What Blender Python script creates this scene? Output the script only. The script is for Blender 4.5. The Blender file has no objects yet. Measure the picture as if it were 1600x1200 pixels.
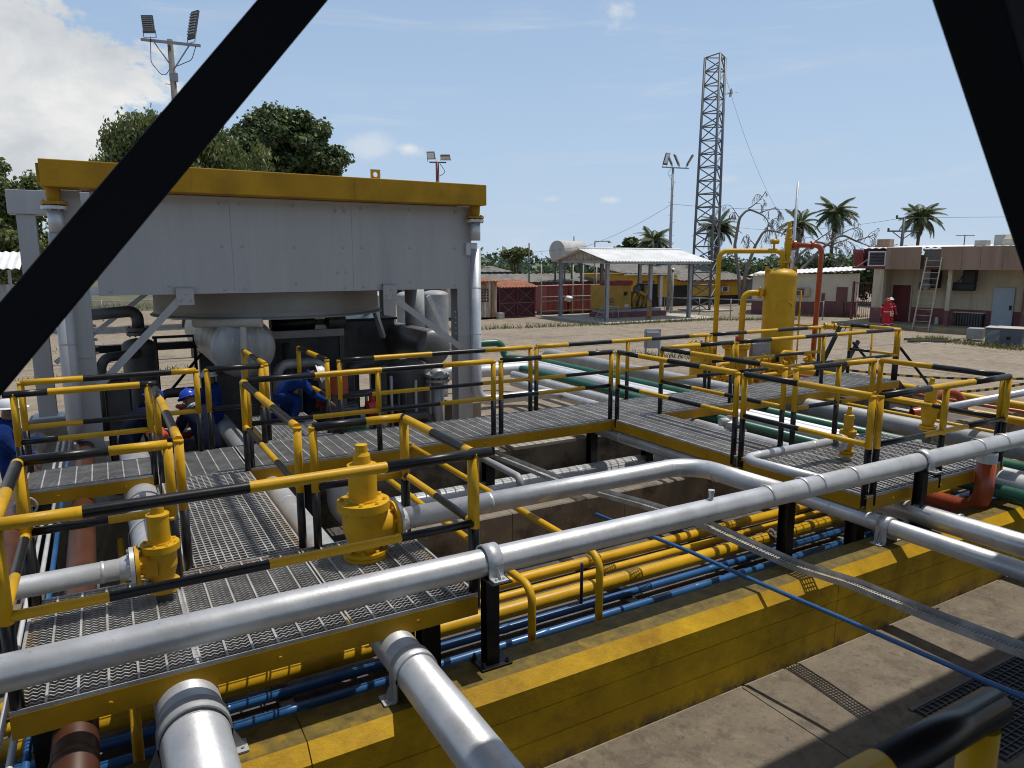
import bpy, bmesh, math, random
import numpy as np
from mathutils import Vector, Matrix, Euler

rad = math.radians
S = bpy.context.scene
COL = S.collection
random.seed(7)

# ------------------------------------------------------------------ camera, sky, sun, exposure
cd = bpy.data.cameras.new("camera")
cam = bpy.data.objects.new("camera", cd)
COL.objects.link(cam)
cam.location = (0, 0, 3.8)
cam.rotation_euler = (rad(90 - 9.76), 0, rad(60.1 - 90))
cd.sensor_width = 36
cd.lens = 36 * 1110 / 1600
cd.clip_start = 0.05
cd.clip_end = 3000
cd.dof.use_dof = True
cd.dof.focus_distance = 10
cd.dof.aperture_fstop = 7.0
S.camera = cam
S.cycles.pixel_filter_type = "BLACKMAN_HARRIS"
S.cycles.filter_width = 1.05

SUN = Vector((0.35, -0.008, 1.0)).normalized()
ELEV = math.asin(SUN.z)
world = bpy.data.worlds.new("World")
S.world = world
world.use_nodes = True
wn = world.node_tree
wn.nodes.clear()


def wnode(t, **kw):
    n = wn.nodes.new(t)
    for k, v in kw.items():
        setattr(n, k, v)
    return n


def wmath(op, a, b=None, c=None):
    n = wnode("ShaderNodeMath", operation=op)
    for i, v in enumerate((a, b, c)):
        if v is None:
            continue
        if isinstance(v, (int, float)):
            n.inputs[i].default_value = v
        else:
            wn.links.new(v, n.inputs[i])
    return n.outputs[0]


sky = wnode("ShaderNodeTexSky", sky_type="NISHITA")
sky.sun_disc = False
sky.sun_elevation = ELEV
sky.sun_rotation = math.atan2(SUN.x, SUN.y)
sky.air_density = 1.0
sky.dust_density = 2.2
sky.ozone_density = 1.6
tc = wnode("ShaderNodeTexCoord")
sep = wnode("ShaderNodeSeparateXYZ")
wn.links.new(tc.outputs["Generated"], sep.inputs[0])
AZ = wmath("ARCTAN2", sep.outputs[1], sep.outputs[0])
EL = wmath("ARCSINE", sep.outputs[2])
cmb = wnode("ShaderNodeCombineXYZ")
wn.links.new(AZ, cmb.inputs[0])
wn.links.new(wmath("MULTIPLY", EL, 1.35), cmb.inputs[1])


def wnoise(scale, detail=8, rough=0.55, dist=0.0, vec=None):
    n = wnode("ShaderNodeTexNoise")
    n.inputs["Scale"].default_value = scale
    n.inputs["Detail"].default_value = detail
    n.inputs["Roughness"].default_value = rough
    n.inputs["Distortion"].default_value = dist
    wn.links.new(vec or cmb.outputs[0], n.inputs["Vector"])
    return n.outputs["Fac"]


puff = wnoise(9.0, 10, 0.58, 0.25)
fine = wnoise(24.0, 8, 0.6, 0.4)


def cloud(az, el, ra, re, k=1.5, soft=0.35, dens=1.0, off=0.0):
    """density of one cloud bank centred at azimuth az / elevation el (degrees)"""
    da = wmath("DIVIDE", wmath("SUBTRACT", AZ, rad(az)), rad(ra))
    de = wmath("DIVIDE", wmath("SUBTRACT", EL, rad(el)), rad(re))
    d = wmath("SQRT", wmath("ADD", wmath("MULTIPLY", da, da), wmath("MULTIPLY", de, de)))
    v = wmath("ADD", wmath("SUBTRACT", 1.0 + off, d), wmath("MULTIPLY", wmath("SUBTRACT", puff, 0.5), k))
    v = wmath("ADD", v, wmath("MULTIPLY", wmath("SUBTRACT", fine, 0.5), k * 0.45))
    n = wnode("ShaderNodeMapRange", interpolation_type="SMOOTHSTEP")
    n.inputs["From Min"].default_value = 0
    n.inputs["From Max"].default_value = soft
    n.inputs["To Max"].default_value = dens
    wn.links.new(v, n.inputs["Value"])
    return n.outputs[0]


banks = [cloud(97, 9.3, 13.5, 8.8, 2.0, 0.22, 0.97), cloud(111, 11, 17, 13, 1.9, 0.3, 0.95),
         cloud(52.6, 17.8, 2.8, 1.7, 3.4, 1.2, 0.85, -0.45), cloud(68.2, 8.5, 1.9, 0.95, 3.0, 1.1, 0.8, -0.35),
         cloud(71, 8.7, 2.8, 1.4, 1.7, 0.9, 0.4),
         cloud(57.1, 4.8, 1.4, 0.45, 2.6, 1.1, 0.6, -0.3), cloud(44, 6.1, 1.6, 0.4, 1.4, 0.9, 0.35), cloud(52.4, 4.7, 1.7, 0.45, 2.6, 1.1, 0.55, -0.3),
         cloud(150, 9, 26, 7, 1.6, 0.5, 0.9), cloud(-40, 10, 30, 6, 1.6, 0.6, 0.8), cloud(215, 12, 30, 8, 1.6, 0.6, 0.85)]
cl = banks[0]
for b in banks[1:]:
    cl = wmath("MAXIMUM", cl, b)
# thin high veil, drawn out along the wind
mp = wnode("ShaderNodeMapping")
mp.inputs["Rotation"].default_value = (0, 0, rad(-16))
mp.inputs["Scale"].default_value = (1.2, 7.0, 1)
wn.links.new(cmb.outputs[0], mp.inputs["Vector"])
ci = wnoise(2.4, 9, 0.62, 0.7, mp.outputs[0])
mr = wnode("ShaderNodeMapRange", interpolation_type="SMOOTHSTEP")
mr.inputs["From Min"].default_value = 0.5
mr.inputs["From Max"].default_value = 0.85
mr.inputs["To Max"].default_value = 0.4
wn.links.new(ci, mr.inputs["Value"])
cl = wmath("MAXIMUM", cl, mr.outputs[0])
# haze: the veil thickens evenly towards the horizon all the way round
hz = wmath("MULTIPLY", wmath("POWER", wmath("SUBTRACT", 1.0, wmath("ABSOLUTE", sep.outputs[2])), 5.0), 0.55)
bmix = wnode("ShaderNodeMix", data_type="RGBA")
# the milky veil is thick low down and thins out evenly overhead
wn.links.new(wmath("MULTIPLY", wmath("POWER", wmath("SUBTRACT", 1.0, wmath("ABSOLUTE", sep.outputs[2])), 0.8), 0.72), bmix.inputs[0])
wn.links.new(sky.outputs[0], bmix.inputs[6])
bmix.inputs[7].default_value = (5.3, 7.9, 11.6, 1)
hmix = wnode("ShaderNodeMix", data_type="RGBA")
wn.links.new(wmath("MULTIPLY", hz, 1.5), hmix.inputs[0])
wn.links.new(bmix.outputs[2], hmix.inputs[6])
hmix.inputs[7].default_value = (6.7, 8.1, 9.7, 1)
ccol = wnode("ShaderNodeValToRGB")
ccol.color_ramp.elements[0].position = 0.3
ccol.color_ramp.elements[0].color = (6.6, 7.0, 7.5, 1)
ccol.color_ramp.elements[1].position = 0.62
ccol.color_ramp.elements[1].color = (10.2, 10.2, 10.0, 1)
wn.links.new(wnoise(7.0, 9, 0.6, 0.3), ccol.inputs[0])
cmix = wnode("ShaderNodeMix", data_type="RGBA")
wn.links.new(cl, cmix.inputs[0])
wn.links.new(hmix.outputs[2], cmix.inputs[6])
wn.links.new(ccol.outputs[0], cmix.inputs[7])
bg = wnode("ShaderNodeBackground")
bg.inputs["Strength"].default_value = 0.1
wn.links.new(cmix.outputs[2], bg.inputs["Color"])
wo = wnode("ShaderNodeOutputWorld")
wn.links.new(bg.outputs[0], wo.inputs[0])

sl = bpy.data.lights.new("sun", "SUN")
sl.energy = 4.6
sl.angle = rad(0.53)
sl.color = (1.0, 0.955, 0.88)
so = bpy.data.objects.new("sun", sl)
COL.objects.link(so)
so.rotation_euler = (-SUN).to_track_quat("-Z", "Y").to_euler()
so.location = (20, -4, 60)
S.view_settings.view_transform = "Standard"
S.view_settings.look = "None"
S.view_settings.gamma = 1
S.view_settings.exposure = -0.26

# ------------------------------------------------------------------ materials
MATS = {}


def mat(name, col, rough=0.5, metal=0.0, var=0.25, scale=3.0, col2=None, bump=0.0, bscale=40.0, spots=None, streak=False, spec=0.5, thr=(0.42, 0.62), alpha=None):
    """procedural paint / metal / stone: base colour broken up by two noises, optional second colour in patches, relief, streaks"""
    if name in MATS:
        return MATS[name]
    m = bpy.data.materials.new(name)
    m.use_nodes = True
    nt = m.node_tree
    N, L = nt.nodes, nt.links
    b = N["Principled BSDF"]
    b.inputs["Roughness"].default_value = rough
    b.inputs["Metallic"].default_value = metal
    b.inputs["Specular IOR Level"].default_value = spec
    tcn = N.new("ShaderNodeNewGeometry")
    vec = tcn.outputs["Position"]
    if streak:
        mpn = N.new("ShaderNodeMapping")
        mpn.inputs["Scale"].default_value = (1, 1, 0.12)
        L.new(vec, mpn.inputs["Vector"])
        vec = mpn.outputs[0]

    def noise(sc, det=6, ro=0.6):
        n = N.new("ShaderNodeTexNoise")
        n.inputs["Scale"].default_value = sc
        n.inputs["Detail"].default_value = det
        n.inputs["Roughness"].default_value = ro
        L.new(vec, n.inputs["Vector"])
        return n.outputs["Fac"]

    def mix(f, a, c, typ="MIX"):
        n = N.new("ShaderNodeMix")
        n.data_type = "RGBA"
        n.blend_type = typ
        for i, v in ((0, f), (6, a), (7, c)):
            if isinstance(v, (int, float)):
                n.inputs[i].default_value = v
            elif isinstance(v, tuple):
                n.inputs[i].default_value = (*v[:3], 1)
            else:
                L.new(v, n.inputs[i])
        return n.outputs[2]

    def ramp(f, lo, hi):
        n = N.new("ShaderNodeMapRange")
        n.inputs["From Min"].default_value = lo
        n.inputs["From Max"].default_value = hi
        L.new(f, n.inputs["Value"])
        return n.outputs[0]

    dark = tuple(c * (1 - var) for c in col)
    lite = tuple(min(1, c * (1 + var * 0.6)) for c in col)
    f1 = noise(scale)
    out = mix(ramp(f1, 0.3, 0.7), dark, lite)
    if col2:
        out = mix(ramp(noise(scale * 0.7 + 0.37, 9, 0.68), *thr), out, col2)
    if spots:
        out = mix(ramp(noise(scale * 7.3, 4, 0.7), 0.62, 0.72), out, spots)
    L.new(out, b.inputs["Base Color"])
    r = N.new("ShaderNodeMapRange")
    r.inputs["To Min"].default_value = max(0.05, rough - 0.12)
    r.inputs["To Max"].default_value = min(1, rough + 0.15)
    L.new(f1, r.inputs["Value"])
    L.new(r.outputs[0], b.inputs["Roughness"])
    if bump:
        bn = N.new("ShaderNodeBump")
        bn.inputs["Strength"].default_value = bump
        bn.inputs["Distance"].default_value = 0.02
        L.new(noise(bscale, 8, 0.65), bn.inputs["Height"])
        L.new(bn.outputs[0], b.inputs["Normal"])
    MATS[name] = m
    return m


YEL = mat("yellow_paint", (0.56, 0.315, 0.008), 0.4, 0, 0.2, 2.6, col2=(0.40, 0.215, 0.008), thr=(0.55, 0.8), bump=0.12, bscale=45, spots=(0.36, 0.20, 0.014), spec=0.3)
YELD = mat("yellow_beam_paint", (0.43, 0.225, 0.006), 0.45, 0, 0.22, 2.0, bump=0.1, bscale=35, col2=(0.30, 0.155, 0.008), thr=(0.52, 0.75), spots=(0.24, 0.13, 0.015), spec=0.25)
BLK = mat("black_paint", (0.006, 0.006, 0.0065), 0.32, 0, 0.3, 4, bump=0.05, bscale=40, col2=(0.014, 0.0135, 0.013), spec=0.35)
BLKB = mat("black_brace_paint", (0.0035, 0.0055, 0.011), 0.65, 0, 0.2, 4, spec=0.2)
SIL = mat("aluminium_paint", (0.56, 0.57, 0.585), 0.42, 0.5, 0.14, 3.0, bump=0.1, bscale=25, col2=(0.42, 0.42, 0.415), thr=(0.5, 0.75), spots=(0.36, 0.345, 0.32))
SILP = mat("grey_steel_paint", (0.45, 0.44, 0.428), 0.5, 0.2, 0.14, 1.2, bump=0.08, bscale=9, col2=(0.36, 0.352, 0.345), streak=True, thr=(0.45, 0.7))
GRYP = mat("mid_grey_paint", (0.33, 0.34, 0.35), 0.55, 0.1, 0.2, 2.0, col2=(0.25, 0.25, 0.25))
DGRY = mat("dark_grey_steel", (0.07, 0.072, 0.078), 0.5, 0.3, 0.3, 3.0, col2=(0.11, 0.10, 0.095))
VES = mat("vessel_grey", (0.48, 0.475, 0.46), 0.45, 0.3, 0.25, 2.2, bump=0.08, bscale=14, col2=(0.22, 0.215, 0.20), spots=(0.6, 0.59, 0.56), streak=True)
GALV = mat("galvanised_grating", (0.46, 0.455, 0.44), 0.5, 0.3, 0.25, 6.0, col2=(0.30, 0.285, 0.265))
WHT = mat("white_cladding", (0.60, 0.61, 0.62), 0.42, 0.2, 0.12, 4.0, bump=0.08, bscale=16, col2=(0.5, 0.505, 0.51), spots=(0.42, 0.41, 0.39))
BLUE = mat("blue_pipe_paint", (0.022, 0.10, 0.26), 0.3, 0, 0.2, 3.0, bump=0.04, spots=(0.05, 0.12, 0.22))
GRN = mat("green_pipe_paint", (0.012, 0.095, 0.055), 0.35, 0, 0.2, 3.0)
ORG = mat("orange_pipe_paint", (0.36, 0.068, 0.020), 0.33, 0, 0.18, 3.0, bump=0.04)
BRN = mat("brown_pipe_paint", (0.075, 0.027, 0.012), 0.42, 0, 0.25, 3.0, col2=(0.05, 0.018, 0.010), spec=0.3)
RED = mat("red_paint", (0.42, 0.03, 0.02), 0.45, 0, 0.25, 3.0)
CONC = mat("stained_concrete", (0.27, 0.225, 0.175), 0.85, 0, 0.32, 1.6, col2=(0.15, 0.125, 0.10), bump=0.35, bscale=22, spots=(0.36, 0.31, 0.25), thr=(0.5, 0.72))
PITW = mat("pit_wall_concrete", (0.20, 0.165, 0.125), 0.9, 0, 0.35, 1.4, col2=(0.05, 0.04, 0.032), bump=0.4, bscale=18, spots=(0.3, 0.26, 0.2), thr=(0.5, 0.66))
PITF = mat("pit_floor", (0.135, 0.12, 0.105), 0.9, 0, 0.4, 2.0, col2=(0.06, 0.055, 0.05), bump=0.5, bscale=45, spots=(0.22, 0.2, 0.17))
PAD = mat("pale_concrete", (0.42, 0.39, 0.33), 0.85, 0, 0.2, 2.0, bump=0.2, bscale=20)


def wall_mat():
    m = bpy.data.materials.new("yellow_wall_paint")
    m.use_nodes = True
    nt = m.node_tree
    N, L = nt.nodes, nt.links
    b = N["Principled BSDF"]
    b.inputs["Roughness"].default_value = 0.55
    b.inputs["Specular IOR Level"].default_value = 0.2
    g = N.new("ShaderNodeNewGeometry")

    def noise(sc, det=8, ro=0.65):
        n = N.new("ShaderNodeTexNoise")
        n.inputs["Scale"].default_value = sc
        n.inputs["Detail"].default_value = det
        n.inputs["Roughness"].default_value = ro
        L.new(g.outputs["Position"], n.inputs["Vector"])
        return n.outputs["Fac"]

    def rng(v, a, c, lo=0, hi=1):
        n = N.new("ShaderNodeMapRange")
        n.inputs["From Min"].default_value = a
        n.inputs["From Max"].default_value = c
        n.inputs["To Min"].default_value = lo
        n.inputs["To Max"].default_value = hi
        L.new(v, n.inputs["Value"])
        return n.outputs[0]

    def mix(f, a, c):
        n = N.new("ShaderNodeMix")
        n.data_type = "RGBA"
        L.new(f, n.inputs[0])
        for i, v in ((6, a), (7, c)):
            if isinstance(v, tuple):
                n.inputs[i].default_value = (*v, 1)
            else:
                L.new(v, n.inputs[i])
        return n.outputs[2]

    def math_(op, a, c):
        n = N.new("ShaderNodeMath")
        n.operation = op
        for i, v in ((0, a), (1, c)):
            if isinstance(v, (int, float)):
                n.inputs[i].default_value = v
            else:
                L.new(v, n.inputs[i])
        return n.outputs[0]

    sp = N.new("ShaderNodeSeparateXYZ")
    L.new(g.outputs["Position"], sp.inputs[0])
    yel = mix(rng(noise(2.5), 0.3, 0.7), (0.38, 0.215, 0.003), (0.58, 0.345, 0.004))
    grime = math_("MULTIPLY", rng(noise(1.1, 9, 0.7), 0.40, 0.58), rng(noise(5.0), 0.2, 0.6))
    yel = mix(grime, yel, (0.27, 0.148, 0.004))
    # top: wear with the pipe's shade put into its colour; foot: splashed
    sn = N.new("ShaderNodeSeparateXYZ")
    L.new(g.outputs["Normal"], sn.inputs[0])
    topf = math_("MULTIPLY", rng(sn.outputs[2], 0.85, 0.95), rng(noise(3.1), 0.18, 0.42))
    dirt_shade = mix(rng(noise(9), 0.3, 0.7), (0.07, 0.055, 0.02), (0.20, 0.14, 0.03))
    c = mix(topf, yel, dirt_shade)
    foot = math_("MULTIPLY", rng(sp.outputs[2], 0.16, 0.0), rng(noise(7), 0.40, 0.6))
    c = mix(foot, c, (0.06, 0.05, 0.035))
    chip = rng(noise(26, 6, 0.75), 0.64, 0.69)
    c = mix(chip, c, (0.13, 0.11, 0.06))
    L.new(c, b.inputs["Base Color"])
    bn = N.new("ShaderNodeBump")
    bn.inputs["Strength"].default_value = 0.35
    bn.inputs["Distance"].default_value = 0.02
    L.new(noise(16), bn.inputs["Height"])
    L.new(bn.outputs[0], b.inputs["Normal"])
    return m


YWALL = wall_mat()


def yard_mat(name, k):
    m = bpy.data.materials.new(name)
    m.use_nodes = True
    nt = m.node_tree
    N, L = nt.nodes, nt.links
    b = N["Principled BSDF"]
    b.inputs["Roughness"].default_value = 0.9
    g = N.new("ShaderNodeNewGeometry")

    def noise(sc, det=9, ro=0.65, stretch=None):
        n = N.new("ShaderNodeTexNoise")
        n.inputs["Scale"].default_value = sc
        n.inputs["Detail"].default_value = det
        n.inputs["Roughness"].default_value = ro
        v = g.outputs["Position"]
        if stretch:
            mpn = N.new("ShaderNodeMapping")
            mpn.inputs["Scale"].default_value = stretch
            L.new(v, mpn.inputs["Vector"])
            v = mpn.outputs[0]
        L.new(v, n.inputs["Vector"])
        return n.outputs["Fac"]

    def rng(v, a, c, hi=1.0):
        n = N.new("ShaderNodeMapRange")
        n.inputs["From Min"].default_value = a
        n.inputs["From Max"].default_value = c
        n.inputs["To Max"].default_value = hi
        L.new(v, n.inputs["Value"])
        return n.outputs[0]

    def mix(f, a, c):
        n = N.new("ShaderNodeMix")
        n.data_type = "RGBA"
        L.new(f, n.inputs[0])
        for i, v in ((6, a), (7, c)):
            if isinstance(v, tuple):
                n.inputs[i].default_value = (v[0] * k, v[1] * k, v[2] * k, 1)
            else:
                L.new(v, n.inputs[i])
        return n.outputs[2]

    c = mix(rng(noise(0.35), 0.35, 0.65), (0.115, 0.091, 0.066), (0.165, 0.135, 0.099))
    c = mix(rng(noise(2.3), 0.42, 0.66), c, (0.19, 0.154, 0.107))
    c = mix(rng(noise(0.5, 10, 0.72, (1, 0.35, 1)), 0.52, 0.72, 0.75), c, (0.068, 0.051, 0.033))
    c = mix(rng(noise(4.2, 10, 0.72), 0.50, 0.64, 0.7), c, (0.075, 0.058, 0.039))
    c = mix(rng(noise(13, 8, 0.75), 0.55, 0.68, 0.75), c, (0.06, 0.047, 0.033))
    c = mix(rng(noise(7.3, 9, 0.75), 0.56, 0.68, 0.55), c, (0.25, 0.21, 0.155))
    c = mix(rng(noise(40, 4, 0.8), 0.58, 0.7, 0.7), c, (0.29, 0.25, 0.19))
    L.new(c, b.inputs["Base Color"])
    bn = N.new("ShaderNodeBump")
    bn.inputs["Strength"].default_value = 0.4
    bn.inputs["Distance"].default_value = 0.02
    L.new(noise(20), bn.inputs["Height"])
    L.new(bn.outputs[0], b.inputs["Normal"])
    return m


YARD = yard_mat("yard_concrete", 1.5)
FLOORM = yard_mat("walk_concrete", 0.95)


def leaf_mat(name, c1, c2, rough=0.55):
    m = bpy.data.materials.new(name)
    m.use_nodes = True
    nt = m.node_tree
    N, L = nt.nodes, nt.links
    b = N["Principled BSDF"]
    b.inputs["Roughness"].default_value = rough
    g = N.new("ShaderNodeNewGeometry")
    n = N.new("ShaderNodeTexNoise")
    n.inputs["Scale"].default_value = 0.9
    n.inputs["Detail"].default_value = 5
    L.new(g.outputs["Position"], n.inputs["Vector"])
    rp = N.new("ShaderNodeMix")
    rp.data_type = "RGBA"
    add = N.new("ShaderNodeMath")
    add.operation = "ADD"
    add.use_clamp = True
    mr_ = N.new("ShaderNodeMapRange")
    mr_.inputs["From Min"].default_value = 0.3
    mr_.inputs["From Max"].default_value = 0.75
    mr_.inputs["To Max"].default_value = 0.7
    L.new(n.outputs["Fac"], mr_.inputs["Value"])
    ml = N.new("ShaderNodeMath")
    ml.operation = "MULTIPLY"
    ml.inputs[1].default_value = 0.4
    L.new(g.outputs["Random Per Island"], ml.inputs[0])
    L.new(mr_.outputs[0], add.inputs[0])
    L.new(ml.outputs[0], add.inputs[1])
    L.new(add.outputs[0], rp.inputs[0])
    rp.inputs[6].default_value = (*c1, 1)
    rp.inputs[7].default_value = (*c2, 1)
    L.new(rp.outputs[2], b.inputs["Base Color"])
    tr = N.new("ShaderNodeBsdfTranslucent")
    L.new(rp.outputs[2], tr.inputs["Color"])
    ms = N.new("ShaderNodeMixShader")
    ms.inputs[0].default_value = 0.3
    L.new(b.outputs[0], ms.inputs[1])
    L.new(tr.outputs[0], ms.inputs[2])
    L.new(ms.outputs[0], N["Material Output"].inputs[0])
    return m


LEAF = leaf_mat("dark_leaves", (0.038, 0.065, 0.022), (0.14, 0.185, 0.06))
LEAF2 = leaf_mat("olive_leaves", (0.065, 0.09, 0.025), (0.22, 0.25, 0.08))
LEAF3 = leaf_mat("bush_leaves", (0.028, 0.055, 0.014), (0.10, 0.15, 0.04))
PALM = leaf_mat("palm_leaflets", (0.050, 0.078, 0.028), (0.165, 0.19, 0.08))
DRYP = leaf_mat("dry_fronds", (0.10, 0.085, 0.055), (0.19, 0.16, 0.11))
WEED = leaf_mat("weed_leaves", (0.07, 0.09, 0.025), (0.20, 0.19, 0.08))
BARK = mat("bark", (0.13, 0.105, 0.08), 0.9, 0, 0.35, 5.0, bump=0.4, bscale=12)
BARE = mat("bare_bark", (0.20, 0.175, 0.15), 0.9, 0, 0.3, 5.0)

# ------------------------------------------------------------------ mesh helpers


def fil(pts, R, n=6):
    """round the corners of a polyline with arcs of radius R"""
    P = [Vector(p) for p in pts]
    out = [P[0]]
    for a, b, c in zip(P, P[1:], P[2:]):
        u, v = (a - b), (c - b)
        lu, lv = u.length, v.length
        u.normalize()
        v.normalize()
        ang = u.angle(v)
        if ang > 3.1:
            out.append(b)
            continue
        t = min(R / math.tan(ang / 2), lu * 0.48, lv * 0.48)
        r = t * math.tan(ang / 2)
        bis = (u + v).normalized()
        ctr = b + bis * (r / math.sin(ang / 2))
        s0, s1 = b + u * t - ctr, b + v * t - ctr
        tot = s0.angle(s1)
        ax = s0.cross(s1).normalized()
        for i in range(n + 1):
            out.append(ctr + Matrix.Rotation(tot * i / n, 3, ax) @ s0)
    out.append(P[-1])
    return out


class MB:
    def __init__(self):
        self.v, self.f, self.m, self.s = [], [], [], []

    def quadf(self, idx, m=0, s=False):
        self.f.append(tuple(idx))
        self.m.append(m)
        self.s.append(s)

    def poly(self, pts, m=0):
        o = len(self.v)
        self.v += [tuple(p) for p in pts]
        self.quadf(range(o, o + len(pts)), m)
        return self

    def box(self, lo, hi, m=0, M=None):
        x0, y0, z0 = lo
        x1, y1, z1 = hi
        P = [Vector(p) for p in ((x0, y0, z0), (x1, y0, z0), (x1, y1, z0), (x0, y1, z0), (x0, y0, z1), (x1, y0, z1), (x1, y1, z1), (x0, y1, z1))]
        if M is not None:
            P = [M @ p for p in P]
        o = len(self.v)
        self.v += [tuple(p) for p in P]
        for q in ((0, 3, 2, 1), (4, 5, 6, 7), (0, 1, 5, 4), (1, 2, 6, 5), (2, 3, 7, 6), (3, 0, 4, 7)):
            self.quadf([o + i for i in q], m)
        return self

    def bbox(self, lo, hi, bev=0.01, m=0, M=None):
        """box with bevelled edges"""
        bm = bmesh.new()
        bmesh.ops.create_cube(bm, size=1)
        lo, hi = Vector(lo), Vector(hi)
        for v in bm.verts:
            v.co = Vector(((v.co.x + 0.5) * (hi.x - lo.x) + lo.x, (v.co.y + 0.5) * (hi.y - lo.y) + lo.y, (v.co.z + 0.5) * (hi.z - lo.z) + lo.z))
        bmesh.ops.bevel(bm, geom=bm.edges[:], offset=bev, segments=2, affect="EDGES", profile=0.6)
        o = len(self.v)
        bm.verts.index_update()
        for v in bm.verts:
            self.v.append(tuple(M @ v.co if M is not None else v.co))
        for f in bm.faces:
            self.quadf([o + v.index for v in f.verts], m)
        bm.free()
        return self

    def beam(self, a, b, w, h, m=0, up=(0, 0, 1)):
        a, b = Vector(a), Vector(b)
        d = (b - a)
        l = d.length
        d.normalize()
        upv = Vector(up)
        if abs(d.dot(upv)) > 0.98:
            upv = Vector((1, 0, 0))
        x = d.cross(upv).normalized()
        z = x.cross(d)
        M = Matrix((x, d, z)).transposed().to_4x4()
        M.translation = a
        return self.box((-w / 2, 0, -h / 2), (w / 2, l, h / 2), m, M)

    def ibeam(self, a, b, w, h, t=0.012, m=0, up=(0, 0, 1), web_first=False):
        """H section from a to b: two flanges w wide, h apart"""
        a, b = Vector(a), Vector(b)
        d = (b - a).normalized()
        upv = Vector(up)
        if abs(d.dot(upv)) > 0.98:
            upv = Vector((0, 1, 0))
        x = d.cross(upv).normalized()
        z = x.cross(d)
        for s in (-1, 1):
            o = z * (s * (h / 2 - t / 2))
            self.beam(a + o, b + o, w, t, m, up=z)
        self.beam(a, b, t, h - 2 * t - 0.002, m, up=z)
        return self

    def tube(self, path, r, n=12, m=0, caps=True, radii=None, mfun=None):
        P = [Vector(p) for p in path]
        k = len(P)
        T = []
        for i in range(k):
            a = P[max(0, i - 1)]
            b = P[min(k - 1, i + 1)]
            T.append((b - a).normalized())
        up = Vector((0, 0, 1)) if abs(T[0].z) < 0.95 else Vector((1, 0, 0))
        x = T[0].cross(up).normalized()
        o = len(self.v)
        for i in range(k):
            x = (x - T[i] * x.dot(T[i])).normalized()
            y = T[i].cross(x)
            rr = radii[i] if radii else r
            if 0 < i < k - 1:
                c = (P[i] - P[i - 1]).normalized().dot((P[i + 1] - P[i]).normalized())
                # keep width through sharp mitres
                sc = 1 / max(0.5, math.sqrt(max(0.05, (1 + c) / 2)))
            else:
                sc = 1
            for j in range(n):
                a = 2 * math.pi * j / n
                self.v.append(tuple(P[i] + (x * math.cos(a) + y * math.sin(a)) * rr * (sc if sc < 1.45 else 1.45)))
        for i in range(k - 1):
            mm = mfun(i) if mfun else m
            for j in range(n):
                self.quadf((o + i * n + j, o + i * n + (j + 1) % n, o + (i + 1) * n + (j + 1) % n, o + (i + 1) * n + j), mm, True)
        if caps:
            self.quadf([o + j for j in range(n)][::-1], mfun(0) if mfun else m)
            self.quadf([o + (k - 1) * n + j for j in range(n)], mfun(k - 2) if mfun else m)
        return self

    def lathe(self, prof, n=20, org=(0, 0, 0), axis=(0, 0, 1), m=0, smooth=True, hard=True):
        """profile of (radius, height); split rings at corners so that edges stay crisp"""
        ax = Vector(axis).normalized()
        q = Vector((0, 0, 1)).rotation_difference(ax)
        O = Vector(org)
        for (r0, z0), (r1, z1) in zip(prof, prof[1:]):
            o = len(self.v)
            for r_, z_ in ((r0, z0), (r1, z1)):
                for j in range(n):
                    a = 2 * math.pi * j / n
                    self.v.append(tuple(O + q @ Vector((r_ * math.cos(a), r_ * math.sin(a), z_))))
            for j in range(n):
                self.quadf((o + j, o + (j + 1) % n, o + n + (j + 1) % n, o + n + j), m, smooth)
        return self

    def dome(self, r, h, n=20, k=6, org=(0, 0, 0), axis=(0, 0, 1), m=0):
        ax = Vector(axis).normalized()
        q = Vector((0, 0, 1)).rotation_difference(ax)
        O = Vector(org)
        o = len(self.v)
        for i in range(k):
            t = math.pi / 2 * i / k
            for j in range(n):
                a = 2 * math.pi * j / n
                self.v.append(tuple(O + q @ Vector((r * math.cos(t) * math.cos(a), r * math.cos(t) * math.sin(a), h * math.sin(t)))))
        self.v.append(tuple(O + q @ Vector((0, 0, h))))
        for i in range(k - 1):
            for j in range(n):
                self.quadf((o + i * n + j, o + i * n + (j + 1) % n, o + (i + 1) * n + (j + 1) % n, o + (i + 1) * n + j), m, True)
        for j in range(n):
            self.quadf((o + (k - 1) * n + j, o + (k - 1) * n + (j + 1) % n, o + k * n), m, True)
        return self

    def flange(self, c, axis, R, t, m=0, bolts=8, mb=None, n=24):
        """disc with a ring of bolt heads"""
        c, ax = Vector(c), Vector(axis).normalized()
        self.lathe([(0.001, -t / 2), (R, -t / 2), (R, t / 2), (0.001, t / 2)], n, c, ax, m)
        q = Vector((0, 0, 1)).rotation_difference(ax)
        for i in range(bolts):
            a = 2 * math.pi * (i + 0.5) / bolts
            p = c + q @ Vector((R * 0.82 * math.cos(a), R * 0.82 * math.sin(a), 0))
            br = R * 0.085
            self.tube([p - ax * (t / 2 + br * 1.3), p + ax * (t / 2 + br * 1.3)], br, 6, m if mb is None else mb)
        return self

    def build(self, name, mats, parent=None, kind=None, bevel=0, label=None, at=None):
        me = bpy.data.meshes.new(name)
        off = Vector((0, 0, 0))
        if parent is not None:
            p = parent
            while p is not None:
                if p.get("_w"):
                    off += p.location
                p = p.parent
        vs = np.array(self.v, dtype=np.float64).reshape(-1, 3)
        loc = Vector((0, 0, 0))
        if parent is None and at is None and len(vs):
            lo, hi = vs.min(0), vs.max(0)
            loc = Vector(((lo[0] + hi[0]) / 2, (lo[1] + hi[1]) / 2, lo[2]))
            off = loc
        vs = vs - np.array(off)
        me.from_pydata(vs.tolist(), [], self.f)
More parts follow.
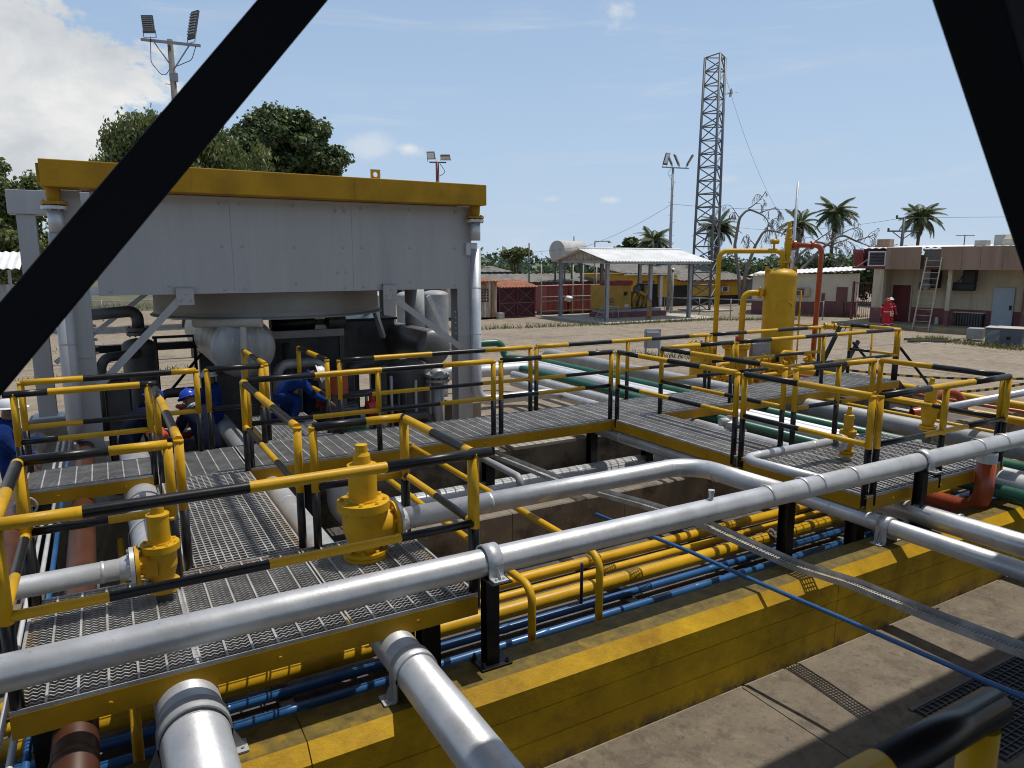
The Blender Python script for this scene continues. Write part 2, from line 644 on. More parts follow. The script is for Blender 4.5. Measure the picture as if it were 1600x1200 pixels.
        if not isinstance(mats, (list, tuple)):
            mats = [mats]
        for x in mats:
            me.materials.append(x)
        if max(self.m, default=0):
            me.polygons.foreach_set("material_index", self.m)
        if any(self.s):
            me.polygons.foreach_set("use_smooth", self.s)
        me.update()
        o = bpy.data.objects.new(name, me)
        COL.objects.link(o)
        o.location = loc
        if parent is not None:
            o.parent = parent
        if kind:
            o["kind"] = kind
        if label:
            o["label"] = label
        return o


def tag(o, label, cat, group=None):
    o["label"] = label
    o["category"] = cat
    if group:
        o["group"] = group
    return o


def thing(name, label, cat, loc=(0, 0, 0), rz=0, group=None, world=True):
    """an Empty at a thing's base; world=True: parts are given in world coordinates"""
    o = bpy.data.objects.new(name, None)
    COL.objects.link(o)
    o.location = loc
    o.rotation_euler = (0, 0, rz)
    o.empty_display_size = 0.2
    if world:
        o["_w"] = 1
    return tag(o, label, cat, group)


def dup(root, loc, rz, label, group=None):
    r = root.copy()
    COL.objects.link(r)
    r.location = loc
    r.rotation_euler = (0, 0, rz)
    r["label"] = label
    if group:
        r["group"] = group
    for ch in list(root.children):
        c = ch.copy()
        COL.objects.link(c)
        c.parent = r
        for g in list(ch.children):
            d = g.copy()
            COL.objects.link(d)
            d.parent = c
    return r


def struct(o):
    o["kind"] = "structure"
    return o

# ------------------------------------------------------------------ the ground and the pit walls
def sheet(name, x0, y0, x1, y1, z, m):
    o = MB().poly([(x0, y0, z), (x1, y0, z), (x1, y1, z), (x0, y1, z)]).build(name, m)
    return struct(o)


GRASSG = mat("far_grass", (0.07, 0.075, 0.03), 0.95, 0, 0.4, 0.2, col2=(0.12, 0.10, 0.055))
sheet("terrain", -900, -500, 1400, 1500, -0.006, GRASSG)
sheet("yard_ground", -60, -25, 88, 63, 0.0, YARD)
# the walk in front of the wall: cast bays with open joints
fm = MB()
xs = [-9.2, -6.3, -3.4, -0.5, 2.35, 4.72, 7.6, 10.5, 13.4, 16.3]
for i in range(len(xs) - 1):
    b = MB().box((xs[i] + 0.006, -2.0, -0.05), (xs[i + 1] - 0.006, 4.05, 0.012)).build("pavement_slab", FLOORM)
    struct(b)
sheet("pit_floor", -9.5, 4.52, 18.5, 9.8, 0.004, PITF)


def extr(name, prof, x0, x1, mats, label, cat, cuts=()):
    """wall of constant section (y, z) cast in lengths along x"""
    mb = MB()
    edges = [x0] + list(cuts) + [x1]
    n = len(prof)
    for a, b in zip(edges, edges[1:]):
        a += 0.004
        b -= 0.004
        o = len(mb.v)
        mb.v += [(a, y, z) for y, z in prof] + [(b, y, z) for y, z in prof]
        for i in range(n):
            j = (i + 1) % n
            mb.quadf((o + i, o + n + i, o + n + j, o + j))
        mb.quadf([o + i for i in range(n)])
        mb.quadf([o + n + i for i in range(n)][::-1])
    return tag(mb.build(name, mats), label, cat)


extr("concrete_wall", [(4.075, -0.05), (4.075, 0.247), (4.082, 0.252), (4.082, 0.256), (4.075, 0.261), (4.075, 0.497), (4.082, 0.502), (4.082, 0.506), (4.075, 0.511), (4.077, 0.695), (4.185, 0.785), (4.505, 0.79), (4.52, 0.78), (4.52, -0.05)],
     -9.4, 18.4, YWALL, "low yellow painted concrete wall with worn, shade-painted top and bright bevelled edge", "wall", (-4.6, 0.9, 6.05, 11.0))
extr("dividing_wall", [(7.2, -0.05), (7.2, 0.75), (7.215, 0.765), (7.385, 0.765), (7.4, 0.75), (7.4, -0.05)], -9.4, 18.4, PITW,
     "stained brown concrete wall dividing the pipe pit lengthwise", "wall", (0.4, 4.15, 5.9, 9.3))
extr("pit_back_wall", [(9.78, -0.05), (9.78, 0.75), (9.795, 0.77), (10.06, 0.77), (10.08, 0.75), (10.08, -0.05)], -9.4, 18.4, PITW,
     "stained concrete back wall of the pit below the long walkway", "wall", (1.0, 5.4, 8.9))
for i, (x0, x1) in enumerate(((4.75, 5.35), (5.62, 6.85))):
    tag(MB().bbox((x0, 9.70, 0.774), (x1, 10.02, 0.83), 0.012).build("coping_block", PAD),
        ("short pale concrete coping block on the pit back wall" if i == 0 else "long pale concrete coping block on the pit back wall"), "block", "pale coping blocks on the pit back wall")

# drain grating let into the walk
dg = thing("drain_grating", "dark square mesh drain grating let into the concrete walk", "drain", (6.9, 2.7, 0))
g = MB()
for i in range(46):
    x = 5.75 + i * 0.075
    g.box((x - 0.003, 2.35, 0.016), (x + 0.003, 3.06, 0.03))
for i in range(11):
    y = 2.36 + i * 0.069
    g.box((5.74, y - 0.0025, 0.0165), (9.14, y + 0.0025, 0.0295))
g.build("grating", DGRY, dg, kind="stuff")
MB().box((5.72, 2.33, 0.0125), (9.16, 3.08, 0.0155)).build("sump", BLK, dg)
MB().box((5.70, 3.062, 0.013), (9.16, 3.10, 0.034)).build("frame", DGRY, dg)

# ------------------------------------------------------------------ walkways
ZG = 1.25


def grate(mb, x0, x1, y0, y1, z=ZG, along="x", sp=0.038, cross=0.15, h=0.028, t=0.0078, serr=0.0, ct=0.014, m=0):
    """bar grating: deep bearing bars one way, twisted cross rods the other"""
    L0, L1, W0, W1 = (x0, x1, y0, y1) if along == "x" else (y0, y1, x0, x1)

    def P(l, w, zz):
        return (l, w, zz) if along == "x" else (w, l, zz)

    n = int((W1 - W0) / sp)
    for i in range(n + 1):
        w = W0 + (W1 - W0) * i / n
        if serr:
            k = max(2, int((L1 - L0) / serr))
            o = len(mb.v)
            for j in range(k + 1):
                l = L0 + (L1 - L0) * j / k
                zz = z - (0.012 if j % 2 else 0)
                mb.v += [P(l, w - t / 2, zz), P(l, w + t / 2, zz)]
            ob = len(mb.v)
            mb.v += [P(L0, w - t / 2, z - h), P(L0, w + t / 2, z - h), P(L1, w - t / 2, z - h), P(L1, w + t / 2, z - h)]
            for j in range(k):
                mb.quadf((o + 2 * j, o + 2 * j + 2, o + 2 * j + 3, o + 2 * j + 1), m)
            mb.quadf([o + 2 * j for j in range(k + 1)] + [ob + 2, ob], m)
            mb.quadf([o + 2 * j + 1 for j in range(k + 1)] + [ob + 3, ob + 1], m)
        else:
            a, b = P(L0, w - t / 2, z - h), P(L1, w + t / 2, z)
            mb.box((min(a[0], b[0]), min(a[1], b[1]), a[2]), (max(a[0], b[0]), max(a[1], b[1]), b[2]), m)
    n = int((L1 - L0) / cross)
    for i in range(n + 1):
        l = L0 + (L1 - L0) * i / n
        a, b = P(l - ct / 2, W0, z - 0.011), P(l + ct / 2, W1, z + 0.004)
        mb.box((min(a[0], b[0]), min(a[1], b[1]), a[2]), (max(a[0], b[0]), max(a[1], b[1]), b[2]), m)


def channel(mb, a, b, inward, h=0.15, f=0.06, t=0.008, m=0):
    """rolled channel from a to b (top outer edge), flanges pointing inward"""
    a, b, n = Vector(a), Vector(b), Vector(inward).normalized()
    d = (b - a).normalized()
    up = Vector((0, 0, 1))
    mb.beam(a - up * h / 2 + n * t / 2, b - up * h / 2 + n * t / 2, t, h, m)
    for z in (-t / 2, -h + t / 2):
        mb.beam(a + up * z + n * (t + f / 2 + 0.001), b + up * z + n * (t + f / 2 + 0.001), f, t, m)
    return mb


def walkway(name, label, x0, x1, y0, y1, sides, legs=(), panels=None, z=ZG, **kw):
    t = thing(name, label, "walkway", ((x0 + x1) / 2, (y0 + y1) / 2, 0), group="steel grating walkways over the pipe pit")
    step = panels or (x1 - x0)
    n = max(1, round((x1 - x0) / step))
    for i in range(n):
        a, b = x0 + (x1 - x0) * i / n, x0 + (x1 - x0) * (i + 1) / n
        g = MB()
        grate(g, a + 0.015, b - 0.015, y0 + 0.015, y1 - 0.015, z, **kw)
        g.build("grating", GALV, t, kind="stuff")
    zt = z - 0.030
    ends = {"f": ((x0, y0, zt), (x1, y0, zt), (0, 1, 0)), "b": ((x0, y1, zt), (x1, y1, zt), (0, -1, 0)),
            "l": ((x0, y0 + 0.08, zt), (x0, y1 - 0.08, zt), (1, 0, 0)), "r": ((x1, y0 + 0.08, zt), (x1, y1 - 0.08, zt), (-1, 0, 0))}
    for s in sides:
        a, b, n_ = ends[s]
        mb = MB()
        channel(mb, a, b, n_)
        # bolt heads along the web
        A, B, nn = Vector(a), Vector(b), Vector(n_)
        L = (B - A).length
        for q in range(int(L / 1.1) + 1):
            p = A + (B - A) * ((q + 0.5) / (int(L / 1.1) + 1)) - Vector((0, 0, 0.075))
            mb.tube([p - nn * 0.012, p + nn * 0.002], 0.014, 6)
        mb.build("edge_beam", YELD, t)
        # kick strip of flat bar standing a little proud of the beam
        mb = MB()
        mb.beam(A + nn * 0.006 + Vector((0, 0, 0.0165)), B + nn * 0.006 + Vector((0, 0, 0.0165)), 0.008, 0.028)
        mb.build("banding_bar", GALV, t)
    # joists under the grating
    jb = MB()
    k = max(2, int((x1 - x0) / 1.2) + 1)
    for i in range(k):
        x = x0 + 0.06 + (x1 - x0 - 0.12) * i / (k - 1)
        jb.beam((x, y0 + 0.09, zt - 0.08), (x, y1 - 0.09, zt - 0.08), 0.05, 0.09)
    jb.build("joists", BLK, t, kind="stuff")
    for lx, ly in legs:
        l = MB().ibeam((lx, ly, 0.02), (lx, ly, zt - 0.152), 0.15, 0.15, 0.012, up=(0, 1, 0))
        l.bbox((lx - 0.12, ly - 0.12, 0.006), (lx + 0.12, ly + 0.12, 0.02), 0.003)
        l.build("leg", BLK, t)
    return t


walkway("walkway", "front grating walkway with serrated bars behind the long silver pipe", -0.66, 2.36, 4.64, 6.2, "fblr",
        ((-0.5, 4.78), (2.0, 4.8), (2.24, 5.95), (-0.5, 6.05)), panels=1.0, serr=0.022, t=0.0105, sp=0.040)
walkway("walkway", "wide square-hole grating platform between front and long walkways", 0.43, 1.42, 6.21, 9.06, "lr", ((0.5, 7.9), (1.36, 7.9)), along="y", sp=0.058, cross=0.058, ct=0.013, t=0.011)
walkway("walkway", "long grating walkway stretch running beside the pit back wall to the branch", 1.44, 7.13, 9.07, 10.36, "fb", ((2.2, 9.2), (4.9, 9.25), (4.9, 10.25)), panels=1.9)
walkway("walkway", "grating walkway stretch at the end of the wide platform near the crouching workers", -0.96, 0.41, 9.38, 10.30, "fbl", ((-0.8, 9.5), (-0.8, 10.2)))
walkway("walkway", "short grating walkway piece joining the wide platform to the long walkway", 0.425, 1.43, 9.07, 10.33, "b")
walkway("walkway", "far stretch of grating walkway leading to the stair by the yellow tank", 8.12, 15.0, 9.07, 10.36, "fbr", ((8.3, 10.2), (12.2, 9.25), (14.8, 9.25), (14.8, 10.2), (10.4, 10.2)), panels=1.72)
walkway("walkway", "branch of grating walkway turning off at the tall black post", 7.14, 8.11, 6.42, 10.34, "lr", ((8.0, 9.2),), along="x", sp=0.034, cross=0.15)
walkway("walkway", "raised grating platform beside the orange pipe with two relief valves", 7.15, 10.0, 4.56, 6.40, "fblr", ((7.24, 4.74), (9.85, 4.74), (9.85, 6.25)), panels=0.95)
walkway("walkway", "small square-hole grating platform where the man kneels", 1.92, 2.86, 10.38, 12.25, "lrb", ((2.0, 12.1), (2.78, 12.1)), along="y", sp=0.058, cross=0.058, ct=0.013, t=0.011)

# ------------------------------------------------------------------ railings
def band_rail(a, b, r, phase=0.0, band=0.92, fl=0.05):
    """pipe from a to b painted in alternating yellow and black lengths; ends pinched flat where it meets a post"""
    a, b = Vector(a), Vector(b)
    L = (b - a).length
    d = (b - a) / L
    cuts = [0.0]
    s = (-phase) % band
    if s < 0.03:
        s += band
    while s < L - 0.03:
        cuts.append(s)
        s += band
    cuts.append(L)
    mb = MB()
    for i, (p, q) in enumerate(zip(cuts, cuts[1:])):
        mid = (p + q) / 2 + phase
        m = int(math.floor(mid / band)) % 2
        mb.tube([a + d * p, a + d * q], r, 14, m, caps=(i == 0 or i == len(cuts) - 2))
    return mb


def railing(label, pts, z=ZG, h=1.11, mid=0.56, posts=None, r=0.039, rp=0.037, phase=0.0, band=0.92, toprail=True, rm=0.032, ext=0.0, group="yellow and black railings of the walkways", split=0.52):
    """one railing section: posts (yellow above, black below), top rail and knee rail along a polyline"""
    P = [Vector((x, y, z)) for x, y in pts]
    t = thing("railing", label, "railing", P[0], group=group)
    ph = phase
    for a, b in zip(P, P[1:]):
        u = (b - a).normalized()
        aa, bb = a - u * ext, b + u * ext
        band_rail(aa + Vector((0, 0, h)), bb + Vector((0, 0, h)), r, ph, band).build("top_rail", [YEL, BLK], t)
        if mid:
            band_rail(a + Vector((0, 0, mid)) + u * rp * 0.6, b + Vector((0, 0, mid)) - u * rp * 0.6, rm, ph + 0.07, band).build("knee_rail", [YEL, BLK], t)
        ph += (b - a).length
    pp = P if posts is None else [Vector((x, y, z)) for x, y in posts]
    for p in pp:
        mb = MB()
        # pinched foot and head
        mb.tube([p + Vector((0, 0, -0.13)), p + Vector((0, 0, split))], rp, 12, 1)
        mb.tube([p + Vector((0, 0, split)), p + Vector((0, 0, h - 0.02))], rp, 12, 0)
        mb.tube([p + Vector((0, 0, h - r * 0.5)), p + Vector((0, 0, h + r * 0.2))], r * 1.02, 10, 0)
        mb.build("post", [YEL, BLK], t)
    return t


railing("railing along the front walkway above the long silver pipe, nearest of all", [(-0.62, 4.68), (2.36, 4.68)], phase=-0.55 + 0.92, band=0.93, ext=0.14)
railing("short railing closing the end of the front walkway by the big relief valve", [(2.36, 4.72), (2.36, 6.16)], phase=0.5 + 0.0, band=0.62)
railing("short railing behind the big yellow relief valve", [(1.52, 6.17), (2.36, 6.17)], phase=0.47 + 0.92 - 0.03, posts=[(1.52, 6.17), (2.36, 6.12)])
railing("railing along the far side of the wide platform, sloping away to the back", [(1.40, 6.24), (1.40, 8.98)], phase=0.62, band=0.8)
railing("railing on the near side of the wide platform beside the smaller left valve", [(0.45, 6.26), (0.45, 9.0)], phase=0.4, band=0.8)
railing("railing behind the silver side pipe of the left relief valve", [(-0.62, 6.16), (0.36, 6.16)], phase=0.92 + 0.35, posts=[(-0.62, 6.16), (0.36, 6.16)])
railing("short end railing of the front walkway beside the brown pipes", [(-0.63, 4.74), (-0.63, 6.10)], phase=0.1, band=0.7)
railing("railing in front of the man in the white helmet", [(-0.93, 9.41), (0.39, 9.41)], phase=0.92 + 0.5, ext=0.1)
railing("railing between the walkway and the two crouching workers in blue helmets", [(-0.93, 10.27), (1.02, 10.30)], phase=0.35, posts=[(-0.93, 10.27), (1.02, 10.3)], band=1.0)
railing("very short black railing piece below the grey horizontal vessel", [(1.16, 10.32), (1.86, 10.32)], phase=0.95, band=0.92)
railing("railing along the long walkway, first stretch from the wide platform", [(1.47, 9.11), (4.92, 9.11)], posts=[(1.47, 9.11), (3.15, 9.11), (4.92, 9.11)], phase=0.92 + 0.05, band=0.9)
railing("railing along the long walkway, second stretch up to the branch corner", [(5.05, 9.11), (7.10, 9.11)], phase=0.92 + 0.15, band=0.88)
railing("railing at the back of the long walkway in front of the cooler legs", [(2.98, 10.32), (6.30, 10.32)], posts=[(2.98, 10.32), (6.30, 10.32)], phase=0.92 + 0.45, band=0.95)
railing("railing at the back of the long walkway over the white and green pipes", [(6.42, 10.32), (10.42, 10.32)], posts=[(6.42, 10.32), (8.42, 10.32), (10.42, 10.32)], phase=0.3, band=0.95)
railing("railing at the back of the far walkway stretch by the yellow skid", [(10.54, 10.32), (13.9, 10.32)], posts=[(10.54, 10.32), (13.9, 10.32)], phase=0.92, band=0.95)
railing("railing on the front of the far walkway, first stretch after the branch", [(8.18, 9.11), (9.85, 9.11)], phase=0.1, band=0.95)
railing("railing on the front of the far walkway before the yellow tank foot", [(9.97, 9.11), (14.9, 9.11)], posts=[(9.97, 9.11), (12.4, 9.11), (14.9, 9.11)], phase=0.92 + 0.1, band=0.95)
railing("end railing of the far walkway beside the stair head", [(14.95, 9.2), (14.95, 10.3)], phase=0.0, band=0.62)
railing("railing on the open side of the branch walkway above the grey crossing pipe", [(7.17, 6.52), (7.17, 9.02)], phase=0.0, band=0.66)
railing("railing on the side of the branch walkway nearest the white pipes", [(8.09, 6.52), (8.09, 9.02)], phase=0.3, band=0.7)
railing("railing at the side of the raised platform above the crossing pipes", [(7.18, 4.62), (7.18, 6.40)], phase=0.05, band=1.0)
railing("railing along the front edge of the raised platform over the silver pipe", [(7.28, 4.59), (9.95, 4.59)], posts=[(7.28, 4.59), (8.55, 4.59), (9.95, 4.59)], phase=0.92, band=0.92)
railing("railing behind the raised platform next to the bracketed valve", [(8.14, 6.37), (9.86, 6.37)], posts=[(8.14, 6.37), (9.05, 6.37), (9.86, 6.37)], phase=0.4, band=0.72)
railing("railing closing the raised platform behind the tall relief valve", [(9.97, 4.66), (9.97, 6.33)], phase=1.0 + 0.0, band=0.95)
railing("railing on the near side of the kneeling man's platform by the grey vessel", [(1.95, 10.45), (1.95, 12.2)], phase=0.15, band=0.6)
railing("railing on the far side of the kneeling man's platform", [(2.83, 10.45), (2.83, 12.2)], phase=0.75, band=0.6)

# rail of the deck the picture is taken from
nr = thing("deck_railing", "thick black and yellow guard rail of the viewing deck, close up", "railing", (1.2, 0.56, 1.75))
mb = MB()
mb.tube([(-2.2, 0.57, 3.02), (0.99, 0.57, 3.02)], 0.032, 24, 0)
mb.tube([(0.99, 0.57, 3.02), (1.32, 0.57, 3.02)], 0.0322, 24, 1)
mb.dome(0.032, 0.014, 24, 5, (1.32, 0.57, 3.02), (1, 0, 0), 1)
mb.build("top_rail", [YEL, BLK], nr)
MB().tube([(1.28, 0.57, 1.77), (1.28, 0.57, 2.995)], 0.031, 20).build("post", YEL, nr)
MB().tube([(-1.5, 0.57, 1.77), (-1.5, 0.57, 2.995)], 0.031, 20).build("post", YEL, nr)
MB().tube([(-2.2, 0.56, 2.45), (1.14, 0.56, 2.45)], 0.034, 20).build("knee_rail", BLK, nr)
# the deck, its braces and the roof over it
MB_ = MB()
g = MB()
grate(g, -3.4, 1.26, -2.0, 0.5, 1.76, "x", 0.04, 0.12)
dk = thing("viewing_deck", "grating deck under the roof the picture is taken from", "platform", (-1, -0.8, 0))
g.build("grating", GALV, dk, kind="stuff")
mb = MB()
channel(mb, (-3.4, 0.52, 1.73), (1.27, 0.52, 1.73), (0, -1, 0), 0.2)
channel(mb, (1.28, -2.0, 1.73), (1.28, 0.45, 1.73), (-1, 0, 0), 0.2)
mb.build("edge_beam", BLK, dk)
for x, y in ((-3.2, 0.3), (1.05, 0.3), (-3.2, -1.8), (1.05, -1.8)):
    MB().ibeam((x, y, 0.02), (x, y, 1.53), 0.15, 0.15, up=(0, 1, 0)).build("leg", BLK, dk)


def brace(name, label, a, b, w, d, up):
    a, b = Vector(a), Vector(b)
    return tag(MB().bbox((-w / 2, 0, -d / 2), (w / 2, (b - a).length, d / 2), 0.006, 0,
                         _frame(a, b, up)).build(name, BLKB), label, "brace", "black diagonal braces of the shelter")


def _frame(a, b, up):
    d = (b - a).normalized()
    upv = Vector(up)
    x = d.cross(upv).normalized()
    z = x.cross(d)
    M = Matrix((x, d, z)).transposed().to_4x4()
    M.translation = a
    return M
brace("steel_brace", "wide black diagonal brace crossing the upper left corner, close up", (-0.17 - 1.4, 1.65, 3.64 - 1.714), (0.41 + 0.7, 1.65, 4.35 + 0.857), 0.098, 0.098, (0, 1, 0))
brace("steel_brace", "wide black diagonal brace at the upper right edge, close up", (1.119 - 0.80, 0.6, 4.16 + 0.9), (1.469 + 1.0, 0.6, 3.77 - 1.11), 0.096, 0.09, (0, 1, 0))
rf = thing("shelter_roof", "flat sheet roof of the shelter over the viewing deck", "roof", (5, -2, 0))
mb = MB()
for i in range(60):
    x0 = -8 + i * 0.5
    mb.box((x0, -8, 7.0), (x0 + 0.25, 3.2, 7.03))
    mb.box((x0 + 0.252, -8, 6.95), (x0 + 0.498, 3.2, 6.98))
    mb.box((x0 + 0.2485, -8, 6.955), (x0 + 0.2535, 3.2, 7.0275))
    mb.box((x0 + 0.4965, -8, 6.955), (x0 + 0.5015, 3.2, 7.0275))
mb.build("roof_sheet", GRYP, rf)
for y in (-7.5, -3, 1.2):
    MB().ibeam((-8, y, 6.78), (22, y, 6.78), 0.15, 0.25).build("beam", BLKB, rf)
for x in (-7, 21):
    for y in (-7.5, 1.2):
        MB().ibeam((x, y, 0), (x, y, 6.64), 0.2, 0.2, up=(0, 1, 0)).build("column", BLKB, rf)

# ------------------------------------------------------------------ pipes
def pipe(label, pts, r, m, bend=None, n=18, rings=(), group=None, name="pipe", cat="pipe", ringw=0.012, ends=()):
    mb = MB()
    pth = fil(pts, bend if bend else r * 3.2, 7) if len(pts) > 2 else [Vector(p) for p in pts]
    mb.tube(pth, r, n)
    for (p, ax) in rings:
        p, ax = Vector(p), Vector(ax)
        mb.tube([p - ax * ringw, p - ax * ringw * 0.4, p + ax * ringw * 0.4, p + ax * ringw], r, n, radii=[r + 0.0005, r + 0.004, r + 0.004, r + 0.0005], caps=False)
    o = mb.build(name, m)
    return tag(o, label, cat, group)


XA, YA = (1, 0, 0), (0, 1, 0)
pipe("long silver pipe running across the whole view above the yellow wall", [(-9, 4.43, 1.63), (14.5, 4.43, 1.555)], 0.103, SIL, n=32,
     rings=[((x, 4.43, 1.61 - (x - 2) * 0.0033), XA) for x in (5.35, 5.85, 6.1, 6.62, 9.05, 9.6, -2.4)])
tag(MB().lathe([(0.001, 0), (0.024, 0), (0.024, 0.05), (0.03, 0.05), (0.03, 0.075), (0.001, 0.075)], 12, (4.62, 4.43, 1.70)).build("threaded_plug", SIL),
    "small threaded plug standing on top of the long silver pipe", "plug")
pipe("silver pipe from the big relief valve bending round into the long silver pipe", [(2.2, 5.75, 1.53), (5.66, 5.75, 1.53), (5.66, 4.5, 1.56)], 0.10, SIL, bend=0.36, n=28,
     rings=[((3.05, 5.75, 1.53), XA), ((5.3, 5.75, 1.53), XA), ((5.66, 5.36, 1.53), YA), ((5.66, 4.68, 1.55), YA)])
pipe("thin silver pipe from the bracketed valve bending into the long silver pipe", [(8.1, 5.7, 1.5), (6.42, 5.7, 1.5), (6.42, 4.5, 1.54)], 0.056, SIL, bend=0.2, n=20,
     rings=[((7.7, 5.7, 1.5), XA), ((6.7, 5.7, 1.5), XA), ((6.42, 4.72, 1.53), YA)])
pipe("silver pipe passing under the branch walkway and out over the yellow wall", [(7.2, 10.9, 0.97), (7.2, 0.2, 0.97)], 0.092, SIL, n=24, rings=[((7.2, 8.9, 0.97), YA), ((7.2, 5.0, 0.97), YA)])
pipe("big silver pipe clamped on the wall, running out from under the front walkway", [(1.69, 13.5, 0.965), (1.69, 0.2, 0.965)], 0.145, SIL, n=32, rings=[((1.69, 4.75, 0.965), YA), ((1.69, 8.2, 0.965), YA)])
pipe("widest silver pipe passing under the front walkway at the lower left", [(0.22, 13.6, 0.97), (0.29, 0.3, 0.97)], 0.195, SIL, n=32, rings=[((0.27, 4.25, 0.97), YA), ((0.23, 8.0, 0.97), YA), ((0.22, 8.9, 0.97), YA)])
pipe("brown pipe with dark bands under the left end of the front walkway", [(-0.42, 14.5, 0.96), (-0.33, 0.3, 0.96)], 0.125, BRN, n=28, rings=[((-0.41, 6.9, 0.96), YA), ((-0.36, 4.4, 0.96), YA)], ringw=0.03)
pipe("brown pipe along the extreme left edge", [(-1.08, 13.5, 0.96), (-0.98, 4.9, 0.96)], 0.13, BRN, n=24)
pipe("thin blue conduit beside the brown pipe", [(-0.64, 14, 0.9), (-0.60, 0.5, 0.9)], 0.024, BLUE, n=10)
pipe("thin white conduit between the two brown pipes, nearer the blue one", [(-0.72, 13.5, 0.9), (-0.68, 0.5, 0.9)], 0.022, WHT, n=10)
pipe("thin white conduit between the two brown pipes, farther from the blue one", [(-0.80, 13.5, 0.9), (-0.76, 0.5, 0.9)], 0.02, WHT, n=10)
pipe("crossing silver pipe covered in sheet cladding beside the raised platform", [(7.85, 9.0, 0.95), (7.98, 0.2, 0.95)], 0.12, mat("bright_cladding", (0.62, 0.63, 0.64), 0.35, 0.6, 0.12, 4.0, bump=0.08, bscale=14, col2=(0.5, 0.5, 0.5)), n=24, rings=[((7.95, 4.95, 0.95), YA), ((7.97, 4.0, 0.95), YA), ((7.97, 3.3, 0.95), YA)])
pipe("grey pipe running back from the pit to the cooler pumps, nearer one", [(8.42, 14.6, 0.95), (8.42, 9.0, 0.95), (8.42, 8.2, 0.4)], 0.10, SIL)
pipe("grey pipe running back from the pit to the cooler pumps, farther one", [(9.0, 15.6, 0.95), (9.0, 5.7, 0.95), (9.0, 5.5, 0.05)], 0.095, SIL)
pipe("lower green pipe crossing the pit under the far walkway", [(7.3, 16.3, 1.0), (9.57, 16.3, 1.0), (9.57, 0.2, 0.95)], 0.088, GRN, bend=0.4)
pipe("thick white clad pipe crossing the pit beside the lower green pipe", [(6.45, 16.2, 0.99), (9.97, 16.2, 0.99), (9.97, 0.2, 0.97)], 0.155, WHT, n=24, bend=0.5, rings=[((9.97, y, 0.97), YA) for y in (13.5, 11.8, 8.6, 7.0, 5.6)])
pipe("thin white clad pipe crossing the pit between the two green pipes", [(6.5, 16.9, 1.0), (10.38, 16.9, 1.0), (10.38, 0.2, 0.97)], 0.09, WHT, bend=0.4, rings=[((10.38, y, 0.97), YA) for y in (13.0, 9.6, 7.4)])
pipe("upper green pipe looping up beside the cooler and crossing the pit", [(6.9, 18.8, 1.42), (10.25, 18.5, 1.42), (10.35, 18.4, 0.97), (10.9, 17.4, 0.96), (10.9, 0.2, 0.96)], 0.105, GRN, bend=0.22, rings=[((10.9, 15.2, 0.96), YA)])
pipe("large grey pipe with a turned-down end lying out on the yard side", [(11.9, 18.6, 0.4), (11.9, 18.6, 0.98), (12.1, 0.2, 0.95)], 0.165, GRYP, n=24, bend=0.3, rings=[((12.0, y, 0.96), YA) for y in (15.3, 12.2, 9.0, 6.5)])
pipe("thick yellow pipe lying farthest out across the concrete yard", [(16.0, 13.0, 0.55), (16.0, 12.2, 0.95), (15.6, 0.5, 0.95)], 0.09, YEL)
pipe("yellow pipe lying across the yard between the grey and red pipes", [(14.35, 12.0, 0.5), (14.35, 11.4, 0.95), (14.2, 0.5, 0.95)], 0.075, YEL)
pipe("thin yellow pipe lying across the yard next to the large grey pipe", [(13.2, 11.4, 0.5), (13.2, 10.8, 0.9), (13.1, 0.5, 0.9)], 0.04, YEL)
pipe("thin red pipe lying across the yard above the yellow pipes", [(15.0, 12.2, 0.5), (15.0, 11.8, 1.0), (14.9, 0.5, 1.0)], 0.035, ORG)
# the pipe bed between wall and divider
pipe("yellow pipe lying in the pit closest to the dividing wall", [(-9.3, 6.74, 0.13), (18.3, 6.74, 0.13)], 0.068, YEL, n=20)
pipe("thinnest yellow pipe, middle of the three in the pit", [(-9.3, 6.44, 0.12), (18.3, 6.47, 0.12)], 0.05, YEL, n=18)
pipe("thickest yellow pipe in the pit beside the blue pipes", [(-9.3, 6.07, 0.17), (18.3, 6.09, 0.17)], 0.08, YEL, n=22)
pipe("blue pipe in the pit next to the thickest yellow pipe", [(-9.3, 5.88, 0.10), (18.3, 5.88, 0.10)], 0.043, BLUE, n=16, rings=[((x, 5.88, 0.1), XA) for x in (-2, 0.6, 3.3, 6.2, 9.0)], ringw=0.05)
pipe("blue pipe in the pit closest to the yellow wall", [(-9.3, 5.60, 0.10), (18.3, 5.60, 0.10)], 0.043, BLUE, n=16, rings=[((x, 5.60, 0.1), XA) for x in (-1.4, 1.1, 3.6, 5.7, 8.2)], ringw=0.05)
pipe("short dark blue vent rod standing on a blue pipe in the pit", [(4.25, 5.88, 0.12), (4.25, 5.88, 0.60)], 0.018, mat("dark_blue", (0.012, 0.02, 0.05), 0.4), n=10, name="vent_rod", cat="rod")
pipe("yellow conduit crossing the pit and bent down behind the wall, beside the black post", [(2.87, 9.4, 1.17), (2.87, 4.66, 1.16), (2.87, 4.66, 0.02)], 0.034, YEL, bend=0.14, n=14)
pipe("yellow conduit crossing the pit and bent down behind the wall, by the vent rod", [(3.62, 9.4, 1.24), (3.56, 4.66, 1.28), (3.56, 4.66, 0.02)], 0.034, YEL, bend=0.14, n=14)
pipe("yellow conduit bent down between the brown and the widest silver pipe", [(-0.04, 9.0, 0.62), (-0.04, 5.1, 0.62), (-0.04, 4.85, 0.02)], 0.036, YEL, bend=0.14, n=14)
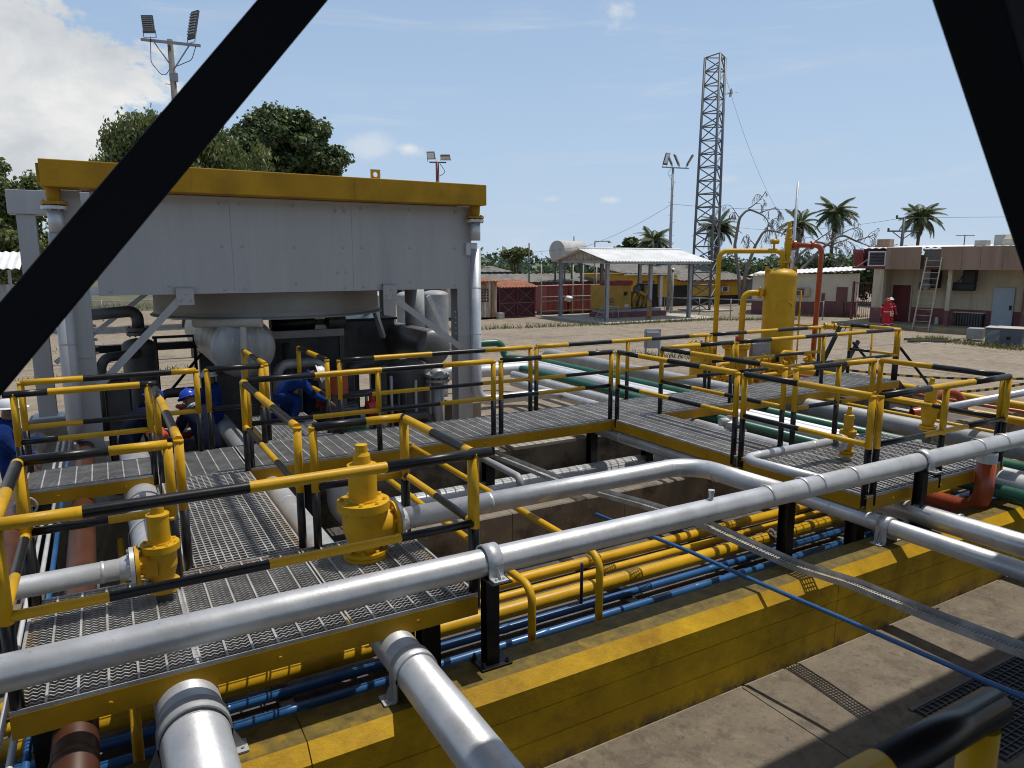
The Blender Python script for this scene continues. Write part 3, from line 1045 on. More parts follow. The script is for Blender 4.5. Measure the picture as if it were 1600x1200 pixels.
pipe("white insulated pipe with a riser lying below the long walkway", [(8.7, 9.28, 0.30), (2.62, 9.28, 0.30), (2.62, 9.28, 0.98), (2.62, 12.2, 0.98)], 0.18, WHT, n=24, bend=0.3, rings=[((x, 9.28, 0.3), XA) for x in (3.3, 4.4, 5.5, 6.6, 7.7)])
pipe("thin grey pipe dropping from the back wall down to the insulated pipe", [(4.68, 10.3, 0.95), (4.70, 7.95, 0.93), (4.70, 7.95, 0.03)], 0.05, GRYP, bend=0.1, n=14)
pipe("orange elbow pipe hanging from the long silver pipe under the raised platform", [(9.31, 4.43, 1.43), (9.31, 4.43, 0.72), (9.31, 9.0, 0.72)], 0.108, ORG, bend=0.26, n=24)
tag(MB().lathe([(0.112, 1.36), (0.112, 1.47), (0.108, 1.50)], 24, (9.31, 4.43, 0)).build("pipe_sleeve", SIL), "silver branch sleeve joining the orange pipe to the silver pipe", "sleeve")
pipe("thin silver pipe leaving the tall relief valve towards the yard", [(10.88, 5.92, 1.60), (17.5, 5.92, 1.66)], 0.06, SIL)
pipe("silver outlet pipe of the left relief valve", [(-0.04, 5.76, 1.55), (-4, 5.76, 1.55)], 0.078, SIL, n=22, rings=[((-0.16, 5.76, 1.55), XA)])
# crossing tray and conduit
tr = thing("cable_tray", "sagging perforated steel cable tray crossing the pit and the wall", "cable tray", (5.7, 4, 0))
tp = [(4.9, 10.2, 0.86), (5.0, 9.0, 0.90), (5.2, 7.5, 0.86), (5.36, 6.2, 0.95), (5.5, 5.4, 0.96), (5.66, 4.75, 0.86), (5.72, 4.3, 0.825), (5.70, 3.7, 0.90), (5.62, 2.9, 0.95), (5.62, 2.3, 0.98), (5.7, 1.2, 1.0), (5.8, 0.4, 1.05)]
tp = fil(tp, 1.2, 4)
mb = MB()
W = 0.088
L_ = 0.0
prev = None
acc = []
for a, b in zip(tp, tp[1:]):
    d = (b - a)
    l = d.length
    k = max(1, int(l / 0.03))
    for i in range(k):
        acc.append(a + d * (i / k))
acc.append(tp[-1])
for i, (a, b) in enumerate(zip(acc, acc[1:])):
    d = (b - a).normalized()
    x = d.cross(Vector((0, 0, 1))).normalized()
    for s in (-1, 1):
        e0, e1 = a + x * (s * W), b + x * (s * W)
        mb.poly([e0, e1, e1 + Vector((0, 0, 0.05)), e0 + Vector((0, 0, 0.05))])
        i0, i1 = a + x * (s * (W - 0.004)), b + x * (s * (W - 0.004))
        mb.poly([i1, i0, i0 + Vector((0, 0, 0.05)), i1 + Vector((0, 0, 0.05))])
    # perforated floor: ribs across with holes left open between
    mb.poly([a - x * W, a + x * W, a + x * W + d * 0.012, a - x * W + d * 0.012])
    for o_ in (-0.070, -0.035, 0.0, 0.035, 0.070):
        mb.poly([a + x * (o_ - 0.008) + d * 0.012, a + x * (o_ + 0.008) + d * 0.012, b + x * (o_ + 0.008), b + x * (o_ - 0.008)])
mb.build("tray", GALV, tr)
pipe("blue conduit slung low from the pit across the wall to the viewing deck", [(4.74, 6.3, 0.93), (4.93, 5.0, 0.92), (5.06, 4.2, 0.87), (5.15, 3.4, 0.86), (5.22, 2.4, 0.86), (5.3, 1.0, 0.9)], 0.020, BLUE, bend=1.5, n=12, name="conduit", cat="conduit")
rag = MB()
random.seed(3)
for i in range(9):
    a = 2 * math.pi * i / 9
rg = bmesh.new()
bmesh.ops.create_grid(rg, x_segments=18, y_segments=14, size=0.5)
for v in rg.verts:
    u, w = v.co.x, v.co.y
    ang = w * 3.4
    rr = 0.105 + 0.012 * math.sin(u * 31 + w * 5) + 0.012 * math.sin(u * 17 - w * 9)
    v.co = Vector((7.56 + u * 0.3 + 0.02 * math.sin(w * 9), 6.07 + rr * math.sin(ang), 0.17 + rr * math.cos(ang)))
rag = MB()
rg.verts.index_update()
rag.v = [tuple(v.co) for v in rg.verts]
for f in rg.faces:
    rag.quadf([v.index for v in f.verts], 0, True)
rg.free()
tag(rag.build("rag", mat("rag_cloth", (0.16, 0.12, 0.10), 0.9, 0, 0.5, 9.0, col2=(0.35, 0.3, 0.26))), "crumpled brown rag draped over the thickest yellow pipe", "rag")


def clamp(mb, c, r, axis, base=None, w=0.11, m=0):
    """saddle clamp: band round the pipe, gusset and bolted foot"""
    c, ax = Vector(c), Vector(axis)
    side = ax.cross(Vector((0, 0, 1))).normalized()
    k = 18
    o = len(mb.v)
    for i in range(k + 1):
        a = math.pi * (1.18 * i / k - 0.09)
        p = c + side * (math.cos(a)) * (r + 0.002) + Vector((0, 0, math.sin(a) * (r + 0.002)))
        q = c + side * (math.cos(a)) * (r + 0.014) + Vector((0, 0, math.sin(a) * (r + 0.014)))
        mb.v += [tuple(p - ax * w / 2), tuple(p + ax * w / 2), tuple(q + ax * w / 2), tuple(q - ax * w / 2)]
    for i in range(k):
        for j in range(4):
            mb.quadf((o + i * 4 + j, o + i * 4 + (j + 1) % 4, o + (i + 1) * 4 + (j + 1) % 4, o + (i + 1) * 4 + j), m, j in (2,))
    zb = base if base is not None else c.z - r - 0.02
    for s in (-1, 1):
        e = c + side * s * (r + 0.008)
        mb.beam(Vector((e.x, e.y, c.z)), Vector((e.x, e.y, zb + 0.012)), w, 0.012, m, up=side)
        f0 = Vector((e.x, e.y, zb + 0.007)) + side * s * 0.004
        mb.beam(f0, f0 + side * s * 0.085, w, 0.012, m)
        # triangular gusset
        g0 = e + side * s * 0.008
        for t_ in (-0.004, 0.004):
            mb.poly([Vector((g0.x, g0.y, zb + 0.014)) + ax * t_, Vector((g0.x, g0.y, zb + 0.014)) + side * s * 0.07 + ax * t_, Vector((g0.x, g0.y, c.z - r * 0.2)) + ax * t_], m)
        for w_ in (-0.03, 0.03):
            p = f0 + side * s * 0.055 + ax * w_
            mb.tube([p, p + Vector((0, 0, 0.022))], 0.010, 6, m)


for x, lab in ((2.35, "black pipe post with silver clamp on the wall beside the front walkway end"), (7.9, "black pipe post with silver clamp in front of the raised platform"),
               (-3.2, "black pipe post with silver clamp left of the front walkway")):
    t = thing("pipe_post", lab, "post", (x, 4.40, 0.79), group="black posts carrying the long silver pipe")
    z1 = 1.61 - (x - 2) * 0.0033 - 0.103
    MB().ibeam((x, 4.42, 0.805), (x, 4.42, z1 - 0.016), 0.105, 0.105, 0.008, up=(0, 1, 0)).build("post", BLK, t)
    mb = MB()
    mb.bbox((x - 0.13, 4.30, 0.791), (x + 0.13, 4.515, 0.806), 0.003)
    for sx in (-0.1, 0.1):
        for sy in (4.33, 4.49):
            mb.tube([(x + sx, sy, 0.805), (x + sx, sy, 0.845)], 0.011, 6)
            mb.tube([(x + sx, sy, 0.806), (x + sx, sy, 0.822)], 0.02, 6)
    mb.build("base_plate", BLK, t)
    mb = MB()
    mb.bbox((x - 0.085, 4.22, z1 - 0.016), (x + 0.085, 4.64, z1 - 0.004), 0.003)
    mb.build("cap_plate", BLK, t)
    mb = MB()
    clamp(mb, (x, 4.43, z1 + 0.103), 0.104, XA, z1 - 0.004, 0.12)
    mb.build("clamp", SIL, t)
for c, r, lab in (((1.69, 4.33, 0.965), 0.146, "silver saddle clamp holding the big silver pipe on the wall"), ((7.2, 4.34, 0.97), 0.094, "silver saddle clamp holding the crossing pipe on the wall"),
                  ((0.27, 4.33, 0.985), 0.197, "silver saddle clamp under the widest silver pipe")):
    mb = MB()
    clamp(mb, c, r, YA, 0.79, 0.13)
    tag(mb.build("saddle_clamp", GRYP if c[0] < 1 else SIL), lab, "clamp", "saddle clamps on the wall top")
for x, y, z1, lab in ((7.18, 5.62, 1.06, "tall black post rising from the pit floor among the blue pipes"), (7.12, 9.62, 1.06, "tall black post under the branch corner in the pit")):
    mb = MB()
    mb.ibeam((x, y, 0.02), (x, y, z1), 0.14, 0.14, 0.01, up=(0, 1, 0))
    mb.bbox((x - 0.12, y - 0.12, 0.005), (x + 0.12, y + 0.12, 0.02), 0.003)
    tag(mb.build("support_post", BLK), lab, "post", "black posts standing in the pit")
# concrete sleepers under the pit pipes
for i, x in enumerate((-4.0, -1.2, 1.1, 4.9, 8.6, 12.0)):
    tag(MB().bbox((x - 0.06, 5.45, 0.004), (x + 0.06, 6.95, 0.052), 0.01).build("pipe_sleeper", PITW), "stained concrete sleeper under the yellow and blue pit pipes", "sleeper", "sleepers under the pit pipes")

# ------------------------------------------------------------------ relief valves
def psv(label, base, s, side, body_r, bon_r, H, outlet_z, outlet_r, flange_r, bracket=False, pipe_m=None):
    """flanged safety relief valve: inlet flange, bulging body, side outlet, bonnet on a bolted flange, cap"""
    x, y, z = base
    t = thing("relief_valve", label, "valve", base, group="yellow relief valves on the platforms")
    mb = MB()
    hb = H * 0.46
    mb.lathe([(body_r * 0.72, 0.035), (body_r * 0.75, hb * 0.2), (body_r * 0.98, hb * 0.5), (body_r, hb * 0.72), (body_r * 1.02, hb * 0.86), (body_r * 0.95, hb * 0.93)], 28, base)
    ax = Vector(side)
    c = Vector((x, y, outlet_z))
    R = (c + ax * body_r * 1.45)
    mb.tube([c + ax * body_r * 0.3, c + ax * body_r * 0.95, c + ax * body_r * 1.35], 0.1, 24, radii=[outlet_r * 1.55, outlet_r * 1.45, outlet_r * 1.25], caps=False)
    mb.build("body", YEL, t)
    mb = MB()
    mb.flange((x, y, z + 0.02), (0, 0, 1), body_r * 1.05, 0.032, 0, 8)
    mb.flange((x, y, z - 0.02), (0, 0, 1), body_r * 1.0, 0.03, 0, 0)
    mb.build("inlet_flange", YEL, t)
    mb = MB()
    mb.flange(R, ax, flange_r, 0.028, 0, 8)
    mb.build("outlet_flange", YEL, t)
    mb = MB()
    mb.flange(R + ax * 0.034, ax, flange_r * 0.98, 0.03, 0, 8)
    mb.tube([R + ax * 0.05, R + ax * 0.12], outlet_r, 24, radii=[outlet_r * 1.3, outlet_r], caps=False)
    mb.build("pipe_flange", SIL, t)
    mb = MB()
    mb.flange((x, y, z + hb * 0.98), (0, 0, 1), body_r * 1.22, hb * 0.16, 0, 8, n=32)
    mb.build("bonnet_flange", YEL, t)
    mb = MB()
    z0 = z + hb * 1.05
    hh = H - hb * 1.05
    mb.lathe([(bon_r * 1.02, 0), (bon_r * 1.02, hh * 0.03), (bon_r * 0.96, hh * 0.06), (bon_r * 0.96, hh * 0.58), (bon_r * 1.0, hh * 0.6), (bon_r * 1.0, hh * 0.64), (bon_r * 0.6, hh * 0.67), (bon_r * 0.55, hh * 0.80), (bon_r * 0.42, hh * 0.86), (bon_r * 0.40, hh * 0.985), (0.001, hh)], 28, (x, y, z0))
    mb.build("bonnet", YEL, t)
    # cast lettering-like ribs: raised name pad and a lever
    mb = MB()
    mb.tube([(x + bon_r * 0.9, y - bon_r * 0.2, z0 + hh * 0.50), (x + bon_r * 1.35, y - bon_r * 0.2, z0 + hh * 0.50)], bon_r * 0.16, 10)
    mb.build("side_plug", YEL, t)
    # inlet nozzle through the grating
    MB().lathe([(body_r * 0.55, -0.45), (body_r * 0.55, -0.035)], 20, base).build("inlet_nozzle", DGRY if not bracket else GRYP, t)
    return t


psv("big yellow relief valve standing on the front walkway", (1.82, 5.75, 1.29), 1, (1, 0, 0), 0.185, 0.128, 0.98, 1.52, 0.10, 0.19)
psv("smaller yellow relief valve at the left with its outlet pointing left", (0.23, 5.76, 1.36), 1, (-1, 0, 0), 0.112, 0.082, 0.70, 1.55, 0.078, 0.15)
psv("small bracketed yellow relief valve with a silver outlet at the raised platform", (8.27, 5.62, 1.34), 1, (-1, 0, 0), 0.085, 0.062, 0.62, 1.5, 0.056, 0.115, True)
psv("tall slim yellow relief valve behind the raised platform", (10.62, 5.92, 1.34), 1, (1, 0, 0), 0.11, 0.085, 0.76, 1.60, 0.06, 0.15)

# ------------------------------------------------------------------ fin-fan cooler
ck = thing("air_cooler", "large grey air cooler on steel legs with a dark yellow header on top", "air cooler", (3, 12.5, 0))
PX = [-0.02, 1.92, 3.93, 6.10]
for a, b in zip(PX, PX[1:]):
    mb = MB()
    mb.bbox((a + 0.0012, 12.50, 3.29), (b - 0.0012, 12.515, 4.83), 0.003)
    mb.box((a + 0.003, 12.516, 3.29), (b - 0.003, 12.58, 3.305))
    for fx in (0.08, 0.5, 0.92):
        for fz in (3.36, 4.05, 4.72):
            if (fx, fz) == (0.5, 4.05) and a < 1:
                continue
            p = Vector((a + (b - a) * fx, 12.5, fz + (0.07 if fx == 0.5 and fz < 3.5 else 0)))
            mb.dome(0.028, 0.02, 8, 3, p, (0, -1, 0))
    if 1 < a < 3:
        for dx in (0.86, 0.94):
            for zz in (3.62, 4.66):
                mb.dome(0.03, 0.022, 10, 3, (a + (b - a) * dx, 12.5, zz), (0, -1, 0))
    mb.build("side_panel", SILP, ck)
for x in (-0.02, 6.08):
    MB().box((x, 12.52, 3.29), (x + 0.015, 16.98, 4.83)).build("end_panel", SILP, ck)
MB().box((-0.02, 16.985, 3.29), (6.10, 17.0, 4.83)).build("back_panel", SILP, ck)
mb = MB()
mb.bbox((-0.60, 12.12, 4.84), (6.42, 12.62, 5.215), 0.012)
mb.bbox((-0.64, 12.2, 4.90), (-0.602, 12.55, 5.16), 0.006)
mb.bbox((6.422, 12.2, 4.90), (6.46, 12.55, 5.16), 0.006)
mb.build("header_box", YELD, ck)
mb = MB()
for x in (1.35, 3.9):
    mb.beam((x, 12.117, 4.86), (x, 12.117, 5.2), 0.012, 0.006, up=(0, 1, 0))
mb.build("weld_seams", YELD, ck)
mb = MB()
mb.bbox((-1.40, 16.7, 4.70), (6.42, 17.2, 5.15), 0.01)
mb.build("rear_header_box", SILP, ck)
mb = MB()
for i in range(60):
    x = 0.05 + i * 0.1
    mb.tube([(x, 12.63, 5.0), (x, 16.69, 5.0)], 0.03, 6)
mb.box((0, 12.63, 4.84), (6.05, 16.69, 4.9))
mb.build("tube_bundle", GRYP, ck, kind="stuff")
# lug with an eye
mb = MB()
k = 16
o = []
for y in (12.34, 12.37):
    ring = [(4.345 + 0.045 * math.cos(2 * math.pi * i / k), y, 5.305 + 0.045 * math.sin(2 * math.pi * i / k)) for i in range(k)]
    outr = []
    for i in range(k):
        a = 2 * math.pi * i / k
        c_, s_ = math.cos(a), math.sin(a)
        q = 0.085 / max(abs(c_), abs(s_))
        outr.append((4.345 + c_ * q, y, 5.305 + s_ * q))
    b0 = len(mb.v)
    mb.v += ring + outr
    o.append(b0)
    for i in range(k):
        j = (i + 1) % k
        mb.quadf((b0 + i, b0 + j, b0 + k + j, b0 + k + i))
for i in range(k):
    j = (i + 1) % k
    mb.quadf((o[0] + i, o[0] + j, o[1] + j, o[1] + i))
    mb.quadf((o[0] + k + i, o[0] + k + j, o[1] + k + j, o[1] + k + i))
mb.build("lifting_lug", YEL, ck)
# fan ring with its rolled lip, plenum plate, fan blades and drive
mb = MB()
C = (2.93, 14.75, 0)
mb.lathe([(2.10, 3.285), (2.10, 2.93), (2.12, 2.87), (2.17, 2.84), (2.17, 2.82), (2.08, 2.86), (2.06, 2.93), (2.06, 3.285)], 64, C)
mb.build("fan_shroud", mat("fan_shroud_metal", (0.22, 0.205, 0.18), 0.5, 0.3, 0.2, 1.5), ck)
mb = MB()
k = 64
b0 = len(mb.v)
for i in range(k):
    a = 2 * math.pi * i / k
    c_, s_ = math.cos(a), math.sin(a)
    mb.v.append((C[0] + 2.06 * c_, C[1] + 2.06 * s_, 3.295))
    q = min(3.0 / max(1e-6, abs(c_)), 2.2 / max(1e-6, abs(s_)))
    mb.v.append((C[0] + q * c_ * 1.02, C[1] + q * s_, 3.295))
for i in range(k):
    j = (i + 1) % k
    mb.quadf((b0 + 2 * i, b0 + 2 * i + 1, b0 + 2 * j + 1, b0 + 2 * j))
mb.build("plenum_plate", SILP, ck)
for i in range(4):
    a = math.pi / 2 * i + 0.4
    d = Vector((math.cos(a), math.sin(a), 0))
    n_ = Vector((-d.y, d.x, 0))
    p = Vector((C[0], C[1], 3.05))
    MB().poly([p + d * 0.25 + n_ * 0.1 + Vector((0, 0, 0.05)), p + d * 0.25 - n_ * 0.1 - Vector((0, 0, 0.05)), p + d * 1.98 - n_ * 0.18 - Vector((0, 0, 0.05)), p + d * 1.98 + n_ * 0.18 + Vector((0, 0, 0.05))]).build("fan_blade", GRYP, ck)
MB().lathe([(0.001, 2.95), (0.28, 2.95), (0.28, 3.15), (0.001, 3.15)], 20, C).build("fan_hub", DGRY, ck)
for x, y in ((-0.30, 12.66), (6.13, 12.66), (6.13, 16.84), (-1.12, 16.9), (2.9, 16.84)):
    mb = MB()
    mb.ibeam((x, y, 0.74 if y > 16 and x < 0 else 0.02), (x, y, 4.83 if y < 14 else 4.69), 0.31, 0.31, 0.016, up=(0, 1, 0))
    mb.build("column", SILP, ck)
    if y < 14:
        mb = MB()
        # splice plates with bolts
        for sx in (-1, 1):
            for zz in range(5):
                for off in (-0.02,):
                    mb.tube([(x + sx * 0.158, y - 0.11, 2.42 + zz * 0.105), (x + sx * 0.20, y - 0.11, 2.42 + zz * 0.105)], 0.022, 6)
                    mb.tube([(x + sx * 0.105, y - 0.156, 2.42 + zz * 0.105), (x + sx * 0.105, y - 0.19, 2.42 + zz * 0.105)], 0.018, 6)
        mb.bbox((x - 0.15, y - 0.169, 2.36), (x + 0.15, y - 0.157, 2.90), 0.003)
        mb.build("splice_plate", SILP, ck)
mb = MB()
mb.bbox((-1.45, 16.55, 0.0), (-0.75, 17.25, 0.70), 0.02)
mb.build("pedestal", CONC, ck)
MB().bbox((-1.38, 16.62, 0.702), (-0.84, 17.2, 0.74), 0.01).build("base_plate", WHT, ck)
for a, b in (((1.16, 12.44, 3.30), (-0.16, 12.44, 1.90)), ((4.58, 12.44, 3.20), (6.0, 12.44, 2.16))):
    mb = MB()
    mb.beam(a, b, 0.012, 0.11, up=(0, 0, 1))
    mb.beam(Vector(a) + Vector((0, 0.03, 0.055)), Vector(b) + Vector((0, 0.03, 0.055)), 0.06, 0.012)
    x = a[0]
    mb.bbox((x - 0.13, 12.42, 3.12), (x + 0.13, 12.432, 3.40), 0.004)
    mb.box((x - 0.135, 12.40, 3.402), (x + 0.135, 12.50, 3.412))
    for q in ((x - 0.07, 3.2), (x + 0.07, 3.2), (x + 0.02, 3.30)):
        mb.dome(0.025, 0.02, 8, 3, (q[0], 12.42, q[1]), (0, -1, 0))
    mb.build("brace", SILP, ck)
for a, b in (((7.22, 16.84, 2.95), (7.95, 16.84, 1.45)), ((5.2, 16.84, 3.25), (6.05, 16.84, 1.8)), ((4.75, 14.2, 3.25), (5.2, 14.6, 2.2)), ((-0.2, 16.84, 3.25), (-0.25, 13.0, 1.9)), ((0.9, 16.84, 3.2), (-0.9, 16.84, 1.8))):
    MB().beam(a, b, 0.09, 0.09).build("brace", SIL, ck)
for x, ax in ((-0.47, 0), (6.30, 0)):
    mb = MB()
    mb.lathe([(0.10, 4.84), (0.095, 4.72), (0.085, 4.66)], 20, (x, 12.37, 0))
    mb.flange((x, 12.37, 4.63), (0, 0, 1), 0.17, 0.045, 0, 8)
    mb.build("nozzle", YELD, ck)
    mb = MB()
    mb.flange((x, 12.37, 4.565), (0, 0, 1), 0.17, 0.045, 0, 8)
    mb.tube([(x, 12.37, 4.54), (x, 12.37, 4.2)], 0.1, 18)
    mb.build("nozzle_flange", SIL, ck)
MB().bbox((6.14, 12.43, 3.92), (6.38, 12.49, 4.16), 0.01).build("bracket", SIL, ck)
pipe("silver riser pipe under the left end of the cooler header", [(-0.47, 12.37, 4.2), (-0.50, 12.37, 1.2), (-0.45, 13.4, 1.0)], 0.115, SILP, n=20, rings=[((-0.485, 12.37, 2.6), (0, 0, 1))])
pipe("silver riser pipe under the right end of the cooler header", [(6.34, 12.45, 4.05), (6.34, 12.45, 1.05), (8.0, 12.45, 1.05), (8.42, 12.45, 1.0)], 0.105, SIL, bend=0.3, n=20, rings=[((6.34, 12.45, z_), (0, 0, 1)) for z_ in (3.3, 2.4)])
pipe("grey duct pipe standing behind the right cooler brace", [(6.1, 15.0, 3.28), (6.1, 15.0, 2.1)], 0.22, GRYP, n=24)

# horizontal and upright vessels under the cooler
def hvessel(label, a, b, r, m, saddles=True):
    a, b = Vector(a), Vector(b)
    t = thing("pressure_vessel", label, "vessel", (a.x, (a.y + b.y) / 2, 0))
    d = (b - a).normalized()
    mb = MB()
    mb.lathe([(r, 0), (r, (b - a).length)], 40, a, d)
    mb.dome(r, r * 0.42, 40, 8, a, -d)
    mb.dome(r, r * 0.42, 40, 8, b, d)
    mb.build("shell", m, t)
    for q in (0.02, 0.98):
        c = a + (b - a) * q
        MB().tube([c - d * 0.015, c + d * 0.015], r + 0.004, 40, caps=False).build("weld_seam", m, t)
    if saddles:
        for q in (0.2, 0.8):
            c = a + (b - a) * q
            MB().bbox((c.x - r * 0.7, c.y - 0.1, 0.0), (c.x + r * 0.7, c.y + 0.1, c.z - r * 0.62), 0.01).build("saddle", DGRY, t)
    return t


va = hvessel("grey horizontal vessel with a domed end facing the walkway", (2.08, 13.0, 2.33), (2.08, 17.2, 2.33), 0.54, VES)
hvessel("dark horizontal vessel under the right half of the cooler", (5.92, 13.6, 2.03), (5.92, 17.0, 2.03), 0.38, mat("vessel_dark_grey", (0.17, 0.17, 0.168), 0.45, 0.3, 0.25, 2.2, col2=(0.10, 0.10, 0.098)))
pipe("pale vent pipe standing in front of the domed vessel end", [(1.97, 12.62, 0.3), (2.03, 12.62, 2.72)], 0.055, PAD, n=12)
pipe("pale cross pipe on top of the vent pipe", [(1.35, 13.3, 2.76), (2.32, 12.55, 2.78)], 0.075, PAD, n=14)


def uvessel(label, c, r, z0, z1, m, skirt=True):
    t = thing("upright_vessel", label, "vessel", (*c[:2], 0))
    mb = MB()
    mb.lathe([(r, z0), (r, z1)], 36, (c[0], c[1], 0))
    mb.dome(r, r * 0.5, 36, 7, (c[0], c[1], z1))
    mb.build("shell", m, t)
    mb = MB()
    mb.lathe([(r * 0.9, 0), (r * 0.9, z0)], 24, (c[0], c[1], 0))
    mb.build("skirt", m, t)
    return t


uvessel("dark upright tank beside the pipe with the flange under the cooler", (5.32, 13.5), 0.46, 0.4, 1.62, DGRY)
t = thing("standpipe", "grey standpipe with a bolted flange before the dark upright tank", "pipe", (5.72, 12.95, 0))
MB().tube([(5.72, 12.95, 0.02), (5.72, 12.95, 1.42)], 0.13, 18).build("pipe", VES, t)
mb = MB()
mb.flange((5.72, 12.95, 1.46), (0, 0, 1), 0.24, 0.05, 0, 10)
mb.flange((5.72, 12.95, 1.56), (0, 0, 1), 0.24, 0.05, 0, 10)
mb.dome(0.16, 0.12, 18, 5, (5.72, 12.95, 1.585))
mb.build("flange", VES, t)
t = uvessel("dark upright separator with a flanged neck and an elbow pipe", (0.52, 14.5), 0.28, 1.2, 2.3, DGRY)
mb = MB()
mb.flange((0.54, 14.5, 2.52), (0, 0, 1), 0.2, 0.06, 0, 8)
mb.flange((0.54, 14.5, 2.60), (0, 0, 1), 0.2, 0.06, 0, 8)
mb.tube(fil([(0.54, 14.5, 2.62), (0.54, 14.5, 2.93), (-0.25, 14.5, 2.88)], 0.22), 0.10, 16)
mb.build("neck_pipe", DGRY, t)
# pump sets, frames, and dark plant in the cooler's shade
def pump(label, x, y, z, L, r, m1, m2, legs=True):
    t = thing("pump_set", label, "pump", (x, y, 0), group="pumps and motors under the cooler")
    mb = MB()
    mb.tube([(x, y, z), (x + L * 0.48, y, z)], r, 20)
    for i in range(16):
        a = 2 * math.pi * i / 16
        mb.beam((x + 0.03, y + math.cos(a) * r, z + math.sin(a) * r), (x + L * 0.42, y + math.cos(a) * r, z + math.sin(a) * r), 0.012, 0.05, up=(0, math.cos(a), math.sin(a)))
    mb.tube([(x - 0.06, y, z), (x - 0.001, y, z)], r * 0.85, 18)
    mb.bbox((x + L * 0.12, y - r * 0.5, z + r * 0.9), (x + L * 0.3, y + r * 0.5, z + r * 1.4), 0.01)
    mb.build("motor", m1, t)
    mb = MB()
    mb.tube([(x + L * 0.49, y, z), (x + L * 0.62, y, z)], r * 0.35, 14)
    mb.build("coupling", DGRY, t)
    mb = MB()
    mb.lathe([(r * 0.5, 0), (r * 1.0, 0.04), (r * 1.05, L * 0.16), (r * 0.8, L * 0.24), (0.001, L * 0.24)], 22, (x + L * 0.63, y, z), (1, 0, 0))
    mb.tube([(x + L * 0.75, y, z + r * 0.6), (x + L * 0.75, y, z + r * 1.9)], r * 0.36, 14)
    mb.flange((x + L * 0.75, y, z + r * 1.9), (0, 0, 1), r * 0.62, 0.04, 0, 6)
    mb.build("casing", m2, t)
    mb = MB()
    mb.bbox((x - 0.1, y - r * 1.2, 0.0), (x + L, y + r * 1.2, max(0.05, z - r * 1.1)), 0.015)
    mb.build("plinth", DGRY, t)


pump("black motor and pump on a high plinth behind the grey vessel", 3.0, 15.0, 2.55, 1.7, 0.17, BLK, DGRY)
pump("red faced pump near the kneeling man", 3.45, 12.75, 1.05, 1.1, 0.16, DGRY, RED)
pump("green motor pump beside the kneeling man", 3.55, 12.2, 0.85, 0.9, 0.13, GRN, DGRY)
pump("dark pump behind the crouching workers", 0.2, 13.6, 0.9, 1.2, 0.2, DGRY, RED)
t = thing("red_drum", "orange red cylinder standing beside the green motor", "cylinder", (3.55, 12.6, 0))
mb = MB()
mb.lathe([(0.001, 1.42), (0.2, 1.42), (0.205, 1.45), (0.205, 1.78), (0.2, 1.81), (0.001, 1.81)], 24, (3.62, 12.75, 0))
mb.build("body", ORG, t)
MB().box((3.48, 12.62, 0), (3.76, 12.88, 1.418)).build("stand", DGRY, t)
t = thing("control_cabinet", "tall dark cabinet beside the cooler's left leg", "cabinet", (0.1, 13.1, 0))
MB().bbox((-0.08, 13.0, 0), (0.30, 13.35, 1.98), 0.015).build("body", BLK, t)
MB().bbox((-0.05, 12.985, 0.1), (0.27, 12.998, 1.9), 0.003).build("door", DGRY, t)
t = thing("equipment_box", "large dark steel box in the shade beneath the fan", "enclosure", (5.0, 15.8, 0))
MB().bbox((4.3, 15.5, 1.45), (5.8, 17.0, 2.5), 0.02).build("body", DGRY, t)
for x in (4.4, 5.7):
    for y in (15.6, 16.9):
        MB().beam((x, y, 0), (x, y, 1.448), 0.12, 0.12).build("leg", DGRY, t)
MB().bbox((4.25, 15.45, 2.502), (5.85, 17.05, 2.55), 0.01).build("lid", BLK, t)
t = thing("support_rack", "thin black angle frame with cross braces behind the workers", "frame", (1.4, 15.5, 0))
for x in (0.85, 1.55, 1.95):
    MB().beam((x, 15.5, 0), (x, 15.5, 2.32), 0.06, 0.06).build("post", BLK, t)
for a, b in (((0.8, 15.5, 2.34), (2.0, 15.5, 2.34)), ((0.9, 15.46, 1.1), (1.9, 15.46, 2.25)), ((0.8, 15.5, 1.15), (2.0, 15.5, 1.15))):
    MB().beam(a, b, 0.05, 0.05).build("rail", BLK, t)
MB().beam((-0.4, 15.56, 2.16), (2.0, 15.56, 2.16), 0.2, 0.14).build("beam", BLK, t)
t = thing("motor_beam", "grey steel beam on posts carrying the black motor", "beam", (3.6, 14, 0))
MB().beam((2.7, 14.0, 2.42), (4.15, 14.0, 2.42), 0.12, 0.14).build("beam", GRYP, t)
for x in (2.75, 4.1):
    MB().beam((x, 14.0, 0), (x, 14.0, 2.345), 0.09, 0.09).build("post", DGRY, t)
for i, (x, y, z, L, r) in enumerate(((2.9, 13.2, 0.95, 2.2, 0.07), (2.9, 13.5, 1.25, 2.3, 0.05), (0.2, 12.9, 1.0, 1.4, 0.06), (4.3, 12.85, 0.8, 1.2, 0.08))):
    pipe(("dark pipe running low under the cooler, thicker one before the upright tank", "thin dark pipe running low under the cooler", "dark pipe running low behind the crouching workers", "short dark pipe joining the standpipe under the cooler")[i],
         [(x, y, z), (x + L, y, z), (x + L, y + 0.05, 0.05)], r, DGRY, bend=0.15)
for i in range(7):
    x = 4.25 + 0.17 * i
    tag(MB().tube([(x, 13.0 + 0.06 * (i % 3), 0.0), (x, 13.0 + 0.06 * (i % 3), 1.25 + 0.12 * (i % 4))], 0.03, 10).lathe([(0.001, 0), (0.055, 0), (0.055, 0.09), (0.001, 0.09)], 10, (x, 13.0 + 0.06 * (i % 3), 0.7 + 0.1 * (i % 3))).build("instrument_tube", DGRY if i % 3 else VES),
        "thin dark instrument tube in the row before the upright tank", "tube", "instrument tubes under the cooler")
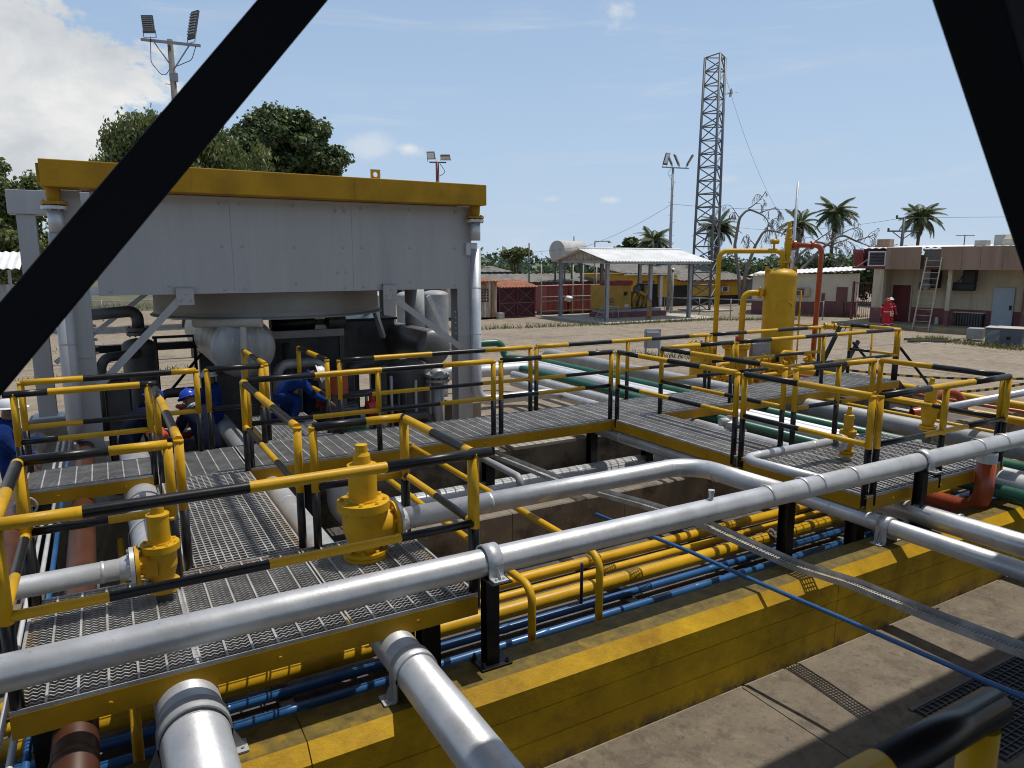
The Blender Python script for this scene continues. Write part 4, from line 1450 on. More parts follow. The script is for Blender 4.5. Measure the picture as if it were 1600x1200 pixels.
for i, (pts, r, m, lab) in enumerate((([(2.75, 13.6, 0.0), (2.75, 13.6, 1.9), (3.6, 13.6, 1.9), (3.6, 13.6, 0.0)], 0.09, VES, "grey looped pipe between the domed vessel and the kneeling man"),
                                    ([(4.2, 13.9, 0.0), (4.2, 13.9, 1.7), (5.3, 14.2, 1.75)], 0.11, DGRY, "dark bent pipe joining the dark upright tank's top"),
                                    ([(3.1, 14.4, 2.2), (3.1, 14.4, 1.1), (4.4, 14.4, 1.1), (4.4, 14.4, 0.0)], 0.08, DGRY, "dark stepped pipe hanging below the black motor's beam"),
                                    ([(0.75, 13.9, 0.0), (0.75, 13.9, 1.5), (1.5, 13.9, 1.5), (1.5, 13.9, 0.0)], 0.07, DGRY, "dark looped pipe behind the two bent workers"),
                                    ([(-0.1, 13.7, 0.9), (-0.1, 13.7, 2.2), (0.5, 14.2, 2.2)], 0.08, DGRY, "dark pipe rising beside the flanged separator"),
                                    ([(6.6, 14.6, 0.0), (6.6, 14.6, 1.35), (7.4, 14.6, 1.35), (7.4, 14.6, 0.6)], 0.1, WHT, "white elbow pipe just right of the cooler's right leg"))):
    pipe(lab, pts, r, m, bend=0.2)
for i, (x, y, z, m) in enumerate(((2.75, 13.6, 1.0, VES), (3.6, 13.6, 1.2, RED), (4.2, 13.9, 1.0, DGRY), (0.75, 13.9, 0.9, RED), (1.5, 13.9, 1.0, DGRY), (3.1, 14.4, 1.6, DGRY))):
    t = thing("wheel_valve", ("grey handwheel valve on the looped grey pipe", "red handwheel valve on the looped grey pipe", "dark handwheel valve on the bent pipe before the upright tank", "red handwheel valve behind the bent workers", "dark handwheel valve behind the bent workers", "dark handwheel valve below the black motor's beam")[i], "valve", (x, y, z))
    mb = MB()
    mb.flange((x, y, z - 0.16), (0, 0, 1), 0.17, 0.04, 0, 6)
    mb.flange((x, y, z + 0.16), (0, 0, 1), 0.17, 0.04, 0, 6)
    mb.lathe([(0.1, -0.15), (0.15, 0), (0.1, 0.15)], 18, (x, y, z))
    mb.tube([(x, y, z), (x - 0.08, y - 0.32, z)], 0.045, 10)
    mb.build("body", m, t)
    mb = MB()
    mb.tube([Vector((x - 0.08 + 0.14 * math.cos(a), y - 0.33 - 0.03 * math.cos(a), z + 0.14 * math.sin(a))) for a in [2 * math.pi * q / 18 for q in range(19)]], 0.016, 8, caps=False)
    for q in range(3):
        a = math.pi * q / 3
        c_, s_ = 0.14 * math.cos(a), 0.14 * math.sin(a)
        mb.tube([(x - 0.08 - c_, y - 0.33 + 0.03 * math.cos(a), z - s_), (x - 0.08 + c_, y - 0.33 - 0.03 * math.cos(a), z + s_)], 0.010, 6)
    mb.build("handwheel", m, t)
# low concrete plinths and pale litter lit by the sun behind the walkway
for i, (x0, y0, x1, y1, h) in enumerate(((0.05, 10.75, 0.75, 11.4, 0.75), (3.1, 11.0, 3.9, 11.7, 0.75), (6.4, 13.5, 7.0, 14.4, 0.8))):
    tag(MB().bbox((x0, y0, 0), (x1, y1, h), 0.03).build("plinth", PAD if i < 2 else CONC), ("pale concrete plinth in front of the crouching workers", "pale concrete plinth beside the kneeling man's platform", "stained concrete plinth at the foot of the cooler's right leg")[i], "plinth")
t = thing("wheel_valve", "grey gate valve with a handwheel between the brown pipes", "valve", (-0.86, 8.6, 0.9))
mb = MB()
mb.lathe([(0.05, 0), (0.08, 0.06), (0.06, 0.14), (0.04, 0.28)], 14, (-0.86, 8.6, 0.93))
mb.tube([(-0.86, 8.6, 1.2), (-0.86, 8.6, 1.36)], 0.014, 8)
mb.build("body", GRYP, t)
mb = MB()
w = [(-0.86 + 0.1 * math.cos(a), 8.6, 1.30 + 0.1 * math.sin(a)) for a in [2 * math.pi * i / 20 for i in range(21)]]
mb.tube([Vector(p) for p in w], 0.012, 8, caps=False)
for i in range(4):
    a = math.pi / 2 * i
    mb.tube([(-0.86, 8.6, 1.30), (-0.86 + 0.1 * math.cos(a), 8.6, 1.30 + 0.1 * math.sin(a))], 0.008, 6)
mb.build("handwheel", GRYP, t)

# ------------------------------------------------------------------ yellow separator skid on the yard
TX, TY = 16.75, 13.85
tk = thing("separator_tank", "tall yellow upright separator tank with a domed top", "tank", (TX, TY, 0))
mb = MB()
mb.lathe([(0.44, 0.6), (0.44, 3.42)], 44, (TX, TY, 0))
mb.dome(0.44, 0.22, 44, 9, (TX, TY, 3.42))
mb.build("shell", YEL, tk)
MB().lathe([(0.42, 0.16), (0.42, 0.6)], 36, (TX, TY, 0)).build("skirt", YEL, tk)
mb = MB()
r_ = Vector((0.867, -0.4985, 0))
f_ = Vector((-0.4985, -0.867, 0))
T0 = Vector((TX, TY, 0))
for s_ in (-1, 1):
    p = T0 + r_ * (0.39 * s_)
    mb.beam(p + Vector((0, 0, 3.32)), p + Vector((0, 0, 3.66)), 0.12, 0.03, up=f_)
    mb.tube([p + Vector((0, 0, 3.62)) - f_ * 0.03, p + Vector((0, 0, 3.62)) + f_ * 0.03], 0.055, 12)
mb.build("lifting_lug", YEL, tk)
mb = MB()
c_ = T0 + f_ * 0.445
mb.tube([c_ + r_ * (0.23 * math.cos(a)) + Vector((0, 0, 2.55 + 0.17 * math.sin(a))) - f_ * (0.06 * math.cos(a) ** 2) for a in [math.pi * i / 14 for i in range(15)]], 0.018, 8)
mb.build("name_plate_hood", YEL, tk)
mb = MB()
mb.tube(fil([T0 + Vector((0.05, 0, 3.6)), T0 + Vector((0.05, 0, 4.10)), Vector((15.2, 14.72, 4.10)), Vector((15.12, 14.66, 0.3))], 0.22), 0.07, 18)
mb.flange(T0 + Vector((0.05, 0, 3.80)), (0, 0, 1), 0.14, 0.05, 0, 8)
tag(mb.build("overhead_pipe", YEL), "yellow pipe arching from the separator tank top down to the skid", "pipe")
mb = MB()
mb.tube(fil([T0 - r_ * 0.40 + Vector((0, 0, 2.93)), T0 - r_ * 1.02 + Vector((0, 0, 2.93)), T0 - r_ * 1.05 + Vector((0, 0, 0.5))], 0.22), 0.085, 18)
mb.flange(T0 - r_ * 0.56 + Vector((0, 0, 2.93)), r_, 0.16, 0.06, 0, 8)
tag(mb.build("side_pipe", YEL), "yellow elbow pipe from the side of the separator tank down to the skid", "pipe")
psv_t = thing("relief_valve", "slim yellow relief valve on top of the separator tank", "valve", (TX + 0.18, TY - 0.1, 3.6))
pv = Vector((TX + 0.16, TY - 0.06, 0))
mb = MB()
mb.lathe([(0.05, 3.58), (0.05, 3.86), (0.07, 3.95), (0.10, 4.1), (0.11, 4.3), (0.09, 4.42), (0.11, 4.43), (0.11, 4.47), (0.075, 4.48), (0.075, 4.72), (0.05, 4.74), (0.045, 4.9), (0.001, 4.92)], 20, pv)
mb.flange(pv + Vector((0, 0, 3.80)), (0, 0, 1), 0.13, 0.05, 0, 6)
mb.build("body", YEL, psv_t)
mb = MB()
mb.tube([pv - r_ * 0.28 + Vector((0, 0, 4.36)), pv - r_ * 0.5 + Vector((0, 0, 4.36))], 0.07, 14)
mb.tube([pv - r_ * 0.40 + Vector((0, 0, 4.1)), pv - r_ * 0.40 + Vector((0, 0, 4.36))], 0.03, 10)
tag(mb.build("gauge", YEL), "small yellow gauge beside the separator's relief valve", "gauge")
mb = MB()
mb.tube(fil([pv + r_ * 0.09 + Vector((0, 0, 4.26)), pv + r_ * 0.95 + Vector((0, 0, 4.26)), pv + r_ * 0.90 + Vector((0, 0, 0.0))], 0.2), 0.072, 18)
mb.flange(pv + r_ * 0.16 + Vector((0, 0, 4.26)), r_, 0.14, 0.07, 0, 8)
mb.flange(pv + r_ * 0.66 + Vector((0, 0, 4.26)), r_, 0.12, 0.06, 0, 8)
tag(mb.build("blowdown_pipe", ORG), "orange blowdown pipe bending down beside the separator tank", "pipe")
mb = MB()
mb.tube([T0 + r_ * 0.44 + Vector((0, 0, 3.0)), T0 + r_ * 0.6 + Vector((0, 0, 3.0)), T0 + r_ * 0.6 + Vector((0, 0, 1.1)), T0 + r_ * 0.44 + Vector((0, 0, 1.1))], 0.018, 8)
tag(mb.build("level_gauge", YEL), "thin yellow level gauge line on the right of the separator tank", "gauge")
mb = MB()
a0 = T0 + r_ * 0.44 + Vector((0, 0, 2.02))
a1 = a0 + r_ * 2.4 - f_ * 0.2 + Vector((0, 0, -0.12))
mb.tube([a0, a1], 0.032, 12)
for q in (0.40, 0.52):
    mb.flange(a0 + (a1 - a0) * q, r_, 0.1, 0.05, 0, 6)
mb.lathe([(0.07, -0.08), (0.09, 0), (0.07, 0.08)], 14, a0 + (a1 - a0) * 0.46, r_)
vt = thing("gate_valve_line", "yellow pipe with a gate valve reaching right from the separator tank", "valve", (TX + 0.5, TY - 0.4, 0))
mb.build("pipe", YEL, vt)
mb = MB()
wc = a0 + (a1 - a0) * 0.58 + f_ * 0.16
mb.tube([wc + r_ * 0.11 * math.cos(a) + Vector((0, 0, 0.11 * math.sin(a))) for a in [2 * math.pi * i / 18 for i in range(19)]], 0.012, 7, caps=False)
mb.tube([wc, wc - f_ * 0.16], 0.014, 7)
mb.build("handwheel", DGRY, vt)
MB().tube([a1, a1 * 1 + Vector((0, 0, -1.9))], 0.03, 10).build("stand", YEL, vt)

sk = thing("metering_skid", "yellow metering skid with small vessels, valves and tubing", "skid", (15.2, 14.2, 0))
mb = MB()
for a, b in (((13.7, 13.5, 0.1), (17.6, 13.5, 0.1)), ((13.7, 15.0, 0.1), (17.6, 15.0, 0.1)), ((13.7, 13.5, 0.1), (13.7, 15.0, 0.1)), ((17.6, 13.5, 0.1), (17.6, 15.0, 0.1)), ((15.7, 13.5, 0.1), (15.7, 15.0, 0.1))):
    mb.beam(a, b, 0.1, 0.16)
mb.box((13.75, 13.55, 0.12), (17.55, 14.95, 0.14))
mb.build("base_frame", YELD, sk)
for c in ((14.45, 14.5), (15.28, 14.0)):
    mb = MB()
    mb.lathe([(0.30, 0.18), (0.30, 1.42)], 28, (*c, 0))
    mb.flange((*c, 1.46), (0, 0, 1), 0.38, 0.06, 0, 12)
    mb.flange((*c, 1.53), (0, 0, 1), 0.38, 0.06, 0, 12)
    mb.build("filter_vessel", YEL, sk)
random.seed(5)
for i in range(9):
    c = Vector((14.0 + i * 0.42, 13.45 + 0.25 * (i % 3), 0.55 + 0.12 * (i % 2)))
    mb = MB()
    mb.lathe([(0.001, -0.13), (0.12, -0.13), (0.12, -0.09), (0.06, -0.08), (0.085, 0), (0.06, 0.08), (0.12, 0.09), (0.12, 0.13), (0.001, 0.13)], 16, c, (1, 0, 0))
    mb.tube([c, c + Vector((0, 0, 0.2))], 0.03, 10)
    mb.tube([c + Vector((0, 0, 0.2)), c + Vector((0, 0, 0.23))], 0.08, 14)
    mb.tube([c - Vector((0.3, 0, 0)), c + Vector((0.3, 0, 0))], 0.045, 12)
    mb.build("valve", YEL, sk)
for i in range(11):
    c = Vector((14.05 + i * 0.36, 13.25 + 0.12 * (i % 3), 0.86 + 0.13 * (i % 3)))
    mb = MB()
    axv = (1, 0, 0) if i % 2 else (0.4, 0.9, 0)
    mb.lathe([(0.001, -0.15), (0.11, -0.15), (0.11, -0.11), (0.06, -0.10), (0.09, 0), (0.06, 0.10), (0.11, 0.11), (0.11, 0.15), (0.001, 0.15)], 16, c, axv)
    mb.tube([c - Vector(axv).normalized() * 0.34, c + Vector(axv).normalized() * 0.34], 0.05, 12)
    mb.tube([c, c + Vector((0, 0, 0.16))], 0.028, 10)
    mb.tube([c + Vector((-0.11, 0, 0.16)), c + Vector((0.11, 0.02, 0.18))], 0.014, 8)
    mb.tube([c, Vector((c.x, c.y, 0.15))], 0.045, 10)
    mb.build("valve", YEL, sk)
for (a_, b_) in (((13.9, 13.3, 1.15), (15.1, 13.3, 1.15)), ((15.4, 13.2, 0.75), (17.5, 13.2, 0.75)), ((16.2, 13.2, 1.35), (17.4, 13.2, 1.2)), ((13.8, 13.9, 0.5), (14.4, 13.2, 0.5))):
    MB().tube(fil([Vector(a_) - Vector((0, 0, 0.6)), a_, b_, Vector(b_) - Vector((0, 0, 0.7))], 0.12, 4), 0.055, 12).build("pipe_spool", YEL, sk)
for i in range(8):
    x = 14.1 + 0.45 * i
    mb = MB()
    mb.tube(fil([(x, 13.6, 0.2), (x, 13.6, 0.95 + 0.1 * (i % 3)), (x + 0.3, 13.75, 0.95 + 0.1 * (i % 3)), (x + 0.3, 13.75, 0.3)], 0.06, 4), 0.013, 8)
    mb.build("tubing", DGRY if i % 2 else YEL, sk)
mb = MB()
mb.tube([(15.9, 13.75, 0.1), (15.9, 13.75, 1.1)], 0.04, 10)
mb.build("box_stand", YEL, sk)
mb = MB()
mb.bbox((-0.26, -0.12, 1.06), (0.26, 0.12, 1.56), 0.02, 0, Matrix.Translation((15.9, 13.7, 0)) @ Matrix.Rotation(rad(-25), 4, "Z"))
mb.build("junction_box", GRYP, sk)
mb = MB()
mb.bbox((-0.2, -0.13, 0.002), (0.2, -0.1215, 0.3), 0.003, 0, Matrix.Translation((15.9, 13.7, 1.2)) @ Matrix.Rotation(rad(-25), 4, "Z"))
mb.build("box_label", GRYP, sk)
mb = MB()
mb.lathe([(0.001, 0), (0.10, 0), (0.10, 0.12), (0.001, 0.12)], 16, (16.35, 13.45, 1.12), f_)
mb.tube([(16.35, 13.45, 0.4), (16.35, 13.45, 1.1)], 0.03, 8)
mb.build("pressure_gauge", BLK, sk)
MB().tube([(15.55, 14.2, 1.58), (15.55, 14.2, 1.72)], 0.07, 12).build("warning_beacon", RED, sk)
tag(MB().bbox((17.05, 12.4, 0.55), (17.6, 12.7, 1.05), 0.02).tube([(17.3, 12.55, 0), (17.3, 12.55, 0.55)], 0.05, 10).build("green_box", mat("dark_green_paint", (0.02, 0.045, 0.03), 0.5)), "dark green steel box on a post beside the stair", "box")

# stair down from the end of the far walkway
st = thing("stair", "black steel stair running down from the end of the far walkway", "stair", (16, 9.7, 0))
for y in (9.15, 10.28):
    MB().beam((15.05, y, 1.15), (16.5, y, 0.05), 0.05, 0.18).build("stringer", BLK, st)
    mb = MB()
    mb.tube(fil([(15.05, y, 1.95), (16.45, y, 0.9), (16.45, y, 0.05)], 0.1), 0.03, 10)
    mb.build("handrail", BLK, st)
for i in range(5):
    MB().box((15.12 + i * 0.27, 9.2, 0.98 - i * 0.205), (15.36 + i * 0.27, 10.23, 1.01 - i * 0.205)).build("tread", GALV, st)
for (a, b), lab in ((((13.4, 10.55, 0.05), (14.9, 10.55, 2.3)), "black sloping stay left of the stair behind the far walkway"), (((15.1, 11.0, 0.3), (16.3, 11.0, 1.85)), "black sloping stay right of the orange pipe behind the far walkway")):
    tag(MB().beam(a, b, 0.06, 0.09).build("stay", BLK), lab, "stay")
# red handwheel valve and cage of yellow pipes by the tall relief valve
rv = thing("red_valve", "red valve with a curved red pipe bend lying out on the yard", "valve", (13.9, 7.4, 0.8))
mb = MB()
mb.tube([Vector((13.9 + 0.30 * r_.x * math.cos(a), 7.4 + 0.30 * r_.y * math.cos(a), 1.0 + 0.34 * math.sin(a))) for a in [math.pi * i / 14 for i in range(15)]], 0.075, 16)
mb.build("bend", ORG, rv)
mb = MB()
mb.flange((13.55, 7.55, 0.95), r_, 0.17, 0.06, 0, 8)
mb.flange((13.65, 7.5, 0.95), r_, 0.17, 0.06, 0, 8)
mb.lathe([(0.10, -0.15), (0.13, 0), (0.1, 0.15)], 16, (13.35, 7.62, 0.95), r_)
mb.build("body", ORG, rv)
MB().tube([(13.4, 7.6, 0), (13.4, 7.6, 0.85)], 0.06, 12).build("stand", ORG, rv)
# white actuator and its red valve on the clad pipe
t = thing("actuated_valve", "white actuated valve with a red foot beside the branch walkway", "valve", (8.75, 7.95, 0.95))
mb = MB()
mb.lathe([(0.09, 0), (0.12, 0.05), (0.12, 0.12), (0.05, 0.15), (0.05, 0.22)], 18, (8.9, 8.2, 1.06))
mb.tube([(8.72, 8.25, 1.18), (9.08, 8.15, 1.18)], 0.07, 14)
mb.build("actuator", WHT, t)
mb = MB()
mb.lathe([(0.07, 0), (0.07, 0.04), (0.03, 0.05), (0.03, 0.12), (0.075, 0.13), (0.075, 0.15)], 16, (8.52, 7.6, 1.06))
mb.build("bonnet", SIL, t)
MB().lathe([(0.001, 0), (0.08, 0), (0.08, 0.05), (0.001, 0.05)], 16, (8.52, 7.6, 1.0)).build("foot", RED, t)

# ------------------------------------------------------------------ buildings and plant round the yard
CREAM = mat("cream_wall", (0.52, 0.45, 0.32), 0.9, 0, 0.18, 1.2, col2=(0.30, 0.24, 0.165), bump=0.15, bscale=10, thr=(0.48, 0.68), streak=True)
MARO = mat("maroon_dado", (0.19, 0.075, 0.075), 0.85, 0, 0.2, 1.5, col2=(0.28, 0.17, 0.16), thr=(0.56, 0.72))
FASC = mat("brown_fascia", (0.235, 0.15, 0.10), 0.75, 0.0, 0.18, 1.2, streak=True, col2=(0.30, 0.20, 0.145))
DRED = mat("dark_red_door", (0.13, 0.018, 0.022), 0.55, 0, 0.25, 2.0)
DOORB = mat("grey_blue_door", (0.36, 0.42, 0.47), 0.6, 0, 0.12, 2.0)
BRD = mat("brown_red_door", (0.17, 0.075, 0.065), 0.6, 0, 0.15, 2.0)
RUST = mat("rusty_roof", (0.36, 0.14, 0.07), 0.85, 0, 0.3, 2.0, col2=(0.22, 0.075, 0.04))
WHR = mat("white_sheet_roof", (0.74, 0.74, 0.72), 0.6, 0.1, 0.12, 0.7, col2=(0.6, 0.59, 0.56))
OLDR = mat("old_grey_roof", (0.13, 0.12, 0.105), 0.9, 0, 0.3, 1.2, col2=(0.2, 0.185, 0.16))
YBLD = mat("yellow_building_paint", (0.60, 0.33, 0.02), 0.7, 0, 0.12, 1.0)
GENY = mat("generator_yellow", (0.42, 0.245, 0.035), 0.5, 0, 0.2, 2.0)
PINKR = mat("faded_red_paint", (0.34, 0.085, 0.065), 0.7, 0, 0.2, 1.5, col2=(0.27, 0.075, 0.06))
RUSTW = mat("flaking_white_paint", (0.52, 0.51, 0.47), 0.8, 0, 0.15, 1.6, col2=(0.28, 0.14, 0.05), thr=(0.46, 0.56), streak=True)
GLASS = mat("dark_glass", (0.02, 0.022, 0.025), 0.15, 0, 0.2, 2)


def corr_roof(mb, x0, x1, ylo, zlo, yhi, zhi, pitch=0.25, amp=0.03, t=0.02, m=0):
    """corrugated sheet sloping in y between (ylo, zlo) and (yhi, zhi); waves across x"""
    n = int((x1 - x0) / pitch * 4)
    o = len(mb.v)
    for i in range(n + 1):
        x = x0 + (x1 - x0) * i / n
        w = amp * math.sin(2 * math.pi * (i / 4))
        for (y, z) in ((ylo, zlo), (yhi, zhi)):
            mb.v.append((x, y, z + w))
            mb.v.append((x, y, z + w - t))
    for i in range(n):
        a, b = o + i * 4, o + (i + 1) * 4
        mb.quadf((a, b, b + 2, a + 2), m)
        mb.quadf((a + 1, a + 3, b + 3, b + 1), m)
        mb.quadf((a, a + 1, b + 1, b), m)
        mb.quadf((a + 2, b + 2, b + 3, a + 3), m)


# open shed with gabled white roof
sh = thing("open_shed", "open sided shed with a gabled white sheet roof over the generator", "shed", (31, 38.6, 0))
for x in (27.5, 31.0, 34.45):
    for y in (35.9, 41.1):
        mb = MB()
        mb.ibeam((x, y, 0), (x, y, 3.68), 0.2, 0.22, 0.014, up=(0, 1, 0))
        mb.build("column", GRYP, sh)
for y in (35.9, 41.1):
    MB().ibeam((27.3, y, 3.78), (34.7, y, 3.78), 0.12, 0.18).build("eave_beam", GRYP, sh)
for x in (27.5, 31.0, 34.45):
    mb = MB()
    mb.beam((x, 35.6, 3.80), (x, 41.4, 3.80), 0.12, 0.16)
    mb.beam((x, 35.4, 3.78), (x, 38.5, 4.52), 0.07, 0.08)
    mb.beam((x, 41.6, 3.78), (x, 38.5, 4.52), 0.07, 0.08)
    for k in (-2, -1, 0, 1, 2):
        y = 38.5 + k * 0.9
        mb.beam((x, y, 3.86), (x, y, 4.50 - abs(k) * 0.215), 0.045, 0.045)
        if k:
            mb.beam((x, y, 3.86), (x, y - math.copysign(0.9, k), 4.46 - (abs(k) - 1) * 0.215), 0.04, 0.04)
    mb.build("roof_truss", GRYP, sh)
for ylo in (35.25, 41.75):
    mb = MB()
    corr_roof(mb, 27.1, 35.9, ylo, 3.83, 38.5, 4.63)
    mb.build("roof_sheet", WHR, sh)
MB().tube([(27.05, 38.5, 4.66), (35.95, 38.5, 4.66)], 0.07, 8).build("ridge_cap", WHR, sh)
MB().box((27.3, 35.25, 3.66), (35.7, 35.27, 3.80)).build("gutter_board", GRYP, sh)
MB().tube([(34.6, 39.6, 4.5), (34.6, 39.6, 5.25)], 0.14, 14).lathe([(0.001, 5.25), (0.2, 5.25), (0.2, 5.36), (0.001, 5.36)], 14, (34.6, 39.6, 0)).build("exhaust_stack", BLK, sh)
slab = MB().bbox((26.6, 34.7, -0.02), (36.4, 42.2, 0.09), 0.02).build("shed_slab", PAD)
struct(slab)
gn = thing("generator", "yellow diesel generator set on a grey skid under the shed", "generator", (31, 38.8, 0.09))
MB().bbox((29.0, 38.0, 0.09), (34.4, 39.8, 0.42), 0.03).build("plinth", MARO, gn)
MB().bbox((29.1, 38.15, 0.422), (34.0, 39.6, 0.62), 0.03).build("skid", GRYP, gn)
MB().bbox((29.0, 38.1, 0.63), (30.55, 39.7, 2.25), 0.05).build("alternator_box", GENY, gn)
MB().bbox((29.9, 38.05, 2.252), (31.35, 39.75, 2.55), 0.05).build("canopy", mat("crimson_paint", (0.27, 0.02, 0.04), 0.5), gn)
MB().bbox((30.57, 38.2, 0.63), (31.35, 39.6, 2.24), 0.04).build("control_panel", GENY, gn)
mb = MB()
mb.bbox((31.4, 38.4, 0.7), (32.95, 39.4, 1.5), 0.04)
for i in range(5):
    mb.bbox((31.5 + i * 0.28, 38.36, 1.5), (31.72 + i * 0.28, 39.44, 1.78), 0.03)
mb.tube(fil([(31.5, 38.3, 1.0), (31.7, 38.15, 1.9), (32.6, 38.15, 1.5), (32.8, 38.4, 2.2)], 0.2), 0.11, 12)
mb.tube([(31.6, 38.25, 0.8), (31.6, 38.25, 1.3)], 0.12, 12)
mb.tube([(32.1, 38.25, 0.8), (32.1, 38.25, 1.2)], 0.1, 12)
mb.build("engine", GENY, gn)
mb = MB()
mb.lathe([(0.001, 0), (0.3, 0), (0.32, 0.1), (0.2, 0.2), (0.001, 0.2)], 18, (31.75, 38.2, 1.95), (0, -1, 0))
mb.build("air_filter", DGRY, gn)
MB().bbox((33.0, 38.1, 0.7), (33.6, 39.7, 2.3), 0.03).build("radiator", BLK, gn)
for xx in (30.64, 31.0):
    MB().bbox((xx, 38.185, 1.0), (xx + 0.28, 38.198, 1.9), 0.004).build("panel_door", GENY, gn)
MB().bbox((30.7, 38.17, 1.55), (30.95, 38.184, 1.8), 0.003).build("gauge_panel", BLK, gn)
MB().bbox((30.75, 38.16, 0.75), (31.1, 38.183, 0.95), 0.003).build("data_plate", WHT, gn)
for k in range(6):
    MB().box((29.15, 38.085, 0.9 + k * 0.09), (29.8, 38.098, 0.94 + k * 0.09)).build("louvre", DGRY, gn)
MB().bbox((29.95, 38.08, 0.8), (30.45, 38.098, 2.1), 0.004).build("service_door", GENY, gn)
for xx in (31.6, 32.0, 32.4, 32.8):
    MB().tube(fil([(xx, 38.35, 0.75), (xx - 0.05, 38.12, 1.1), (xx + 0.15, 38.3, 1.45)], 0.12, 4), 0.045, 8).build("engine_pipe", DGRY, gn)
t = thing("wooden_board", "brown board with black marks leaning on a shed column", "board", (31, 35.7, 0.09))
MB().bbox((30.55, 35.62, 0.1), (30.95, 35.66, 1.4), 0.006, 0).build("board", mat("plywood", (0.24, 0.14, 0.06), 0.8, 0, 0.3, 3, col2=(0.05, 0.03, 0.02), thr=(0.55, 0.6)), t)
t = thing("step_stand", "light tubular steel step frame standing beside the generator", "steps", (28.3, 37.0, 0.09))
for y in (36.7, 37.3):
    MB().tube(fil([(27.6, y, 0.1), (28.2, y, 0.95), (29.1, y, 0.95), (29.1, y, 0.1)], 0.06, 4), 0.03, 8).build("frame_tube", GRYP, t)
for i in range(3):
    MB().box((27.68 + i * 0.2, 36.72, 0.3 + i * 0.25), (27.9 + i * 0.2, 37.28, 0.33 + i * 0.25)).build("tread", GALV, t)
t = thing("white_bag", "white plastic bundle hung on the red containers' rail", "bag", (28.2, 41.2, 0.9))
mb = MB()
rg = bmesh.new()
bmesh.ops.create_icosphere(rg, subdivisions=3, radius=0.3)
for v in rg.verts:
    v.co *= 1 + 0.18 * math.sin(v.co.x * 13 + v.co.z * 7) * math.sin(v.co.y * 11)
    v.co.z *= 0.7
    v.co += Vector((29.0, 42.3, 1.2))
rg.verts.index_update()
mb.v = [tuple(v.co) for v in rg.verts]
for f in rg.faces:
    mb.quadf([v.index for v in f.verts])
mb.build("bundle", WHT, t)
rg.free()
# red containers behind
for i, (x, w, h) in enumerate(((28.0, 1.8, 2.02), (29.95, 1.9, 2.05), (32.0, 2.0, 2.0))):
    t = thing("red_skip", ("faded red steel bin beside the dark red cage", "faded red steel bin in the middle behind the shed columns", "faded red steel bin partly behind the generator")[i], "bin", (x + w / 2, 44, 0), group="faded red steel bins behind the shed")
    MB().bbox((x, 43.6, 0.15), (x + w, 45.4, h), 0.04).build("body", PINKR, t)
    for k in range(4):
        MB().box((x + 0.1 + k * (w - 0.3) / 3, 43.54, 0.2), (x + 0.2 + k * (w - 0.3) / 3, 43.598, h - 0.1)).build("rib", PINKR, t)
    MB().box((x - 0.03, 43.55, h + 0.002), (x + w + 0.03, 45.45, h + 0.06)).build("lid", PINKR, t)
    MB().box((x + 0.1, 43.8, 0), (x + w - 0.1, 45.2, 0.148)).build("base", DGRY, t)
# dark red cage store
cg = thing("gas_cage", "dark red cage store with diagonal braces and a rusty roof", "cage", (24.8, 42.6, 0))
X0, X1, YF, YB = 23.4, 26.2, 42.4, 44.4
MB().box((X0, YB - 0.03, 0), (X1, YB, 2.1)).build("back_sheet", DRED, cg)
MB().box((X0, YF + 0.06, 0), (X0 + 0.03, YB - 0.032, 2.1)).build("side_sheet", DRED, cg)
MB().box((X1 - 0.03, YF + 0.06, 0), (X1, YB - 0.032, 2.1)).build("side_sheet", DRED, cg)
MB().box((X0 + 0.032, YF + 0.05, 0), (X1 - 0.032, YF + 0.07, 2.05)).build("mesh_panel", mat("cage_mesh", (0.06, 0.012, 0.014), 0.7), cg)
for a in (X0, (X0 + X1) / 2, X1):
    MB().box((a - 0.06, YF - 0.03, 0), (a + 0.06, YF + 0.04, 2.1)).build("frame_post", DRED, cg)
DR2 = mat("cage_bar_paint", (0.20, 0.10, 0.10), 0.6)
for i in range(2):
    a, b = X0 + 0.08 + i * (X1 - X0) / 2, X0 + (i + 1) * (X1 - X0) / 2 - 0.08
    for z0, z1 in ((0.1, 1.0), (1.05, 2.0)):
        MB().beam((a, YF, z0), (b, YF, z1), 0.02, 0.035).build("brace_bar", DR2, cg)
        MB().beam((a, YF - 0.022, z1), (b, YF - 0.022, z0), 0.02, 0.035).build("brace_bar", DR2, cg)
    for z in (0.06, 1.02, 2.04):
        MB().beam((a, YF, z), (b, YF, z), 0.03, 0.05).build("frame_bar", DR2, cg)
mb = MB()
corr_roof(mb, X0 - 0.15, X1 + 0.15, YF - 0.25, 2.1, YB + 0.1, 2.52)
mb.build("roof_sheet", RUST, cg)
# flaking white cabin
cb = thing("rusty_cabin", "flaking white cabin with a grid window and rust streaks", "cabin", (21.9, 42.6, 0))
MB().bbox((20.0, 42.2, 0.12), (23.1, 44.6, 2.5), 0.03).build("body", RUSTW, cb)
mb = MB()
corr_roof(mb, 19.9, 23.2, 42.0, 2.53, 44.7, 2.72)
mb.build("roof_sheet", RUST, cb)
for x in (21.0, 21.5, 22.65):
    MB().box((x, 42.12, 0.15), (x + 0.16, 42.198, 2.48)).build("rib", mat("rust_streak", (0.30, 0.17, 0.06), 0.8, 0, 0.4, 3), cb)
MB().bbox((21.75, 42.13, 0.15), (22.55, 42.197, 2.3), 0.01).build("door", RUSTW, cb)
for i in range(3):
    for j in range(5):
        MB().box((21.9 + i * 0.19, 42.115, 1.15 + j * 0.19), (22.03 + i * 0.19, 42.128, 1.28 + j * 0.19)).build("pane", GLASS, cb)
